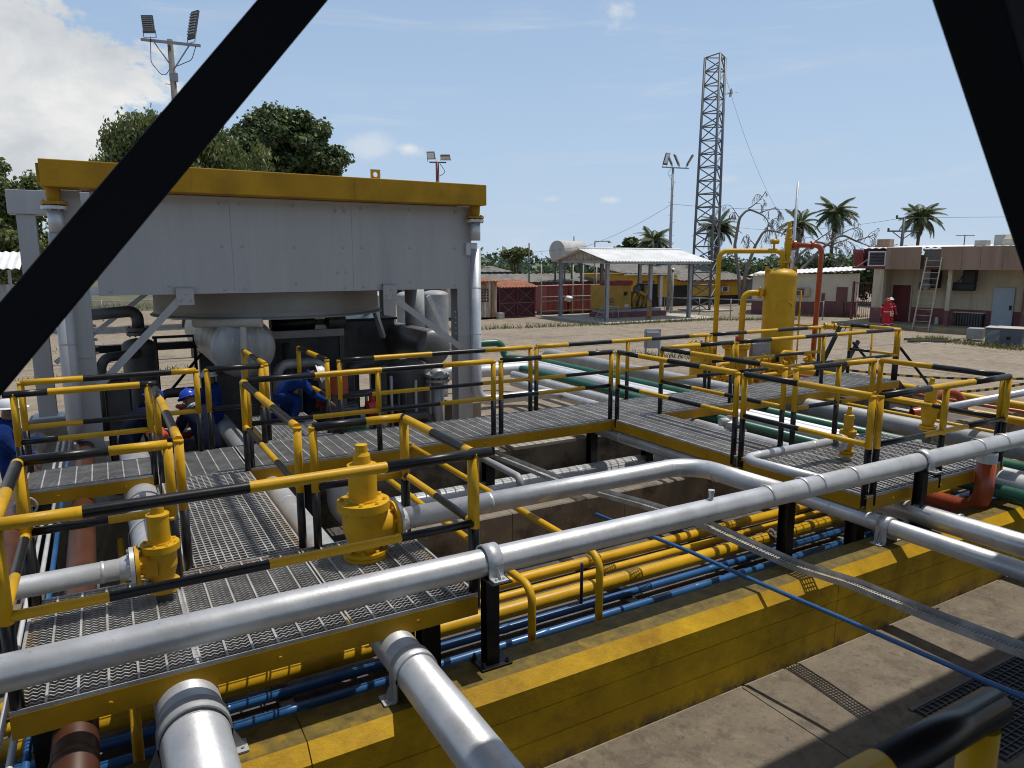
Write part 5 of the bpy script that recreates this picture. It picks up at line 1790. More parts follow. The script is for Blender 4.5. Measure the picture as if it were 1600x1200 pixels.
tag(MB().bbox((23.0, 41.7, 0), (23.4, 42.1, 0.42), 0.02).build("concrete_block", PAD), "small white block on the ground beside the flaking cabin", "block")
# grey drums/tanks seen under the cooler
for i, (x, y) in enumerate(((12.2, 30.5), (13.55, 30.8), (10.7, 31.2))):
    t = thing("storage_tank", ("pale grey upright tank seen below the cooler behind the bright brace", "pale grey upright tank next to the cooler's right leg", "pale grey upright tank farthest left under the cooler", "pale grey upright tank just right of the cooler leg pipe")[i], "tank", (x, y, 0), group="pale grey tanks behind the cooler")
    mb = MB()
    mb.lathe([(0.62, 0.1), (0.62, 2.3)], 28, (x, y, 0))
    mb.dome(0.62, 0.2, 28, 5, (x, y, 2.3))
    mb.build("shell", GRYP, t)
    MB().lathe([(0.6, 0), (0.6, 0.1)], 28, (x, y, 0)).build("base_ring", DGRY, t)
t = thing("blue_rack", "blue and white stacked racks far behind below the fan ring", "rack", (11, 36, 0))
for i in range(3):
    MB().beam((9.5 + i * 0.9, 36, 0.2), (9.5 + i * 0.9, 36, 2.4), 0.08, 0.08).build("post", BLUE, t)
    MB().beam((9.5, 36, 0.7 + i * 0.75), (12.2, 36, 0.7 + i * 0.75), 0.08, 0.1).build("shelf_beam", WHT, t)

# white horizontal tank on a stand
wt = thing("horizontal_tank", "large pale horizontal tank raised on a steel stand behind the shed", "tank", (34.5, 51, 0))
ax = Vector((1, 0.28, 0)).normalized()
c0 = Vector((33.3, 50.4, 4.68))
mb = MB()
mb.lathe([(0.001, 0), (0.86, 0), (0.88, 0.02), (0.88, 3.0), (0.86, 3.02), (0.001, 3.02)], 40, c0, ax)
mb.build("shell", mat("weathered_white_tank", (0.50, 0.49, 0.46), 0.8, 0, 0.2, 1.0, col2=(0.38, 0.36, 0.33), streak=True), wt)
mb = MB()
mb.lathe([(0.05, 0), (0.05, 0.4)], 8, c0 + ax * 2.2 + Vector((0, 0, 0.86)))
mb.build("vent", GRYP, wt)
for q in (0.4, 2.6):
    for s in (-0.7, 0.7):
        p = c0 + ax * q
        MB().beam((p.x, p.y + s, 0), (p.x, p.y + s, 4.0), 0.12, 0.12).build("stand_leg", DGRY, wt)
# long low open sheds beyond
for i, (x0, x1, y, z0, z1, m, lab) in enumerate(((26.5, 42.5, 53.5, 2.15, 2.75, OLDR, "long low open shed with a sagging dark roof behind the red bins"), (24.0, 33.5, 60.5, 2.9, 3.4, OLDR, "dark roofed open shed farthest back behind the flaking cabin"),
                                                ( 22.5, 29.0, 56.5, 2.35, 2.9, WHR, "pale roofed lean-to above the flaking cabin's roof"))):
    t = thing("low_shed", lab, "shed", ((x0 + x1) / 2, y, 0))
    mb = MB()
    corr_roof(mb, x0, x1, y - 2.6, z0, y + 1.5, z1, 0.6, 0.03)
    mb.build("roof_sheet", m, t)
    k = int((x1 - x0) / 2.2)
    for q in range(k + 1):
        x = x0 + 0.3 + (x1 - x0 - 0.6) * q / k
        for yy in (y - 2.4, y + 1.3):
            MB().beam((x, yy, 0), (x, yy, (z0 if yy < y else z1) - 0.1), 0.1, 0.1).build("post", DGRY, t)
    MB().beam((x0, y - 2.4, z0 - 0.1), (x1, y - 2.4, z0 - 0.1), 0.08, 0.14).build("eave_beam", DGRY, t)
    if i != 1:
        MB().box((x0, y + 1.42, 0.0), (x1, y + 1.5, z1 - 0.5)).build("back_wall", mat("old_block_wall", (0.30, 0.27, 0.22), 0.9, 0, 0.3, 0.8), t)
# low yellow building with a dark base
yb = thing("yellow_building", "low yellow building with a black base band and old grey roof", "building", (45, 48, 0))
MB().box((38.2, 47.2, 0.0), (51.9, 54, 0.78)).build("base_band", BLK, yb)
MB().box((38.2, 47.2, 0.782), (43.8, 54, 2.75)).build("wall", YBLD, yb)
MB().box((43.8, 47.19, 0.782), (51.9, 54, 2.15)).build("wall", YBLD, yb)
MB().box((39.9, 47.12, 0.0), (41.2, 47.198, 2.2)).build("door", mat("red_door", (0.25, 0.03, 0.02), 0.6), yb)
MB().box((43.2, 47.1, 0.0), (45.1, 47.188, 1.75)).build("dark_opening", BLK, yb)
MB().box((41.6, 46.9, 0), (41.9, 47.118, 2.6)).build("downpipe", SIL, yb)
mb = MB()
corr_roof(mb, 43.4, 52.4, 46.3, 2.22, 53, 3.5, 0.5, 0.03)
corr_roof(mb, 37.4, 43.5, 46.5, 2.86, 53, 3.7, 0.5, 0.03)
mb.build("roof_sheet", OLDR, yb)
MB().beam((43.4, 46.32, 2.12), (52.4, 46.32, 2.12), 0.05, 0.12).build("fascia_board", mat("fascia_red", (0.16, 0.04, 0.03), 0.7), yb)
MB().beam((37.4, 46.52, 2.76), (43.5, 46.52, 2.76), 0.05, 0.1).build("fascia_board", WHR, yb)
t = thing("window_unit", "white air conditioner box on the yellow building's wall", "air conditioner", (50, 47, 1))
MB().bbox((48.9, 46.8, 1.1), (49.8, 47.17, 1.6), 0.02).build("body", WHT, t)
MB().box((49.0, 46.785, 1.16), (49.55, 46.798, 1.54)).build("grille", DGRY, t)
# block wall at the back and mesh fence
bw = tag(MB().box((51.95, 46.8, 0), (60, 47.0, 2.1)).build("block_wall", mat("grey_blocks", (0.15, 0.15, 0.14), 0.9, 0, 0.3, 1.0)), "dark grey block wall beside the yellow building", "wall")


def mesh_fence(label, pts, h=1.22, step=2.5):
    t = thing("mesh_fence", label, "fence", (*pts[0], 0))
    wb = MB()
    for a, b in zip(pts, pts[1:]):
        a, b = Vector((*a, 0)), Vector((*b, 0))
        L = (b - a).length
        d = (b - a) / L
        n = max(1, round(L / step))
        for i in range(n + 1):
            p = a + d * (L * i / n)
            MB().tube([p, p + Vector((0, 0, h + 0.05))], 0.035, 8).build("post", GRYP, t)
        MB().tube([a + Vector((0, 0, h)), b + Vector((0, 0, h))], 0.025, 6).build("top_rail", GRYP, t)
        k = int((L + h) / 0.16)
        for i in range(k):
            s = i * 0.16
            for sgn in (1, -1):
                # one wire slanting each way
                u0, z0 = (s, 0.02) if s <= L else (L, 0.02 + (s - L))
                u1, z1 = (s - h + 0.02, h) if s - h >= 0 else (0, s + 0.02)
                if z0 > h or z1 < 0:
                    continue
                if sgn < 0:
                    u0, u1 = L - u0, L - u1
                wb.tube([a + d * u0 + Vector((0, 0, z0)), a + d * u1 + Vector((0, 0, z1))], 0.0035, 3, caps=False)
    wb.build("wire_mesh", DGRY, t, kind="stuff")
    return t


mesh_fence("chain link fence running from the shed past the tower's foot", [(35.6, 39.6), (37.1, 37.6), (38.9, 33.4), (41.2, 30.5)])
mesh_fence("chain link fence far behind the cooler's legs", [(-8, 53.6), (12, 52.4), (22, 50.5)], 1.3, 4)
# left far shed and cabin
t = thing("low_shed", "pale roofed shed at the left edge behind the cooler", "shed", (-4.5, 34, 0))
mb = MB()
corr_roof(mb, -9, -2.55, 32.5, 3.55, 35.5, 4.2)
mb.build("roof_sheet", WHR, t)
for x in (-8.5, -5.5, -2.9):
    MB().beam((x, 32.7, 0), (x, 32.7, 3.5), 0.1, 0.1).build("post", GRYP, t)
MB().bbox((-9, 33.2, 0), (-3.1, 35.2, 2.9), 0.02).build("cabin_wall", GRYP, t)
MB().box((-4.3, 33.18, 1.9), (-3.4, 33.198, 2.5)).build("window", GLASS, t)

# main building at the right, local frame: x along the facade to the right, y into the building
def local(name, label, cat, loc, deg):
    t = thing(name, label, cat, loc, rad(deg), world=False)
    return t


mbl = local("yard_building", "cream and maroon building with a deep brown fascia and clutter", "building", (40.3, 26.7, 0), -80)
struct(MB().bbox((-1.6, -1.3, -0.05), (24, 3.6, 0.22), 0.02).build("building_step", mat("step_concrete", (0.30, 0.26, 0.19), 0.9, 0, 0.25, 1.5, col2=(0.38, 0.27, 0.09), thr=(0.5, 0.6)), mbl))
MB().box((0.55, 1.5, 0.222), (24, 1.7, 1.12)).build("dado", MARO, mbl)
MB().box((0.55, 1.5, 1.122), (24, 1.7, 4.2)).build("wall", CREAM, mbl)
MB().box((0.36, 0.02, 0.222), (0.54, 8, 4.2)).build("end_wall", CREAM, mbl)
MB().box((0.28, -0.42, 0.222), (0.92, 0.0, 1.12)).build("pillar_base", MARO, mbl)
MB().box((0.30, -0.40, 1.122), (0.90, -0.02, 3.4)).build("pillar", CREAM, mbl)
for x in (4.15, 7.9, 14.5):
    MB().box((x, 0.0, 0.222), (x + 0.22, 0.25, 1.1)).build("pillar_base", MARO, mbl)
    MB().box((x + 0.01, 0.01, 1.102), (x + 0.21, 0.24, 3.4)).build("pillar", CREAM, mbl)
for a, b in ((1.02, 2.92), (3.92, 4.98), (4.985, 5.88), (5.885, 6.9), (6.905, 8.2), (8.205, 10), (10.005, 12)):
    MB().bbox((a, -0.66, 3.37), (b - 0.006, -0.60, 4.62), 0.006).build("fascia_panel", FASC, mbl)
MB().box((2.93, -0.2, 3.55), (3.91, -0.15, 4.5)).build("backing_board", mat("grey_board", (0.17, 0.145, 0.125), 0.8), mbl)
MB().box((-0.95, 0.3, 3.45), (24, 8, 3.55)).build("ceiling_slab", CREAM, mbl)
MB().box((-0.95, -0.5, 3.40), (24, 0.295, 3.52)).build("eave_frame", DRED, mbl)
mb = MB()
corr_roof(mb, -0.6, 24, -0.4, 4.60, 8, 4.85, 0.4, 0.03)
mb.build("roof_sheet", WHR, mbl)
# open end of the canopy with the air conditioner
MB().poly([(-1.0, -0.55, 4.55), (-1.0, 0.9, 4.55), (-0.75, 0.9, 3.5), (-0.75, -0.55, 3.5)]).build("end_sheet", DRED, mbl)
MB().poly([(-1.0, 0.9, 4.58), (1.0, 0.9, 4.58), (1.0, 0.9, 3.5), (-0.75, 0.9, 3.5)]).build("inner_sheet", DRED, mbl)
ac = MB()
ac.bbox((-0.05, -0.55, 3.54), (1.0, 0.5, 4.42), 0.02)
acm = ac.build("air_conditioner", WHT, mbl)
MB().box((0.06, -0.565, 3.62), (0.90, -0.552, 4.34)).build("louvre_panel", BLK, acm)
for k in range(8):
    MB().box((0.08, -0.58, 3.66 + k * 0.083), (0.88, -0.567, 3.69 + k * 0.083)).build("louvre", DGRY, acm)
MB().beam((-0.7, -0.5, 3.5), (-0.05, -0.5, 3.95), 0.03, 0.05).build("strut", CREAM, mbl)
MB().box((0.72, 1.44, 0.222), (1.75, 1.498, 2.42)).build("door", DRED, mbl)
mb = MB()
for bx in ((0.64, 1.43, 0.222, 0.715, 1.497, 2.42), (1.755, 1.43, 0.222, 1.83, 1.497, 2.42), (0.64, 1.43, 2.422, 1.83, 1.497, 2.5)):
    mb.box(bx[:3], bx[3:])
mb.build("door_frame", CREAM, mbl)
dr = MB().bbox((6.05, 1.40, 0.222), (7.05, 1.498, 2.42), 0.008).build("door", DOORB, mbl)
mb = MB()
mb.tube([(6.92, 1.36, 1.25), (6.92, 1.36, 1.40)], 0.02, 8)
mb.box((6.86, 1.37, 1.2), (6.98, 1.398, 1.45))
mb.build("handle", BLK, dr)
MB().bbox((7.55, 0.9, 0.222), (9.6, 0.96, 3.15), 0.01).build("panel_door", BRD, mbl)
MB().box((8.05, 0.0, 2.75), (9.5, 0.02, 2.95)).build("lamp_strip", WHT, mbl)
sg = MB().bbox((7.72, 0.882, 1.78), (8.0, 0.898, 2.18), 0.003).build("warning_sign", mat("sign_white", (0.7, 0.68, 0.62), 0.6), mbl)
mb = MB()
k0, k1, k2 = Vector((7.755, 0.879, 1.90)), Vector((7.965, 0.879, 1.90)), Vector((7.86, 0.879, 2.13))
for a, b in ((k0, k1), (k1, k2), (k2, k0)):
    mb.beam(a, b, 0.004, 0.02, up=(0, 1, 0))
mb.box((7.85, 0.877, 1.96), (7.87, 0.8815, 2.05))
mb.box((7.85, 0.877, 1.925), (7.87, 0.8815, 1.945))
for r_ in range(2):
    mb.box((7.745, 0.877, 1.80 + r_ * 0.035), (7.975, 0.8815, 1.815 + r_ * 0.035))
mb.build("sign_mark", BLK, sg)
# ducts
du = MB()
du.tube(fil([(5.15, 0.7, 3.38), (5.15, 0.7, 2.75), (4.2, 0.7, 2.55)], 0.0001, 2), 0.30, 20)
du2 = MB()
du2.bbox((4.72, 0.45, 2.62), (5.35, 1.0, 3.36), 0.08)
du2.bbox((4.0, 0.46, 2.2), (5.36, 0.99, 2.66), 0.14)
du2.build("black_duct", mat("black_duct", (0.012, 0.012, 0.013), 0.6), mbl)
mb = MB()
mb.bbox((2.55, 0.6, 2.35), (3.05, 1.1, 3.38), 0.1)
mb.lathe([(0.30, 0), (0.30, 0.5)], 20, (2.85, 0.3, 2.45), (0, 1, 0))
mb.bbox((3.07, 0.55, 2.3), (3.5, 1.1, 3.3), 0.06, 1)
mb.build("grey_duct", [GRYP, BLK], mbl)
mb = MB()
mb.tube([(2.4 + 0.38 * math.cos(a) + 1.6, 1.46, 3.0 + 0.38 * math.sin(a)) for a in [math.pi + math.pi * i / 12 for i in range(13)]], 0.02, 6)
mb.build("hose", DGRY, mbl)
t = local("step_ladder", "pale wooden extension ladder leaning against the cream building", "ladder", (40.3, 26.7, 0), -80)
for k, (x, xb) in enumerate(((3.26, 3.09), (4.01, 3.93))):
    MB().beam((xb, -1.4, 0.02), (x, -0.70, 4.05), 0.035, 0.06).build("stile", CREAM, t)
for i in range(12):
    q = (i + 0.5) / 12
    MB().beam((3.09 + 0.17 * q, -1.4 + 0.7 * q, 0.02 + 4.03 * q), (3.93 + 0.08 * q, -1.4 + 0.7 * q, 0.02 + 4.03 * q), 0.025, 0.025).build("rung", CREAM, t)
for k, (x, xb) in enumerate(((2.95, 2.75), (3.75, 3.55))):
    MB().beam((xb, -0.2, 0.24), (x + 0.2, -1.2, 2.2), 0.04, 0.06).build("prop", CREAM, t)
t = local("slatted_crate", "dark slatted grille box standing against the maroon dado", "crate", (40.3, 26.7, 0), -80)
MB().box((4.35, 1.05, 0.225), (5.75, 1.42, 0.95)).build("body", BLK, t)
for k in range(10):
    MB().box((4.38 + k * 0.138, 1.02, 0.24), (4.45 + k * 0.138, 1.048, 0.92)).build("slat", DGRY, t)
MB().box((4.3, 1.0, 0.952), (5.8, 1.45, 1.0)).build("lid", CREAM, t)
t = local("white_can", "small white canister on the step by the ladder foot", "canister", (40.3, 26.7, 0), -80)
MB().lathe([(0.001, 0.222), (0.09, 0.222), (0.1, 0.25), (0.1, 0.6), (0.06, 0.66), (0.001, 0.66)], 16, (3.5, 0.9, 0)).build("body", WHT, t)
for x, z, s_, lab in ((0.2, 4.75, 0.45, "square brown box on the flat roof's corner"), (6.7, 4.8, 0.5, "pale round ventilator on the flat roof"), (5.4, 4.75, 0.3, "small roof vent box near the ventilator")):
    t = local("roof_unit", lab, "roof unit", (40.3, 26.7, 0), -80)
    if x == 6.7:
        MB().lathe([(0.55, 4.6), (0.55, 5.0), (0.3, 5.25), (0.001, 5.3)], 24, (6.6, 1.4, 0)).build("hood", PAD, t)
        MB().bbox((5.9, 1.0, 4.6), (6.4, 1.6, 5.25), 0.03).build("box", PAD, t)
    else:
        MB().bbox((x - 0.3, 0.6, 4.55), (x + s_, 1.2, 4.6 + s_ * 1.2), 0.02).build("box", FASC if x < 1 else PAD, t)
# gate between buildings
gt = thing("cage_gate", "rusty barred gate between the small building and the big one", "gate", (41.0, 27.9, 0))
for q in (0, 1.25):
    MB().beam((41.0 + q * 0.5, 28.3 - q * 0.87, 0), (41.0 + q * 0.5, 28.3 - q * 0.87, 2.6), 0.1, 0.1).build("post", MARO, gt)
for i in range(10):
    q = 0.12 * i + 0.08
    MB().beam((41.0 + q * 0.5, 28.3 - q * 0.87, 0.1), (41.0 + q * 0.5, 28.3 - q * 0.87, 2.5), 0.02, 0.02).build("bar", MARO, gt)
for z in (0.1, 1.3, 2.5):
    MB().beam((41.0, 28.3, z), (41.62, 27.2, z), 0.04, 0.06).build("cross_bar", MARO, gt)
# small cream building
sb = local("small_building", "small cream building with maroon base and white corrugated roof", "building", (43.5, 34.6, 0), -57)
MB().box((-3.0, 0.0, 0), (4.0, 5.0, 1.05)).build("dado", MARO, sb)
MB().box((-3.0, 0.002, 1.052), (4.0, 5.0, 2.95)).build("wall", mat("sunlit_cream_wall", (0.64, 0.57, 0.44), 0.9, 0, 0.12, 1.2, col2=(0.5, 0.43, 0.32), bump=0.15, bscale=10, thr=(0.56, 0.78)), sb)  # cream lightened: the grazing sun on this front is put into the paint
o = len(sb.children)
mb = MB()
n = 90
b0 = len(mb.v)
for i in range(n + 1):
    x = -3.3 + 7.7 * i / n
    zz = 2.80 + (x + 3.3) * 0.06
    w = 0.022 * math.sin(i * math.pi / 2)
    for y in (-0.35, 5.3):
        mb.v += [(x, y, zz + w + (0.25 if y > 1 else 0)), (x, y, zz + w - 0.03 + (0.25 if y > 1 else 0))]
for i in range(n):
    a, b = b0 + i * 4, b0 + (i + 1) * 4
    mb.quadf((a, b, b + 2, a + 2))
    mb.quadf((a + 1, a + 3, b + 3, b + 1))
    mb.quadf((a, a + 1, b + 1, b))
mb.build("roof_sheet", WHR, sb)
dr = MB().box((2.70, -0.05, 0.02), (3.42, -0.002, 2.05)).build("door", BRD, sb)
MB().box((1.75, -0.06, 0.9), (1.97, -0.002, 1.6)).build("meter_box", MARO, sb)
MB().bbox((0.05, -0.35, 1.38), (1.0, -0.002, 1.98), 0.02).build("air_conditioner", CREAM, sb)
MB().box((0.12, -0.362, 1.44), (0.62, -0.352, 1.92)).build("grille", DGRY, sb)
MB().box((-0.2, -0.03, 1.35), (1.05, -0.004, 1.42)).build("shelf", CREAM, sb)
for k, x in enumerate((3.05, 3.75)):
    MB().beam((x + 0.3, -0.9, 0), (x + 0.2, -0.7, 1.0), 0.06, 0.06).build("yard_stake", BRN, sb)

# ------------------------------------------------------------------ masts, poles, lights
tw = thing("lattice_tower", "tall grey steel lattice radio tower behind the shed", "tower", (41.3, 41.2, 0))
TWM = mat("tower_steel", (0.13, 0.145, 0.16), 0.5, 0.3, 0.2, 1.0)
HT, BAYS = 18.9, 19
cx, cy = 41.3, 41.2


def leg_at(i, z):
    w = 1.18 - 0.30 * z / HT
    a = rad((240.1, 0.1, 120.1)[i] + 0)
    return Vector((cx + w * math.cos(a), cy + w * math.sin(a), z))


for i in range(3):
    mb = MB()
    mb.tube([leg_at(i, 0), leg_at(i, HT)], 0.10, 10)
    mb.build("leg", TWM, tw)
um = MB().tube([(0, 0, 0), (0, 0, 1)], 1.0, 6, caps=False)
uo = um.build("brace", TWM, tw)
ume = uo.data
bpy.data.objects.remove(uo)


def unit_bar(a, b, r, parent, name="brace"):
    o = bpy.data.objects.new(name, ume)
    COL.objects.link(o)
    d = b - a
    q = Vector((0, 0, 1)).rotation_difference(d.normalized())
    M = Matrix.Translation(a - parent.location) @ q.to_matrix().to_4x4() @ Matrix.Diagonal((r, r, d.length, 1))
    o.parent = parent
    o.matrix_local = M
    return o


ume.transform(Matrix.Identity(4))
z0 = min(v.co.z for v in ume.vertices)
ax0 = np.array([v.co[:] for v in ume.vertices]).mean(0)
ume.transform(Matrix.Translation((-ax0[0], -ax0[1], -z0)))
for k in range(BAYS):
    za, zb = HT * k / BAYS, HT * (k + 1) / BAYS
    for i in range(3):
        j = (i + 1) % 3
        a, b = (i, j) if k % 2 else (j, i)
        unit_bar(leg_at(a, za), leg_at(b, zb), 0.045, tw)
        unit_bar(leg_at(i, zb), leg_at(j, zb), 0.045, tw)
mb = MB()
mb.lathe([(0.001, 0), (0.18, 0.02), (0.30, 0.10), (0.32, 0.14)], 20, leg_at(1, 16.4) + Vector((0.55, -0.3, 0)), (-0.85, 0.5, 0.1))
mb.beam(leg_at(1, 16.3), leg_at(1, 16.3) + Vector((0.6, -0.35, 0.1)), 0.05, 0.05)
mb.tube([leg_at(1, 16.4) + Vector((0.2, -0.1, 0)), leg_at(1, 16.4) + Vector((0.9, -0.55, 0.05))], 0.02, 6)
mb.build("dish_antenna", SIL, tw)
MB().bbox((cx - 1.5, cy - 1.5, -0.02), (cx + 1.5, cy + 1.5, 0.12), 0.02).build("footing", PAD, tw)


def floodlight(t, p, ax, tilt, w, h, lit=False):
    """flat LED floodlight with cooling fins on the back and a U bracket; p = bracket pivot"""
    R = Matrix.Translation(p) @ Matrix.Rotation(ax, 4, "Z") @ Matrix.Rotation(tilt, 4, "X")
    mb = MB()
    mb.bbox((-w / 2, -0.03, 0.02), (w / 2, 0.05, h), 0.012, 0, R)
    o = mb.build("lamp_housing", DGRY, t)
    MB().box((-w / 2 + 0.03, -0.034, h * 0.16), (w / 2 - 0.03, -0.0305, h - 0.03), 0, R).build("lens", mat("lens_white", (0.75, 0.76, 0.76), 0.25), o)
    for i in range(8):
        zz = h * 0.16 + (h * 0.8) * i / 8
        MB().box((-w / 2 + 0.02, 0.051, zz), (w / 2 - 0.02, 0.095, zz + h * 0.045), 0, R).build("fin", GRYP, o)
    mb = MB()
    for s in (-1, 1):
        mb.beam(R @ Vector((s * (w / 2 + 0.02), 0, h * 0.2)), R @ Vector((s * (w / 2 + 0.02), 0, -0.12)), 0.015, 0.03)
    mb.beam(R @ Vector((-(w / 2 + 0.02), 0, -0.12)), R @ Vector((w / 2 + 0.02, 0, -0.12)), 0.03, 0.015)
    mb.build("bracket", GRYP, t)


fp = thing("floodlight_pole", "wooden pole with two large floodlights at the upper left", "light pole", (3.1, 31, 0))
MB().tube([(3.12, 31, 0), (3.05, 31, 12.0)], 0.11, 14, radii=[0.17, 0.10]).build("pole", mat("weathered_pole", (0.15, 0.132, 0.118), 0.9, 0, 0.3, 4, streak=True), fp)
MB().beam((2.1, 31.25, 11.93), (4.0, 30.2, 11.72), 0.09, 0.09).build("cross_arm", GRYP, fp)
for a, b in (((2.5, 31.0, 11.85), (3.06, 30.95, 11.0)), ((3.65, 30.4, 11.75), (3.08, 30.9, 10.9))):
    MB().tube([a, b], 0.025, 6).build("strut", GRYP, fp)
floodlight(fp, Vector((2.38, 31.0, 12.10)), rad(150), rad(-8), 0.42, 0.62)
floodlight(fp, Vector((3.72, 30.35, 11.93)), rad(118), rad(14), 0.42, 1.08)
for pts in (((2.4, 31, 12.0), (2.35, 31, 11.1), (2.75, 31, 10.6), (3.0, 31, 11.0)), ((3.85, 30.3, 11.7), (3.7, 30.5, 11.25), (3.1, 30.9, 11.0))):
    MB().tube(fil(pts, 0.3, 5), 0.014, 6).build("cable", BLK, fp)
mb = MB()
mb.bbox((2.93, 30.80, 10.5), (3.22, 30.98, 10.8), 0.01)
for i in range(8):
    z = 10.4 - i * 0.45
    s = 1 if i % 2 else -1
    mb.tube([(3.06, 31, z), (3.06 + s * 0.28, 31 - s * 0.1, z + 0.02)], 0.014, 6)
mb.build("climbing_steps", GRYP, fp)
fp2 = thing("floodlight_pole", "slim grey pole with four bright floodlights near the tower", "light pole", (38.85, 42.8, 0))
MB().tube([(38.85, 42.8, 0), (38.85, 42.8, 10.9)], 0.1, 12, radii=[0.15, 0.09]).build("pole", GRYP, fp2)
MB().beam((38.1, 43.2, 10.95), (39.9, 42.2, 10.85), 0.1, 0.08).build("cross_arm", GRYP, fp2)
for k, (q, a, tl) in enumerate(((0.10, 6, 20), (0.36, 215, 24), (0.62, 212, 24), (0.92, 38, 30))):
    p = Vector((38.1, 43.2, 11.0)).lerp(Vector((39.9, 42.2, 10.92)), q)
    floodlight(fp2, p + Vector((0, 0, 0.1)), rad(a), rad(tl), 0.46, 0.92)
mb = MB()
for i in range(12):
    z = 10.3 - i * 0.5
    s = 1 if i % 2 else -1
    mb.tube([(38.85, 42.8, z), (38.85 + s * 0.22, 42.8 - s * 0.12, z + 0.03)], 0.014, 5)
mb.tube(fil([(38.75, 42.85, 10.9), (38.5, 43, 10.5), (38.8, 42.8, 9.9)], 0.2, 4), 0.015, 5)
mb.build("climbing_steps", GRYP, fp2)
fp3 = thing("floodlight_pole", "dark red pole with two small floodlights behind the cooler's header", "light pole", (15.8, 35.3, 0))
MB().tube([(15.8, 35.3, 0), (15.8, 35.3, 8.9)], 0.09, 12).build("pole", DRED, fp3)
MB().beam((15.45, 35.5, 8.92), (16.2, 35.05, 8.90), 0.07, 0.06).build("cross_arm", DGRY, fp3)
floodlight(fp3, Vector((15.55, 35.45, 9.05)), rad(-40), rad(30), 0.42, 0.42)
floodlight(fp3, Vector((16.2, 35.1, 9.05)), rad(-30), rad(70), 0.5, 0.42)
MB().tube(fil([(15.9, 35.2, 8.85), (16.2, 35.1, 8.4), (15.85, 35.3, 8.2)], 0.15, 4), 0.015, 5).build("cable", BLK, fp3)
ms = thing("thin_mast", "thin grey mast rising behind the separator tank", "mast", (39.3, 31.7, 0))
MB().tube([(39.3, 31.7, 0), (39.35, 31.65, 8.85)], 0.08, 10, radii=[0.13, 0.07]).build("pole", SIL, ms)
up = thing("utility_pole", "power pole with two crossarms above the brown fascia building", "utility pole", (47.5, 29.5, 0))
MB().tube([(47.5, 29.5, 0), (47.6, 29.5, 6.75)], 0.11, 10, radii=[0.14, 0.09]).build("pole", DGRY, up)
for z, w in ((6.7, 0.55), (5.85, 1.05)):
    MB().beam((47.6 - w * 0.87, 29.5 + w * 0.5, z), (47.6 + w * 0.87, 29.5 - w * 0.5, z), 0.1, 0.1).build("crossarm", DGRY, up)
    for s in (-1, 1):
        c = (47.6 + s * (w - 0.05) * 0.87, 29.5 - s * (w - 0.05) * 0.5, z + 0.05)
        MB().lathe([(0.05, 0), (0.09, 0.03), (0.05, 0.08), (0.09, 0.1), (0.05, 0.16)], 10, c).build("insulator", BRN, up)
for s in (-1, 1):
    MB().beam((47.6, 29.5, 5.3), (47.6 + s * 0.6, 29.5 - s * 0.35, 5.8), 0.05, 0.05).build("strut", DGRY, up)
ut = thing("roof_antenna", "small antenna frame on the roof of the brown fascia building", "antenna", (45, 24, 4.6))
MB().tube([(45.3, 24.2, 4.6), (45.3, 24.2, 5.4)], 0.03, 8).build("pole", DGRY, ut)
MB().beam((44.9, 24.5, 5.35), (45.8, 23.9, 5.35), 0.04, 0.04).build("crossbar", DGRY, ut)
for i, (x, y, h, lab) in enumerate(((30.35, 50.0, 5.3, "thin dark pole standing behind the dark red cage"), (34.1, 46.2, 5.4, "gooseneck lamp post in front of the pale horizontal tank"), (36.2, 39.5, 3.2, "white lamp post with a round lamp behind the shed"))):
    t = thing("lamp_post" if i else "pole", lab, "lamp post" if i else "pole", (x, y, 0))
    if i == 1:
        MB().tube(fil([(x, y, 0), (x, y, h), (x + 1.0, y - 0.6, h)], 0.05, 3), 0.045, 8).build("pole", GRYP, t)
        MB().lathe([(0.05, 0), (0.18, -0.14), (0.001, -0.15)], 12, (x + 1.0, y - 0.6, h)).build("lamp_head", DGRY, t)
    elif i == 2:
        MB().tube([(x, y, 0), (x, y, h)], 0.1, 10).build("pole", GRYP, t)
        MB().dome(0.16, 0.16, 14, 5, (x, y, h)).build("lamp_head", WHT, t)
    else:
        MB().tube([(x, y, 0), (x, y, h)], 0.06, 8).build("pole", DGRY, t)
pf = thing("fence_posts", "tall thin wire fence frame standing behind the shed's gable", "frame", (30, 42.6, 0))
for x in (27.0, 28.6, 29.7, 30.6, 31.8):
    MB().tube([(x, 42.8, 0), (x, 42.8, 3.6)], 0.045, 8).build("post", PAD, pf)
for z in (0.35, 1.35, 1.05):
    MB().tube([(27.0, 42.75, z), (32.4, 42.75, z)], 0.03, 6).build("rail", PAD, pf)
# hanging wires
def wire(label, a, b, sag, r=0.012):
    a, b = Vector(a), Vector(b)
    pts = [a.lerp(b, i / 24) - Vector((0, 0, sag * 4 * (i / 24) * (1 - i / 24))) for i in range(25)]
    tag(MB().tube(pts, r, 5).build("overhead_wire", mat("wire", (0.08, 0.08, 0.085), 0.6)), label, "wire", "overhead wires")


wire("overhead wire from the shed's lamp post up to the floodlight pole", (33.5, 46.5, 5.0), (38.85, 42.8, 8.2), 0.25)
wire("overhead wire between the floodlight pole and the thin mast", (38.85, 42.8, 8.2), (39.35, 31.65, 7.1), 0.1)
wire("overhead wire from the thin mast out past the right brace", (47.6, 29.5, 6.75), (75, -5, 7.5), 0.4)
wire("slack guy wire falling from the tower's dish to the bare tree", tuple(leg_at(1, 17.8)), (46, 38.2, 7.0), 0.9, 0.01)
wire("overhead wire far left running out above the low sheds", (33.5, 46.5, 5.0), (18, 62, 4.0), 0.4)
wire("overhead wire from the power pole back toward the palms", (47.6, 29.5, 6.75), (56, 52, 7.2), 0.5)
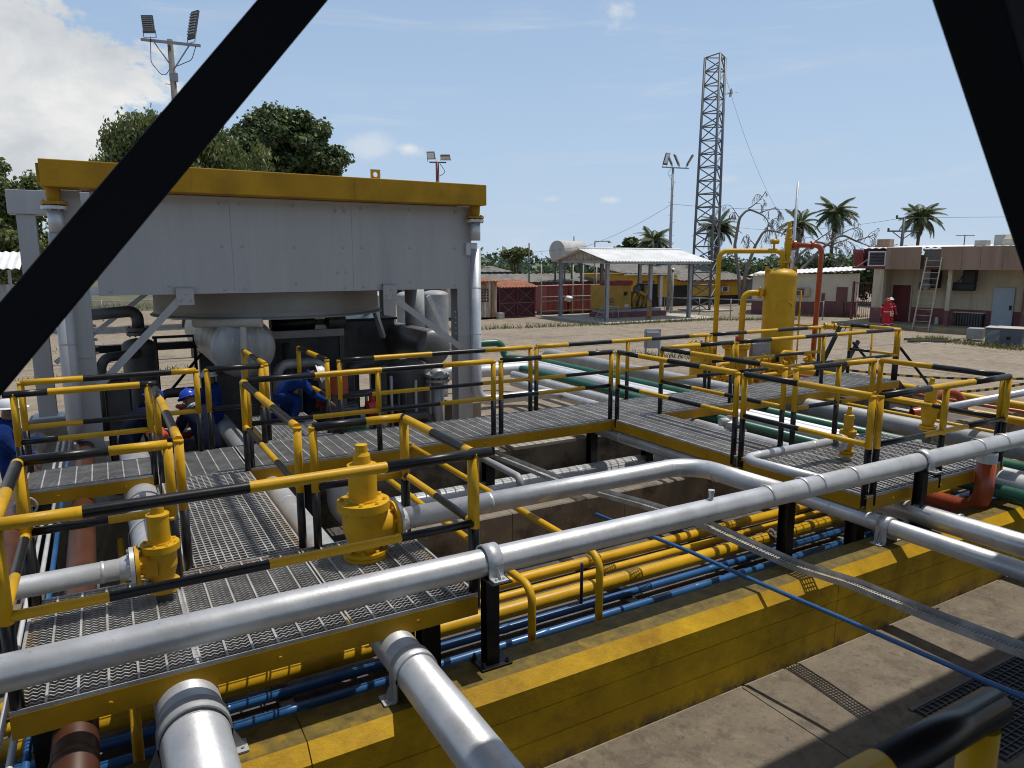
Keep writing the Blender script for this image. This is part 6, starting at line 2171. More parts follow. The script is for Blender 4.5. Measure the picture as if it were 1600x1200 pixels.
# yard clutter
ub = thing("outdoor_panel", "grey electrical panel on a post standing alone in the yard", "panel", (19.4, 22.2, 0))
MB().bbox((-0.26, -0.12, 0.32), (0.26, 0.12, 0.98), 0.015, 0, Matrix.Translation((19.4, 22.2, 0)) @ Matrix.Rotation(rad(-30), 4, "Z")).build("cabinet", GRYP, ub)
MB().bbox((-0.33, 0.16, 0.3), (0.33, 0.2, 1.08), 0.01, 0, Matrix.Translation((19.45, 22.25, 0)) @ Matrix.Rotation(rad(-30), 4, "Z")).build("backing_plate", SIL, ub)
for s in (-0.28, 0.28):
    MB().beam((19.4 + s * 0.866, 22.2 - s * 0.5, 0), (19.4 + s * 0.866, 22.2 - s * 0.5, 1.1), 0.06, 0.06).build("post", GRYP, ub)
aco = thing("condenser_unit", "dented grey condenser unit dumped on the concrete at the right", "air conditioner", (36, 17, 0))
Mx = Matrix.Translation((35.9, 17.2, 0)) @ Matrix.Rotation(rad(-72), 4, "Z")
MB().bbox((-0.45, -0.5, 0.06), (0.95, 0.6, 0.80), 0.02, 0, Mx).build("casing", mat("condenser_grey", (0.085, 0.10, 0.125), 0.6, 0, 0.15, 2), aco)
MB().bbox((-0.5, -0.55, 0.802), (1.0, 0.65, 0.83), 0.01, 0, Mx).build("lid", PAD, aco)
for k in range(12):
    MB().box((-0.42, -0.515, 0.12 + k * 0.052), (0.1, -0.502, 0.143 + k * 0.052), 0, Mx).build("louvre", GRYP, aco)
MB().box((0.35, -0.512, 0.3), (0.52, -0.502, 0.45), 0, Mx).build("handle_hole", BLK, aco)
MB().box((-0.4, -0.45, 0), (0.9, 0.55, 0.058), 0, Mx).build("base", DGRY, aco)
t = thing("condenser_unit", "smaller pale condenser behind the dented grey one, with torn sheet on top", "air conditioner", (37.2, 18, 0))
Mx = Matrix.Translation((37.0, 18.3, 0)) @ Matrix.Rotation(rad(-72), 4, "Z")
MB().bbox((-0.75, -0.4, 0.1), (-0.1, 0.4, 0.62), 0.02, 0, Mx).build("casing", GRYP, t)
MB().bbox((0.4, -0.3, 0.1), (1.4, 0.6, 0.75), 0.02, 0, Mx).build("casing", PAD, t)
for sx in (-0.7, 0.9):
    MB().box((sx, -0.35, 0), (sx + 0.06, 0.4, 0.098), 0, Mx).build("foot", DGRY, t)
for i, (a, b) in enumerate((((33.3, 19.9), (34.9, 18.9)), ((34.9, 18.9), (36.2, 19.1)), ((34.0, 20.5), (36.0, 19.6)))):
    tag(MB().beam((*a, 0.06), (*b, 0.06), 0.12, 0.10).build("timber", mat("old_timber", (0.10, 0.085, 0.065), 0.9)), ("dark timber lying nearest on the concrete before the building", "dark timber lying toward the condenser units on the concrete", "dark timber lying farthest of the three on the concrete")[i], "timber", "timbers lying on the yard")
struct(MB().box((33.6, 19.2, 0.004), (36.0, 20.3, 0.02)).build("concrete_patch", PAD))
# caution tape stretched over the yard
for i, (a, b) in enumerate((((20.5, 14.2, 0.35), (27.5, 9.5, 0.35)), ((27.5, 9.5, 0.35), (33, 4.0, 0.4)), ((18.5, 12.2, 0.25), (24.0, 10.2, 0.3)))):
    tp_ = MB()
    A, B = Vector(a), Vector(b)
    k = 40
    o = 0
    for q in range(k):
        p, r2 = A.lerp(B, q / k), A.lerp(B, (q + 1) / k)
        sg_ = lambda u: -0.25 * 4 * u * (1 - u)
        p = p + Vector((0, 0, sg_(q / k)))
        r2 = r2 + Vector((0, 0, sg_((q + 1) / k)))
        tp_.poly([p, r2, r2 + Vector((0, 0.01, 0.075)), p + Vector((0, 0.01, 0.075))], 1 if q % 2 else 0)
    tag(tp_.build("caution_tape", [YEL, BLK]), ("yellow and black caution tape sagging across the yard before the step", "yellow and black caution tape running out to the right edge", "short yellow and black caution tape near the stair foot")[i], "tape", "caution tapes over the yard")
# joints of the yard slabs: open cracks with a dark filler
jm = mat("joint_filler", (0.07, 0.06, 0.05), 0.95)
jb = MB()
for a, b in (((11, 26.3), (60, 26.1)), ((11, 20.0), (40, 19.6)), ((16.0, 12), (16.6, 56)), ((25.0, 4), (25.4, 34)), ((33.0, 4), (33.2, 34)), ((11, 30.5), (33, 30.2)), ((-20, 24), (11, 24.4)), ((4, 18.5), (4.3, 50)), ((-20, 30), (9, 30.2)), ((17, 8.2), (40, 7.4))):
    A, B = Vector((*a, 0.003)), Vector((*b, 0.003))
    n_ = (B - A).cross(Vector((0, 0, 1))).normalized() * 0.03
    jb.poly([A - n_, B - n_, B + n_, A + n_])
o = jb.build("slab_joints", jm)
o["kind"] = "structure"

# ------------------------------------------------------------------ trees, palms, bushes
def leaf_object(name, blobs, n, size, m, parent, seed, droop=0.0, gap=0.5):
    """many folded leaf-clump quads through a crown made of lumps; lumps carry more leaves near their skin"""
    rng = np.random.default_rng(seed)
    B = np.array(blobs, dtype=float)
    vol = B[:, 3] * B[:, 4] * B[:, 5]
    pick = rng.choice(len(B), n, p=vol ** 0.75 / (vol ** 0.75).sum())
    d = rng.normal(size=(n, 3))
    d /= np.linalg.norm(d, axis=1)[:, None]
    rr = rng.random(n) ** 0.4
    # uneven skin
    lump = 1 + gap * np.sin(d[:, 0] * 5.1 + pick * 2.3) * np.sin(d[:, 1] * 6.3 + pick * 1.7) * np.cos(d[:, 2] * 5.7 + pick)
    c = B[pick, :3] + d * B[pick, 3:6] * (rr * lump)[:, None]
    nrm = d * 0.6 + rng.normal(size=(n, 3)) * 0.55 + np.array([0, 0, 0.35])
    nrm /= np.linalg.norm(nrm, axis=1)[:, None]
    t = np.cross(nrm, rng.normal(size=(n, 3)))
    t /= np.linalg.norm(t, axis=1)[:, None]
    if droop:
        t = t * (1 - droop) + np.array([0, 0, -1.0]) * droop
        t /= np.linalg.norm(t, axis=1)[:, None]
    b = np.cross(nrm, t)
    s = size * (0.55 + 0.9 * rng.random(n))[:, None]
    w = s * (0.32 if droop else 0.5)
    V = np.stack([c - t * s * 0.5, c + b * w, c + t * s * 0.5 - nrm * s * 0.15, c - b * w], 1).reshape(-1, 3)
    off = Vector((0, 0, 0))
    if parent is not None and parent.get("_w"):
        off = parent.location
    elif parent is None:
        off = Vector((float(V[:, 0].mean()), float(V[:, 1].mean()), 0))
    V = V - np.array(off)
    me = bpy.data.meshes.new(name)
    me.vertices.add(len(V))
    me.vertices.foreach_set("co", V.astype(np.float32).ravel())
    me.loops.add(n * 4)
    me.loops.foreach_set("vertex_index", np.arange(n * 4, dtype=np.int32))
    me.polygons.add(n)
    me.polygons.foreach_set("loop_start", np.arange(0, n * 4, 4, dtype=np.int32))
    me.update(calc_edges=True)
    me.materials.append(m)
    o = bpy.data.objects.new(name, me)
    COL.objects.link(o)
    if parent is not None:
        o.parent = parent
    else:
        o.location = off
    return o


def tree(label, base, H, blobs, n, size, m, seed, trunk_r=0.35, droop=0.0, group=None, limbs=7):
    t = thing("tree", label, "tree", base, group=group)
    rnd = random.Random(seed)
    b = Vector(base)
    mb = MB()
    fork = b + Vector((0, 0, H * 0.35))
    mb.tube([b, b + Vector((0.05, 0, H * 0.18)), fork], trunk_r, 10, radii=[trunk_r * 1.3, trunk_r, trunk_r * 0.8])
    mb.build("trunk", BARK, t)
    for i in range(min(limbs, len(blobs))):
        bl = blobs[i * len(blobs) // limbs] if len(blobs) >= limbs else blobs[i]
        e = Vector(bl[:3])
        mid = fork.lerp(e, 0.5) + Vector((rnd.uniform(-0.4, 0.4), rnd.uniform(-0.4, 0.4), 0.4))
        mb = MB()
        mb.tube(fil([fork, mid, e], 1.5, 4), 0.1, 7, radii=None)
        mb.build("limb", BARK, t)
    leaf_object("crown", blobs, n, size, m, t, seed, droop)
    return t


def crown(c, R, k, seed, flat=0.75, br=0.42):
    rnd = random.Random(seed)
    out = []
    for i in range(k):
        while True:
            p = [rnd.uniform(-1, 1) for _ in range(3)]
            if sum(q * q for q in p) < 1:
                break
        r = rnd.uniform(0.7, 1.25) * br * min(R)
        out.append((c[0] + p[0] * R[0] * 0.78, c[1] + p[1] * R[1] * 0.78, c[2] + p[2] * R[2] * 0.78, r * 1.1, r * 1.1, r * flat))
    return out


# drooping olive tree and the dark dense one behind the cooler
bl = crown((4.0, 46, 9.3), (3.7, 3.0, 2.8), 46, 11, 1.25, 0.27) + crown((1.2, 46, 8.0), (2.1, 2.0, 1.7), 20, 12, 1.2, 0.33) + crown((7.6, 46.5, 8.8), (2.8, 2.4, 2.9), 36, 13, 1.3, 0.28) + crown((4, 46, 7.0), (4.7, 2.5, 2.0), 26, 31, 1.2, 0.33)
tree("tall drooping olive green tree behind the left part of the cooler header", (4.5, 46, 0), 10, bl, 72000, 0.23, LEAF2, 21, 0.4, 0.55)
bl = crown((12.7, 53, 11.9), (4.1, 3.2, 2.8), 60, 14, 0.8, 0.27) + crown((14.9, 53, 9.9), (2.4, 2.5, 2.1), 26, 15, 0.8, 0.3) + crown((9.5, 53, 11.3), (2.2, 2.0, 1.9), 20, 16, 0.8, 0.32) + crown((11.5, 53, 8.6), (3.7, 2.5, 2.2), 28, 36, 0.9, 0.33)
tree("dense dark green tree standing behind and right of the drooping tree", (12.3, 53, 0), 12, bl, 72000, 0.23, LEAF, 22, 0.5, 0.0)
bl = crown((-4.6, 48, 7.6), (3.6, 2.6, 1.9), 34, 17, 0.8, 0.36) + crown((-4.0, 47, 4.8), (2.8, 2.2, 2.4), 34, 18, 0.9, 0.32) + crown((-8.2, 48, 7.2), (2.5, 2.5, 1.8), 14, 19, 0.8, 0.4)
tree("leafy green tree at the left edge of the view beyond the cooler", (-5, 48, 0), 8, bl, 46000, 0.24, LEAF2, 23, 0.35, 0.15)
# far small trees
for i, (x, y, w, h, z, lab, m) in enumerate(((47.0, 58, 2.6, 1.0, 5.6, "round topped tree with thin trunk left of the first coconut palm", LEAF), (38.5, 66, 2.8, 0.9, 4.9, "flat topped pale tree above the long dark shed roof", LEAF2),
                                             (28.6, 64, 2.3, 1.4, 4.9, "dark rounded tree beside the small palm over the low sheds", LEAF2))):
    tree(lab, (x, y, 0), z, crown((x, y, z - h * 0.4), (w, w * 0.8, h), 9, 60 + i, 0.7, 0.6), 3600, 0.3, m, 70 + i, 0.18, limbs=4)
BUSHL = ["green bush behind the long dark shed, below the small low palm", "green bush behind the long dark shed, left of the pale horizontal tank", "green bush hidden mostly by the pale horizontal tank",
         "green bush behind the open shed's ridge", "green bush at the left end of the belt behind the flaking cabin", "green bush just right of the lattice tower's foot", "green bush behind the yellow arch pipe's left leg",
         "green bush behind the yellow arch pipe below the curved bare limbs", "green bush right behind the top of the separator tank", "green bush between the separator tank and the orange pipe",
         "green bush just right of the orange pipe over the small building's roof", "green bush over the right half of the small building's white roof", "green bush filling the gap above the rusty gate",
         "low green bush standing right behind the rusty gate", "green bush behind the brown fascia building", "green bush behind the yellow building's grey roof"]
k = 0
for (x, y, w, h, m) in ((31, 66, 4.2, 2.4, LEAF3), (35.5, 68, 4.2, 2.5, LEAF3), (40.5, 70, 4.4, 2.4, LEAF3), (44.5, 66, 3.0, 2.3, LEAF2), (26, 70, 4, 2.6, LEAF2),
                        (52.5, 57, 3.4, 3.1, LEAF3), (56.0, 54.5, 3.6, 3.3, LEAF3), (58.0, 50.5, 3.6, 3.5, LEAF3), (60, 47, 3.6, 3.6, LEAF3), (61, 43.5, 3.6, 3.7, LEAF3), (61, 39.5, 3.6, 3.8, LEAF3), (60.5, 35.5, 3.6, 3.8, LEAF3), (57.5, 33.0, 2.8, 3.9, LEAF3), (49.5, 29.7, 1.4, 2.0, LEAF3), (63, 30, 3, 3, LEAF2), (48.5, 62, 3.5, 2.4, LEAF2)):
    t = thing("bush", BUSHL[k], "bush", (x, y, 0), group="green bushes in the belt behind the yard")
    leaf_object("foliage", crown((x, y, h * 0.62), (w, w * 0.75, h * 0.62), 11, 90 + k, 0.85, 0.62), 7000, 0.22, m, t, 100 + k)
    MB().tube([(x, y, 0), (x + 0.1, y, h * 0.8)], 0.1, 7).build("stem", BARK, t)
    k += 1
bl = []
rnd = random.Random(4)
for i in range(150):
    a = rad(-25 + 150 * i / 149)
    D = rnd.uniform(150, 210)
    hh = rnd.uniform(3.0, 6.0)
    bl.append((D * math.cos(a), D * math.sin(a), hh * 0.45, rnd.uniform(5, 8), rnd.uniform(5, 8), hh * 0.6))
o = leaf_object("treeline", bl, 42000, 1.1, leaf_mat("far_leaves", (0.05, 0.085, 0.045), (0.10, 0.14, 0.075)), None, 55)
o["kind"] = "stuff"

# coconut palms
def frond_mesh(name, L, sag, seed, lw=0.05, dry=False):
    rnd_ = random.Random(seed)
    mb = MB()
    pts = []
    n = 12
    for i in range(n + 1):
        u = i / n
        pts.append(Vector((L * (u - 0.18 * sag * u * u), 0, L * (0.42 * u - sag * 0.85 * u * u))))
    mb.tube(pts, 0.03, 5, radii=[0.05 * (1 - 0.85 * i / n) for i in range(n + 1)])
    k = 30
    for i in range(k):
        u = 0.12 + 0.88 * i / (k - 1)
        f = u * n
        j = min(n - 1, int(f))
        p = pts[j].lerp(pts[j + 1], f - j)
        d = (pts[j + 1] - pts[j]).normalized()
        ll = L * 0.30 * math.sin(math.pi * (0.12 + 0.86 * u)) ** 0.7 * rnd_.uniform(0.8, 1.1)
        for s in (-1, 1):
            dirv = (d * 0.75 + Vector((0, s * 0.8, -0.35 if not dry else -0.9))).normalized()
            e = p + dirv * ll + Vector((0, 0, -0.18 * ll * (1 + dry)))
            m_ = p + dirv * ll * 0.5 + Vector((0, 0, 0.02))
            w = d * lw
            mb.poly([p - w * 0.5, m_ - w, e, m_ + w])
    o_ = mb.build(name, PALM, at=1)
    me = o_.data
    bpy.data.objects.remove(o_)
    return me


FR = [frond_mesh("frond", 2.6, 0.55 + 0.22 * i, i, 0.06) for i in range(4)]
FRD = [frond_mesh("dry_frond", 2.2, 1.3, 9, 0.05, True)]
for me in FRD:
    me.materials.clear()
    me.materials.append(DRYP)


def palm(label, base, H, s, seed, dry=3, lean=(0.3, 0), n=32, dead=False):
    rnd_ = random.Random(seed)
    b = Vector(base)
    t = thing("palm_tree", label, "palm", base, group="coconut palms behind the yard")
    top = b + Vector((lean[0], lean[1], H))
    pts = [b, b + Vector((lean[0] * 0.15, lean[1] * 0.2, H * 0.4)), b + Vector((lean[0] * 0.5, lean[1] * 0.6, H * 0.75)), top]
    pts = fil(pts, 6, 5)
    nn = len(pts)
    MB().tube(pts, 0.15, 9, radii=[0.2 - 0.08 * i / (nn - 1) for i in range(nn)]).build("trunk", BARK, t)
    for i in range(n + dry):
        o_ = bpy.data.objects.new("frond", rnd_.choice(FR) if i < n else FRD[0])
        COL.objects.link(o_)
        o_.parent = t
        o_.location = top - b
        pitch = -rad(62) + rad(95) * (i / n) if i < n else rad(55)
        o_.rotation_euler = (rnd_.uniform(-0.2, 0.2), pitch + rnd_.uniform(-0.12, 0.12), i * 2.39996 + rnd_.uniform(-0.25, 0.25))
        sc = s * rnd_.uniform(0.85, 1.1)
        o_.scale = (sc, sc, sc)
    mb = MB()
    for i in range(6):
        a = i * 1.05
        mb.dome(0.13, 0.16, 8, 4, top + Vector((0.2 * math.cos(a), 0.2 * math.sin(a), -0.3)))
    mb.build("nuts", BRN, t)
    return t


palm("coconut palm with arching fronds behind the shed roof, left of the light pole", (46.9, 54.3, 0), 5.7, 0.88, 1, 4)
palm("coconut palm seen through the lattice tower", (52.3, 51.3, 0), 6.9, 0.9, 2, 6)
palm("drooping half dry palm behind the thin mast and relief valve", (59.2, 47.3, 0), 7.3, 0.9, 3, 14, n=20)
palm("tall full crowned palm right of the orange pipe", (62.1, 45.6, 0), 8.3, 0.92, 4, 8, n=30)
palm("tall palm rising behind the brown fascia building", (69.4, 41.5, 0), 7.9, 0.92, 5, 3)
palm("small low palm above the low sheds at the left", (31.0, 62, 0), 3.4, 0.85, 6, 0, n=18)
# bare weeping tree
def bare(label, base, seed, stems):
    t = thing("bare_tree", label, "tree", base)
    rnd_ = random.Random(seed)
    b = Vector(base)
    global tw_

    def grow(p, d, L, r, depth):
        pts = [p]
        q = p.copy()
        dd = d.copy()
        n_ = 5
        for i in range(n_):
            dd = (dd + Vector((rnd_.uniform(-0.3, 0.3), rnd_.uniform(-0.3, 0.3), rnd_.uniform(-0.12, 0.08) - (0.28 if depth > 1 else 0)))).normalized()
            q = q + dd * L / n_
            pts.append(q.copy())
        tw_.tube(pts, r, 5 if depth else 7, radii=[r * (1 - 0.6 * i / n_) for i in range(n_ + 1)], caps=False)
        if depth < 4:
            for i in range(4 if depth < 3 else 4):
                k_ = rnd_.randint(2, n_)
                nd = (dd + Vector((rnd_.uniform(-1, 1), rnd_.uniform(-1, 1), rnd_.uniform(-0.4, 0.6)))).normalized()
                grow(pts[k_], nd, L * rnd_.uniform(0.5, 0.75), max(0.017, r * 0.55), depth + 1)

    for st_ in stems:
        mb = MB()
        P = [b + Vector(p) for p in st_]
        pts = fil(P, 1.0, 5)
        mb.tube(pts, 0.15, 8, radii=[0.17 - 0.09 * i / (len(pts) - 1) for i in range(len(pts))])
        mb.build("trunk", BARE, t)
        for q, d, L, r in ((-1, P[-1] - P[-2], 1.7, 0.07), (-3, Vector((-0.6, 0.3, 0.6)), 1.3, 0.05), (-1, Vector((0.6, -0.4, 0.2)), 1.7, 0.06), (-2, Vector((0.5, -0.5, 0.5)), 1.4, 0.06)):
            tw_ = MB()
            grow(P[q], d.normalized(), L, r, 1)
            tw_.build("branch", BARE, t)
    return t


bare("leafless weeping tree with curved grey limbs between the tower and the tank", (49.6, 45.2, 0), 3,
     [[(0, 0, 0), (-0.3, 0.1, 2.5), (-0.9, 0.2, 5.2), (-0.55, 0.15, 7.6), (0.2, -0.1, 8.4), (1.0, -0.6, 8.0)], [(0, 0, 0), (0.3, -0.2, 3.2), (0.9, -0.5, 5.2), (1.5, -0.9, 6.6), (2.4, -1.4, 6.4)]])
bare("leafless low tree with grey limbs behind the separator tank", (51.5, 42.9, 0), 5,
     [[(0, 0, 0), (0.5, -0.2, 2.2), (1.6, -0.8, 4.4), (2.9, -1.4, 5.6), (4.2, -1.8, 5.2)], [(0, 0, 0), (1.8, -0.8, 3.0), (3.6, -1.6, 5.0), (5.2, -2.2, 6.2), (6.4, -2.8, 5.6)]])
# weeds along the slab edges: nobody could count them
rng = np.random.default_rng(12)


def weeds(name, segs, n, h, seed, m=None):
    r = np.random.default_rng(seed)
    c = np.zeros((n, 3))
    per = n // len(segs)
    for i in range(n):
        a, b, w = segs[min(len(segs) - 1, i // per)]
        u = r.random()
        cl_ = 0.5 + 0.5 * math.sin(u * 41 + i // per * 3) * math.sin(u * 17.3 + 1)
        if r.random() > cl_ + 0.15:
            u = (math.floor(u * 9) + 0.5) / 9 + r.normal() * 0.012
        c[i] = (a[0] + (b[0] - a[0]) * u + r.normal() * w, a[1] + (b[1] - a[1]) * u + r.normal() * w, 0)
    hh = h * (0.3 + 0.9 * r.random(n) ** 2)
    ang = r.random(n) * 6.283
    d = np.stack([np.cos(ang), np.sin(ang), np.zeros(n)], 1)
    tip = c + np.stack([r.normal(size=n) * 0.5 * hh, r.normal(size=n) * 0.5 * hh, hh], 1)
    V = np.stack([c - d * 0.02, c + d * 0.02, tip + d * 0.006, tip - d * 0.006], 1).reshape(-1, 3)
    me = bpy.data.meshes.new(name)
    me.vertices.add(len(V))
    me.vertices.foreach_set("co", V.astype(np.float32).ravel())
    me.loops.add(n * 4)
    me.loops.foreach_set("vertex_index", np.arange(n * 4, dtype=np.int32))
    me.polygons.add(n)
    me.polygons.foreach_set("loop_start", np.arange(0, n * 4, 4, dtype=np.int32))
    me.update(calc_edges=True)
    me.materials.append(m or WEED)
    o_ = bpy.data.objects.new(name, me)
    COL.objects.link(o_)
    o_["kind"] = "stuff"
    return o_


weeds("weeds", [((16.5, 36.2), (26.5, 34.9), 0.25), ((26.5, 34.6), (34.5, 34.3), 0.2), ((34.5, 34.3), (40, 31.5), 0.25), ((10, 36.8), (17, 36.3), 0.3)], 2600, 0.30, 3)
weeds("weeds", [((35.2, 19.0), (34.6, 15.8), 0.3), ((34.6, 15.8), (36.5, 13.0), 0.35), ((42.5, 33.8), (46, 30.8), 0.3), ((34.0, 19.8), (35.2, 19.4), 0.2)], 2200, 0.26, 4)
weeds("weeds", [((-6, 28), (9, 27.6), 0.3), ((-8, 36), (16, 36.5), 0.5), ((18, 24), (21, 20), 0.3), ((41.2, 28.6), (43, 26.8), 0.3)], 1600, 0.2, 5)
weeds("grass", [((-30, 66), (80, 66), 2.5)], 9000, 0.5, 6)

# ------------------------------------------------------------------ people
SKIN = mat("skin", (0.20, 0.10, 0.065), 0.55, 0, 0.12, 8)
NAVY = mat("navy_coverall", (0.006, 0.009, 0.024), 0.9, 0, 0.4, 9, bump=0.5, bscale=11, spec=0.1)
COBALT = mat("cobalt_coverall", (0.009, 0.028, 0.13), 0.9, 0, 0.4, 9, bump=0.5, bscale=11, spec=0.1)
REDC = mat("red_coverall", (0.50, 0.012, 0.02), 0.8, 0, 0.25, 9, bump=0.3, bscale=16)
HBLUE = mat("blue_helmet", (0.012, 0.055, 0.40), 0.28)
HWHITE = mat("white_helmet", (0.75, 0.76, 0.77), 0.3)
HRED = mat("red_helmet", (0.5, 0.02, 0.015), 0.3)
HGREY = mat("grey_helmet", (0.42, 0.46, 0.48), 0.35)
BOOT = mat("dark_boot", (0.02, 0.016, 0.013), 0.6)
GLOVE = mat("work_glove", (0.42, 0.37, 0.30), 0.85)
REFL = mat("reflective_tape", (0.68, 0.69, 0.70), 0.4)
SCARF = mat("patterned_neck_cloth", (0.25, 0.30, 0.30), 0.9, 0, 0.6, 25, col2=(0.6, 0.62, 0.6), thr=(0.5, 0.55))


def person(label, loc, rz, J=None, suit=NAVY, helmet=HBLUE, hands=SKIN, tape=False, scale=1.0, extra=None, helmet_label=None):
    """J overrides joints of a standing body that faces +x; units metres, z up, feet at 0"""
    j = dict(pelvis=(0, 0, 0.96), spine=(0.0, 0, 1.14), chest=(0.01, 0, 1.33), neck=(0.01, 0, 1.49), head=(0.03, 0, 1.62), crown=(0.03, 0, 1.72),
             lsho=(0, 0.185, 1.42), lelb=(-0.01, 0.25, 1.14), lwri=(0.08, 0.25, 0.90), rsho=(0, -0.185, 1.42), relb=(-0.01, -0.25, 1.14), rwri=(0.08, -0.25, 0.90),
             lhip=(0, 0.10, 0.90), lkne=(0.02, 0.115, 0.50), lank=(-0.02, 0.12, 0.09), ltoe=(0.16, 0.14, 0.045), rhip=(0, -0.10, 0.90), rkne=(0.02, -0.115, 0.50), rank=(-0.02, -0.12, 0.09), rtoe=(0.16, -0.14, 0.045))
    if J:
        j.update(J)
    rr = dict(pelvis=0.155, spine=0.145, chest=0.165, neck=0.068, head=0.098, crown=0.078, lsho=0.085, lelb=0.056, lwri=0.042, rsho=0.085, relb=0.056, rwri=0.042,
              lhip=0.105, lkne=0.078, lank=0.062, ltoe=0.045, rhip=0.105, rkne=0.078, rank=0.062, rtoe=0.045)
    E_ = [("pelvis", "spine"), ("spine", "chest"), ("chest", "neck"), ("neck", "head"), ("head", "crown"), ("chest", "lsho"), ("lsho", "lelb"), ("lelb", "lwri"), ("chest", "rsho"), ("rsho", "relb"), ("relb", "rwri"),
          ("pelvis", "lhip"), ("lhip", "lkne"), ("lkne", "lank"), ("lank", "ltoe"), ("pelvis", "rhip"), ("rhip", "rkne"), ("rkne", "rank"), ("rank", "rtoe")]
    names = [k_ for k_ in j if k_ in rr]
    V = [Vector(j[k_]) for k_ in names]
    R_ = [rr[k_] for k_ in names]
    E = [(names.index(a), names.index(b)) for a, b in E_]
    hd, nk = Vector(j["head"]), Vector(j["neck"])
    up = (Vector(j["crown"]) - hd).normalized()
    face = Vector(j.get("face", (1, 0, 0)))
    face = (face - up * face.dot(up)).normalized()
    me = bpy.data.meshes.new("person")
    me.from_pydata([tuple(v) for v in V], E, [])
    o_ = bpy.data.objects.new("person_tmp", me)
    COL.objects.link(o_)
    sk_ = o_.modifiers.new("skin", "SKIN")
    for i, r in enumerate(R_):
        me.skin_vertices[0].data[i].radius = (r, r)
    me.skin_vertices[0].data[names.index("pelvis")].use_root = True
    ss = o_.modifiers.new("sub", "SUBSURF")
    ss.levels = ss.render_levels = 2
    dg_ = bpy.context.evaluated_depsgraph_get()
    m2 = bpy.data.meshes.new_from_object(o_.evaluated_get(dg_))
    bpy.data.objects.remove(o_)
    bm = bmesh.new()
    bm.from_mesh(m2)
    lw, rw = Vector(j["lwri"]), Vector(j["rwri"])
    # hands: palm and five bent fingers welded into the same mesh
    def hand(w, e, side):
        d = (w - e).normalized()
        s = d.cross(Vector((0, 0, 1)))
        s = (s if s.length > 0.1 else Vector((0, 1, 0))).normalized()
        nrm = s.cross(d)
        hb = MB()
        Mh = Matrix((s, d, nrm)).transposed().to_4x4()
        Mh.translation = w
        hb.bbox((-0.042, 0.0, -0.016), (0.042, 0.10, 0.016), 0.012, 0, Mh)
        for q, (u, L) in enumerate(((-0.032, 0.07), (-0.011, 0.08), (0.011, 0.075), (0.032, 0.058))):
            p0 = Vector((u, 0.095, 0))
            p1 = p0 + Vector((u * 0.1, L * 0.5, -0.006))
            p2 = p1 + Vector((0, L * 0.36, -L * 0.34))
            hb.tube([Mh @ p0, Mh @ p1, Mh @ p2], 0.009, 6, radii=[0.0095, 0.009, 0.0075])
        hb.tube([Mh @ Vector((0.04 * side, 0.025, 0)), Mh @ Vector((0.066 * side, 0.06, -0.01)), Mh @ Vector((0.06 * side, 0.092, -0.028))], 0.010, 6, radii=[0.012, 0.0105, 0.008])
        return hb
    mats = [suit, SKIN, hands, BOOT, HBLUE]
    me2 = bpy.data.meshes.new("person")
    hz = nk + (hd - nk) * 0.35
    zlo = min(v.co.z for v in bm.verts)
    for f in bm.faces:
        c = f.calc_center_median()
        f.smooth = True
        if (c - hz).dot(up) > 0 and (c - hd).length < 0.24:
            f.material_index = 1
        elif min((c - Vector(j["ltoe"])).length, (c - Vector(j["lank"])).length, (c - Vector(j["rtoe"])).length, (c - Vector(j["rank"])).length) < 0.085:
            f.material_index = 3
    # face: brow, nose and chin drawn out of the head
    side = up.cross(face)
    for v in bm.verts:
        d = v.co - hd
        if d.length < 0.2 and d.dot(up) > -0.09:
            u_, w_, f_ = d.dot(up), d.dot(side), d.dot(face)
            if f_ > 0.03:
                v.co += face * (0.022 * math.exp(-((u_ - 0.0) / 0.025) ** 2 - (w_ / 0.018) ** 2) + 0.008 * math.exp(-((u_ + 0.065) / 0.03) ** 2 - (w_ / 0.04) ** 2))
            v.co -= side * w_ * 0.14
    for w, e, sd in ((lw, Vector(j["lelb"]), 1), (rw, Vector(j["relb"]), -1)):
        hb = hand(w, e, sd)
        vs_ = [bm.verts.new(p) for p in hb.v]
        for f in hb.f:
            try:
                nf = bm.faces.new([vs_[q] for q in f])
                nf.material_index = 2
                nf.smooth = True
            except ValueError:
                pass
    bm.to_mesh(me2)
    bm.free()
    for m_ in mats:
        me2.materials.append(m_)
    t = thing("person", label, "person", loc, rz, world=False)
    t.scale = (scale,) * 3
    b_ = bpy.data.objects.new("body", me2)
    COL.objects.link(b_)
    b_.parent = t
    if helmet is not None:
        mb = MB()
        hc = hd + up * 0.055
        mb.dome(0.128, 0.125, 24, 7, hc, up)
        mb.lathe([(0.13, -0.004), (0.155, -0.012), (0.156, -0.006), (0.13, 0.008)], 24, hc, up)
        mb.tube([hc + face * 0.115 + up * 0.06, hc + up * 0.131, hc - face * 0.115 + up * 0.06], 0.016, 8)
        pk = hc + face * 0.15
        mb.poly([pk - side * 0.09 - face * 0.03, pk + side * 0.09 - face * 0.03, pk + side * 0.06 + face * 0.045 - up * 0.012, pk - side * 0.06 + face * 0.045 - up * 0.012])
        mb.build("helmet", helmet, t)
    mb = MB()
    for s_ in (-1, 1):
        mb.dome(0.012, 0.006, 8, 3, hd + face * 0.088 + side * 0.033 * s_ + up * 0.022, face)
    mb.build("eyes", BOOT, t)
    mb = MB()
    for s_ in (-1, 1):
        mb.lathe([(0.028, -0.008), (0.03, 0.0), (0.02, 0.012), (0.001, 0.012)], 10, hd + side * 0.088 * s_, side * s_)
    mb.build("ears", SKIN, t)
    mb = MB()
    mb.lathe([(0.098, -0.03), (0.112, 0.0), (0.09, 0.03)], 20, nk, (hd - nk).normalized())
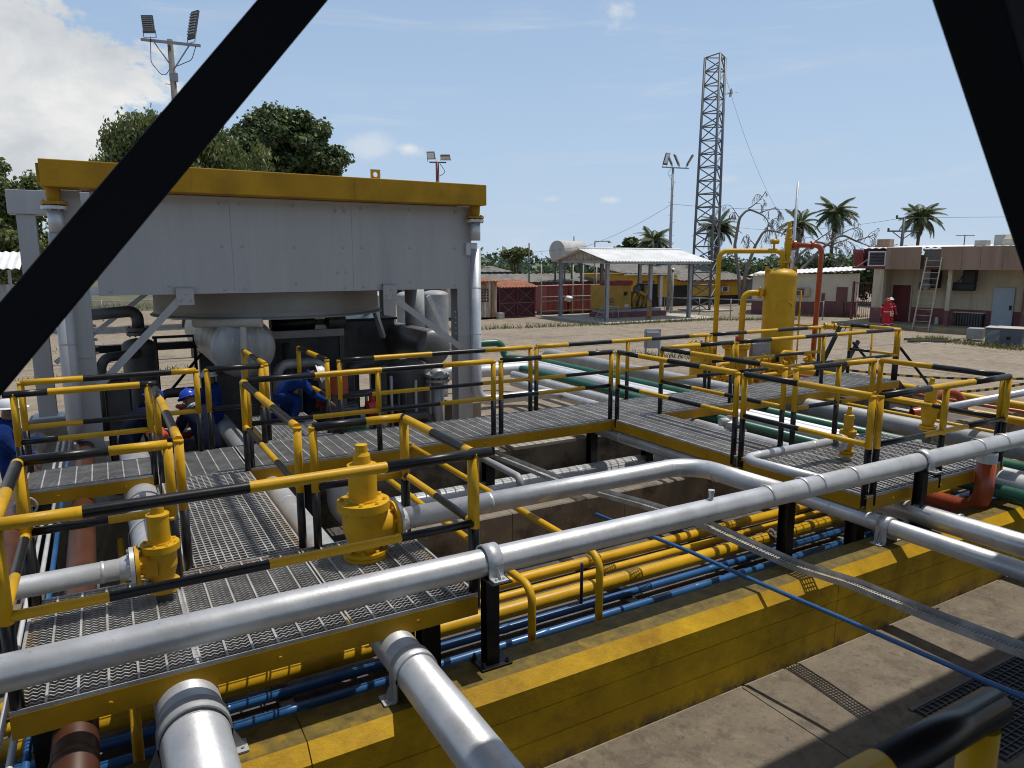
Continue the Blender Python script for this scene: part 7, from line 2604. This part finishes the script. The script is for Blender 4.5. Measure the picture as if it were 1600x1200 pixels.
    mb.build("collar" if not extra else "neck_cloth", suit if not extra else SCARF, t)
    if tape:
        mb = MB()
        pv_, sp_ = Vector(j["pelvis"]), Vector(j["spine"])
        mb.lathe([(0.168, -0.02), (0.172, 0), (0.168, 0.02)], 24, pv_.lerp(sp_, 0.4), sp_ - pv_)
        mb.build("reflective_belt", REFL, t)
        for a, b2 in (("lkne", "lank"), ("rkne", "rank"), ("lsho", "lelb"), ("rsho", "relb")):
            A, B = Vector(j[a]), Vector(j[b2])
            MB().lathe([(0.079, -0.018), (0.081, 0), (0.079, 0.018)], 16, A.lerp(B, 0.45), B - A).build("reflective_band", REFL, t)
    return t


bend = dict(pelvis=(-0.10, 0, 0.96), spine=(-0.02, 0, 1.12), chest=(0.10, 0, 1.28), neck=(0.20, 0, 1.41), head=(0.28, 0, 1.50), crown=(0.32, 0, 1.60), face=(0.9, 0, -0.45),
            lsho=(0.13, 0.19, 1.34), lelb=(0.24, 0.24, 1.08), lwri=(0.46, 0.17, 1.02), rsho=(0.13, -0.19, 1.34), relb=(0.24, -0.24, 1.08), rwri=(0.46, -0.15, 1.04),
            lhip=(-0.10, 0.10, 0.90), rhip=(-0.10, -0.10, 0.90), lkne=(0.0, 0.13, 0.5), rkne=(0.02, -0.13, 0.5))
# seen from behind and the left: working bent over the pump
person("bent person in navy coverall, blue helmet and patterned neck cloth", (1.20, 11.6, 0.06), rad(118), bend, NAVY, HBLUE, GLOVE, extra=1, scale=1.08)
person("person in navy coverall and blue helmet leaning in behind the yellow corner post", (0.25, 11.75, 0.12), rad(15), bend, NAVY, HBLUE, GLOVE, scale=1.08)
stand2 = dict(lelb=(0.10, 0.26, 1.18), lwri=(0.34, 0.22, 1.20), relb=(0.10, -0.26, 1.18), rwri=(0.32, -0.18, 1.08), head=(0.06, 0, 1.62), crown=(0.06, 0, 1.72), face=(1, 0.15, -0.3))
person("person in bright blue coverall and white helmet at the left edge by the railing", (-1.22, 11.2, 0.12), rad(-8), stand2, COBALT, HWHITE, SKIN, scale=1.08)
person("person in blue coverall and grey helmet standing in the shade behind the railing", (1.55, 13.1, 0.2), rad(200), stand2, COBALT, HGREY, SKIN)
person("person in blue coverall and red helmet far behind the cooler's left leg", (0.62, 16.2, 0.0), rad(-60), None, COBALT, HRED, SKIN)
kneel = dict(pelvis=(-0.16, 0, 0.48), spine=(-0.02, 0, 0.60), chest=(0.16, 0, 0.68), neck=(0.32, 0, 0.73), head=(0.43, 0, 0.74), crown=(0.53, 0, 0.77), face=(0.5, 0, -0.9),
             lsho=(0.20, 0.18, 0.70), lelb=(0.34, 0.24, 0.44), lwri=(0.56, 0.20, 0.30), rsho=(0.20, -0.18, 0.68), relb=(0.38, -0.24, 0.46), rwri=(0.60, -0.16, 0.32),
             lhip=(-0.16, 0.10, 0.42), lkne=(0.10, 0.14, 0.09), lank=(-0.34, 0.14, 0.06), ltoe=(-0.48, 0.14, 0.04), rhip=(-0.16, -0.10, 0.44), rkne=(0.16, -0.14, 0.38), rank=(0.06, -0.15, 0.08), rtoe=(0.24, -0.16, 0.045))
person("person in bright blue coverall kneeling on the small platform, reaching down", (2.50, 11.55, 1.25), rad(-14), kneel, COBALT, HWHITE, SKIN)
crouch = dict(kneel)
person("person in dark coverall crouching behind the kneeling man in the shade", (3.0, 13.4, 0.75), rad(-100), kneel, NAVY, None, SKIN)
walk = dict(lkne=(0.10, 0.115, 0.51), lank=(0.06, 0.12, 0.09), ltoe=(0.24, 0.14, 0.05), rkne=(0.02, -0.115, 0.5), rank=(-0.14, -0.12, 0.11), rtoe=(0.03, -0.13, 0.045),
            lelb=(0.04, 0.27, 1.14), lwri=(0.20, 0.27, 0.96), relb=(-0.06, -0.27, 1.14), rwri=(0.06, -0.28, 0.90))
person("person in red coverall and red helmet walking across the yard, in front", (38.1, 24.15, 0.012), rad(228), walk, REDC, HRED, SKIN, tape=True)
pb = person("person in red coverall and white helmet walking behind the other with a paper", (38.9, 24.45, 0.012), rad(232), walk, REDC, HWHITE, SKIN, tape=True)
tag(MB().bbox((38.55, 24.02, 0.78), (38.57, 24.22, 1.05), 0.003).build("paper_sheet", mat("paper", (0.8, 0.8, 0.78), 0.8)), "white paper held by the person in the white helmet", "paper")
# orange rag bag by the crouching pair
rg = bmesh.new()
bmesh.ops.create_icosphere(rg, subdivisions=3, radius=0.13)
for v in rg.verts:
    v.co *= 1 + 0.22 * math.sin(v.co.x * 40) * math.sin(v.co.y * 33 + v.co.z * 29)
    v.co += Vector((0.55, 11.5, 1.28))
rg.verts.index_update()
mb = MB()
mb.v = [tuple(v.co) for v in rg.verts]
for f in rg.faces:
    mb.quadf([v.index for v in f.verts], 0, True)
rg.free()
tag(mb.build("orange_bag", mat("orange_cloth", (0.55, 0.07, 0.03), 0.8)), "crumpled orange bag hanging beside the bent worker behind the post", "bag")
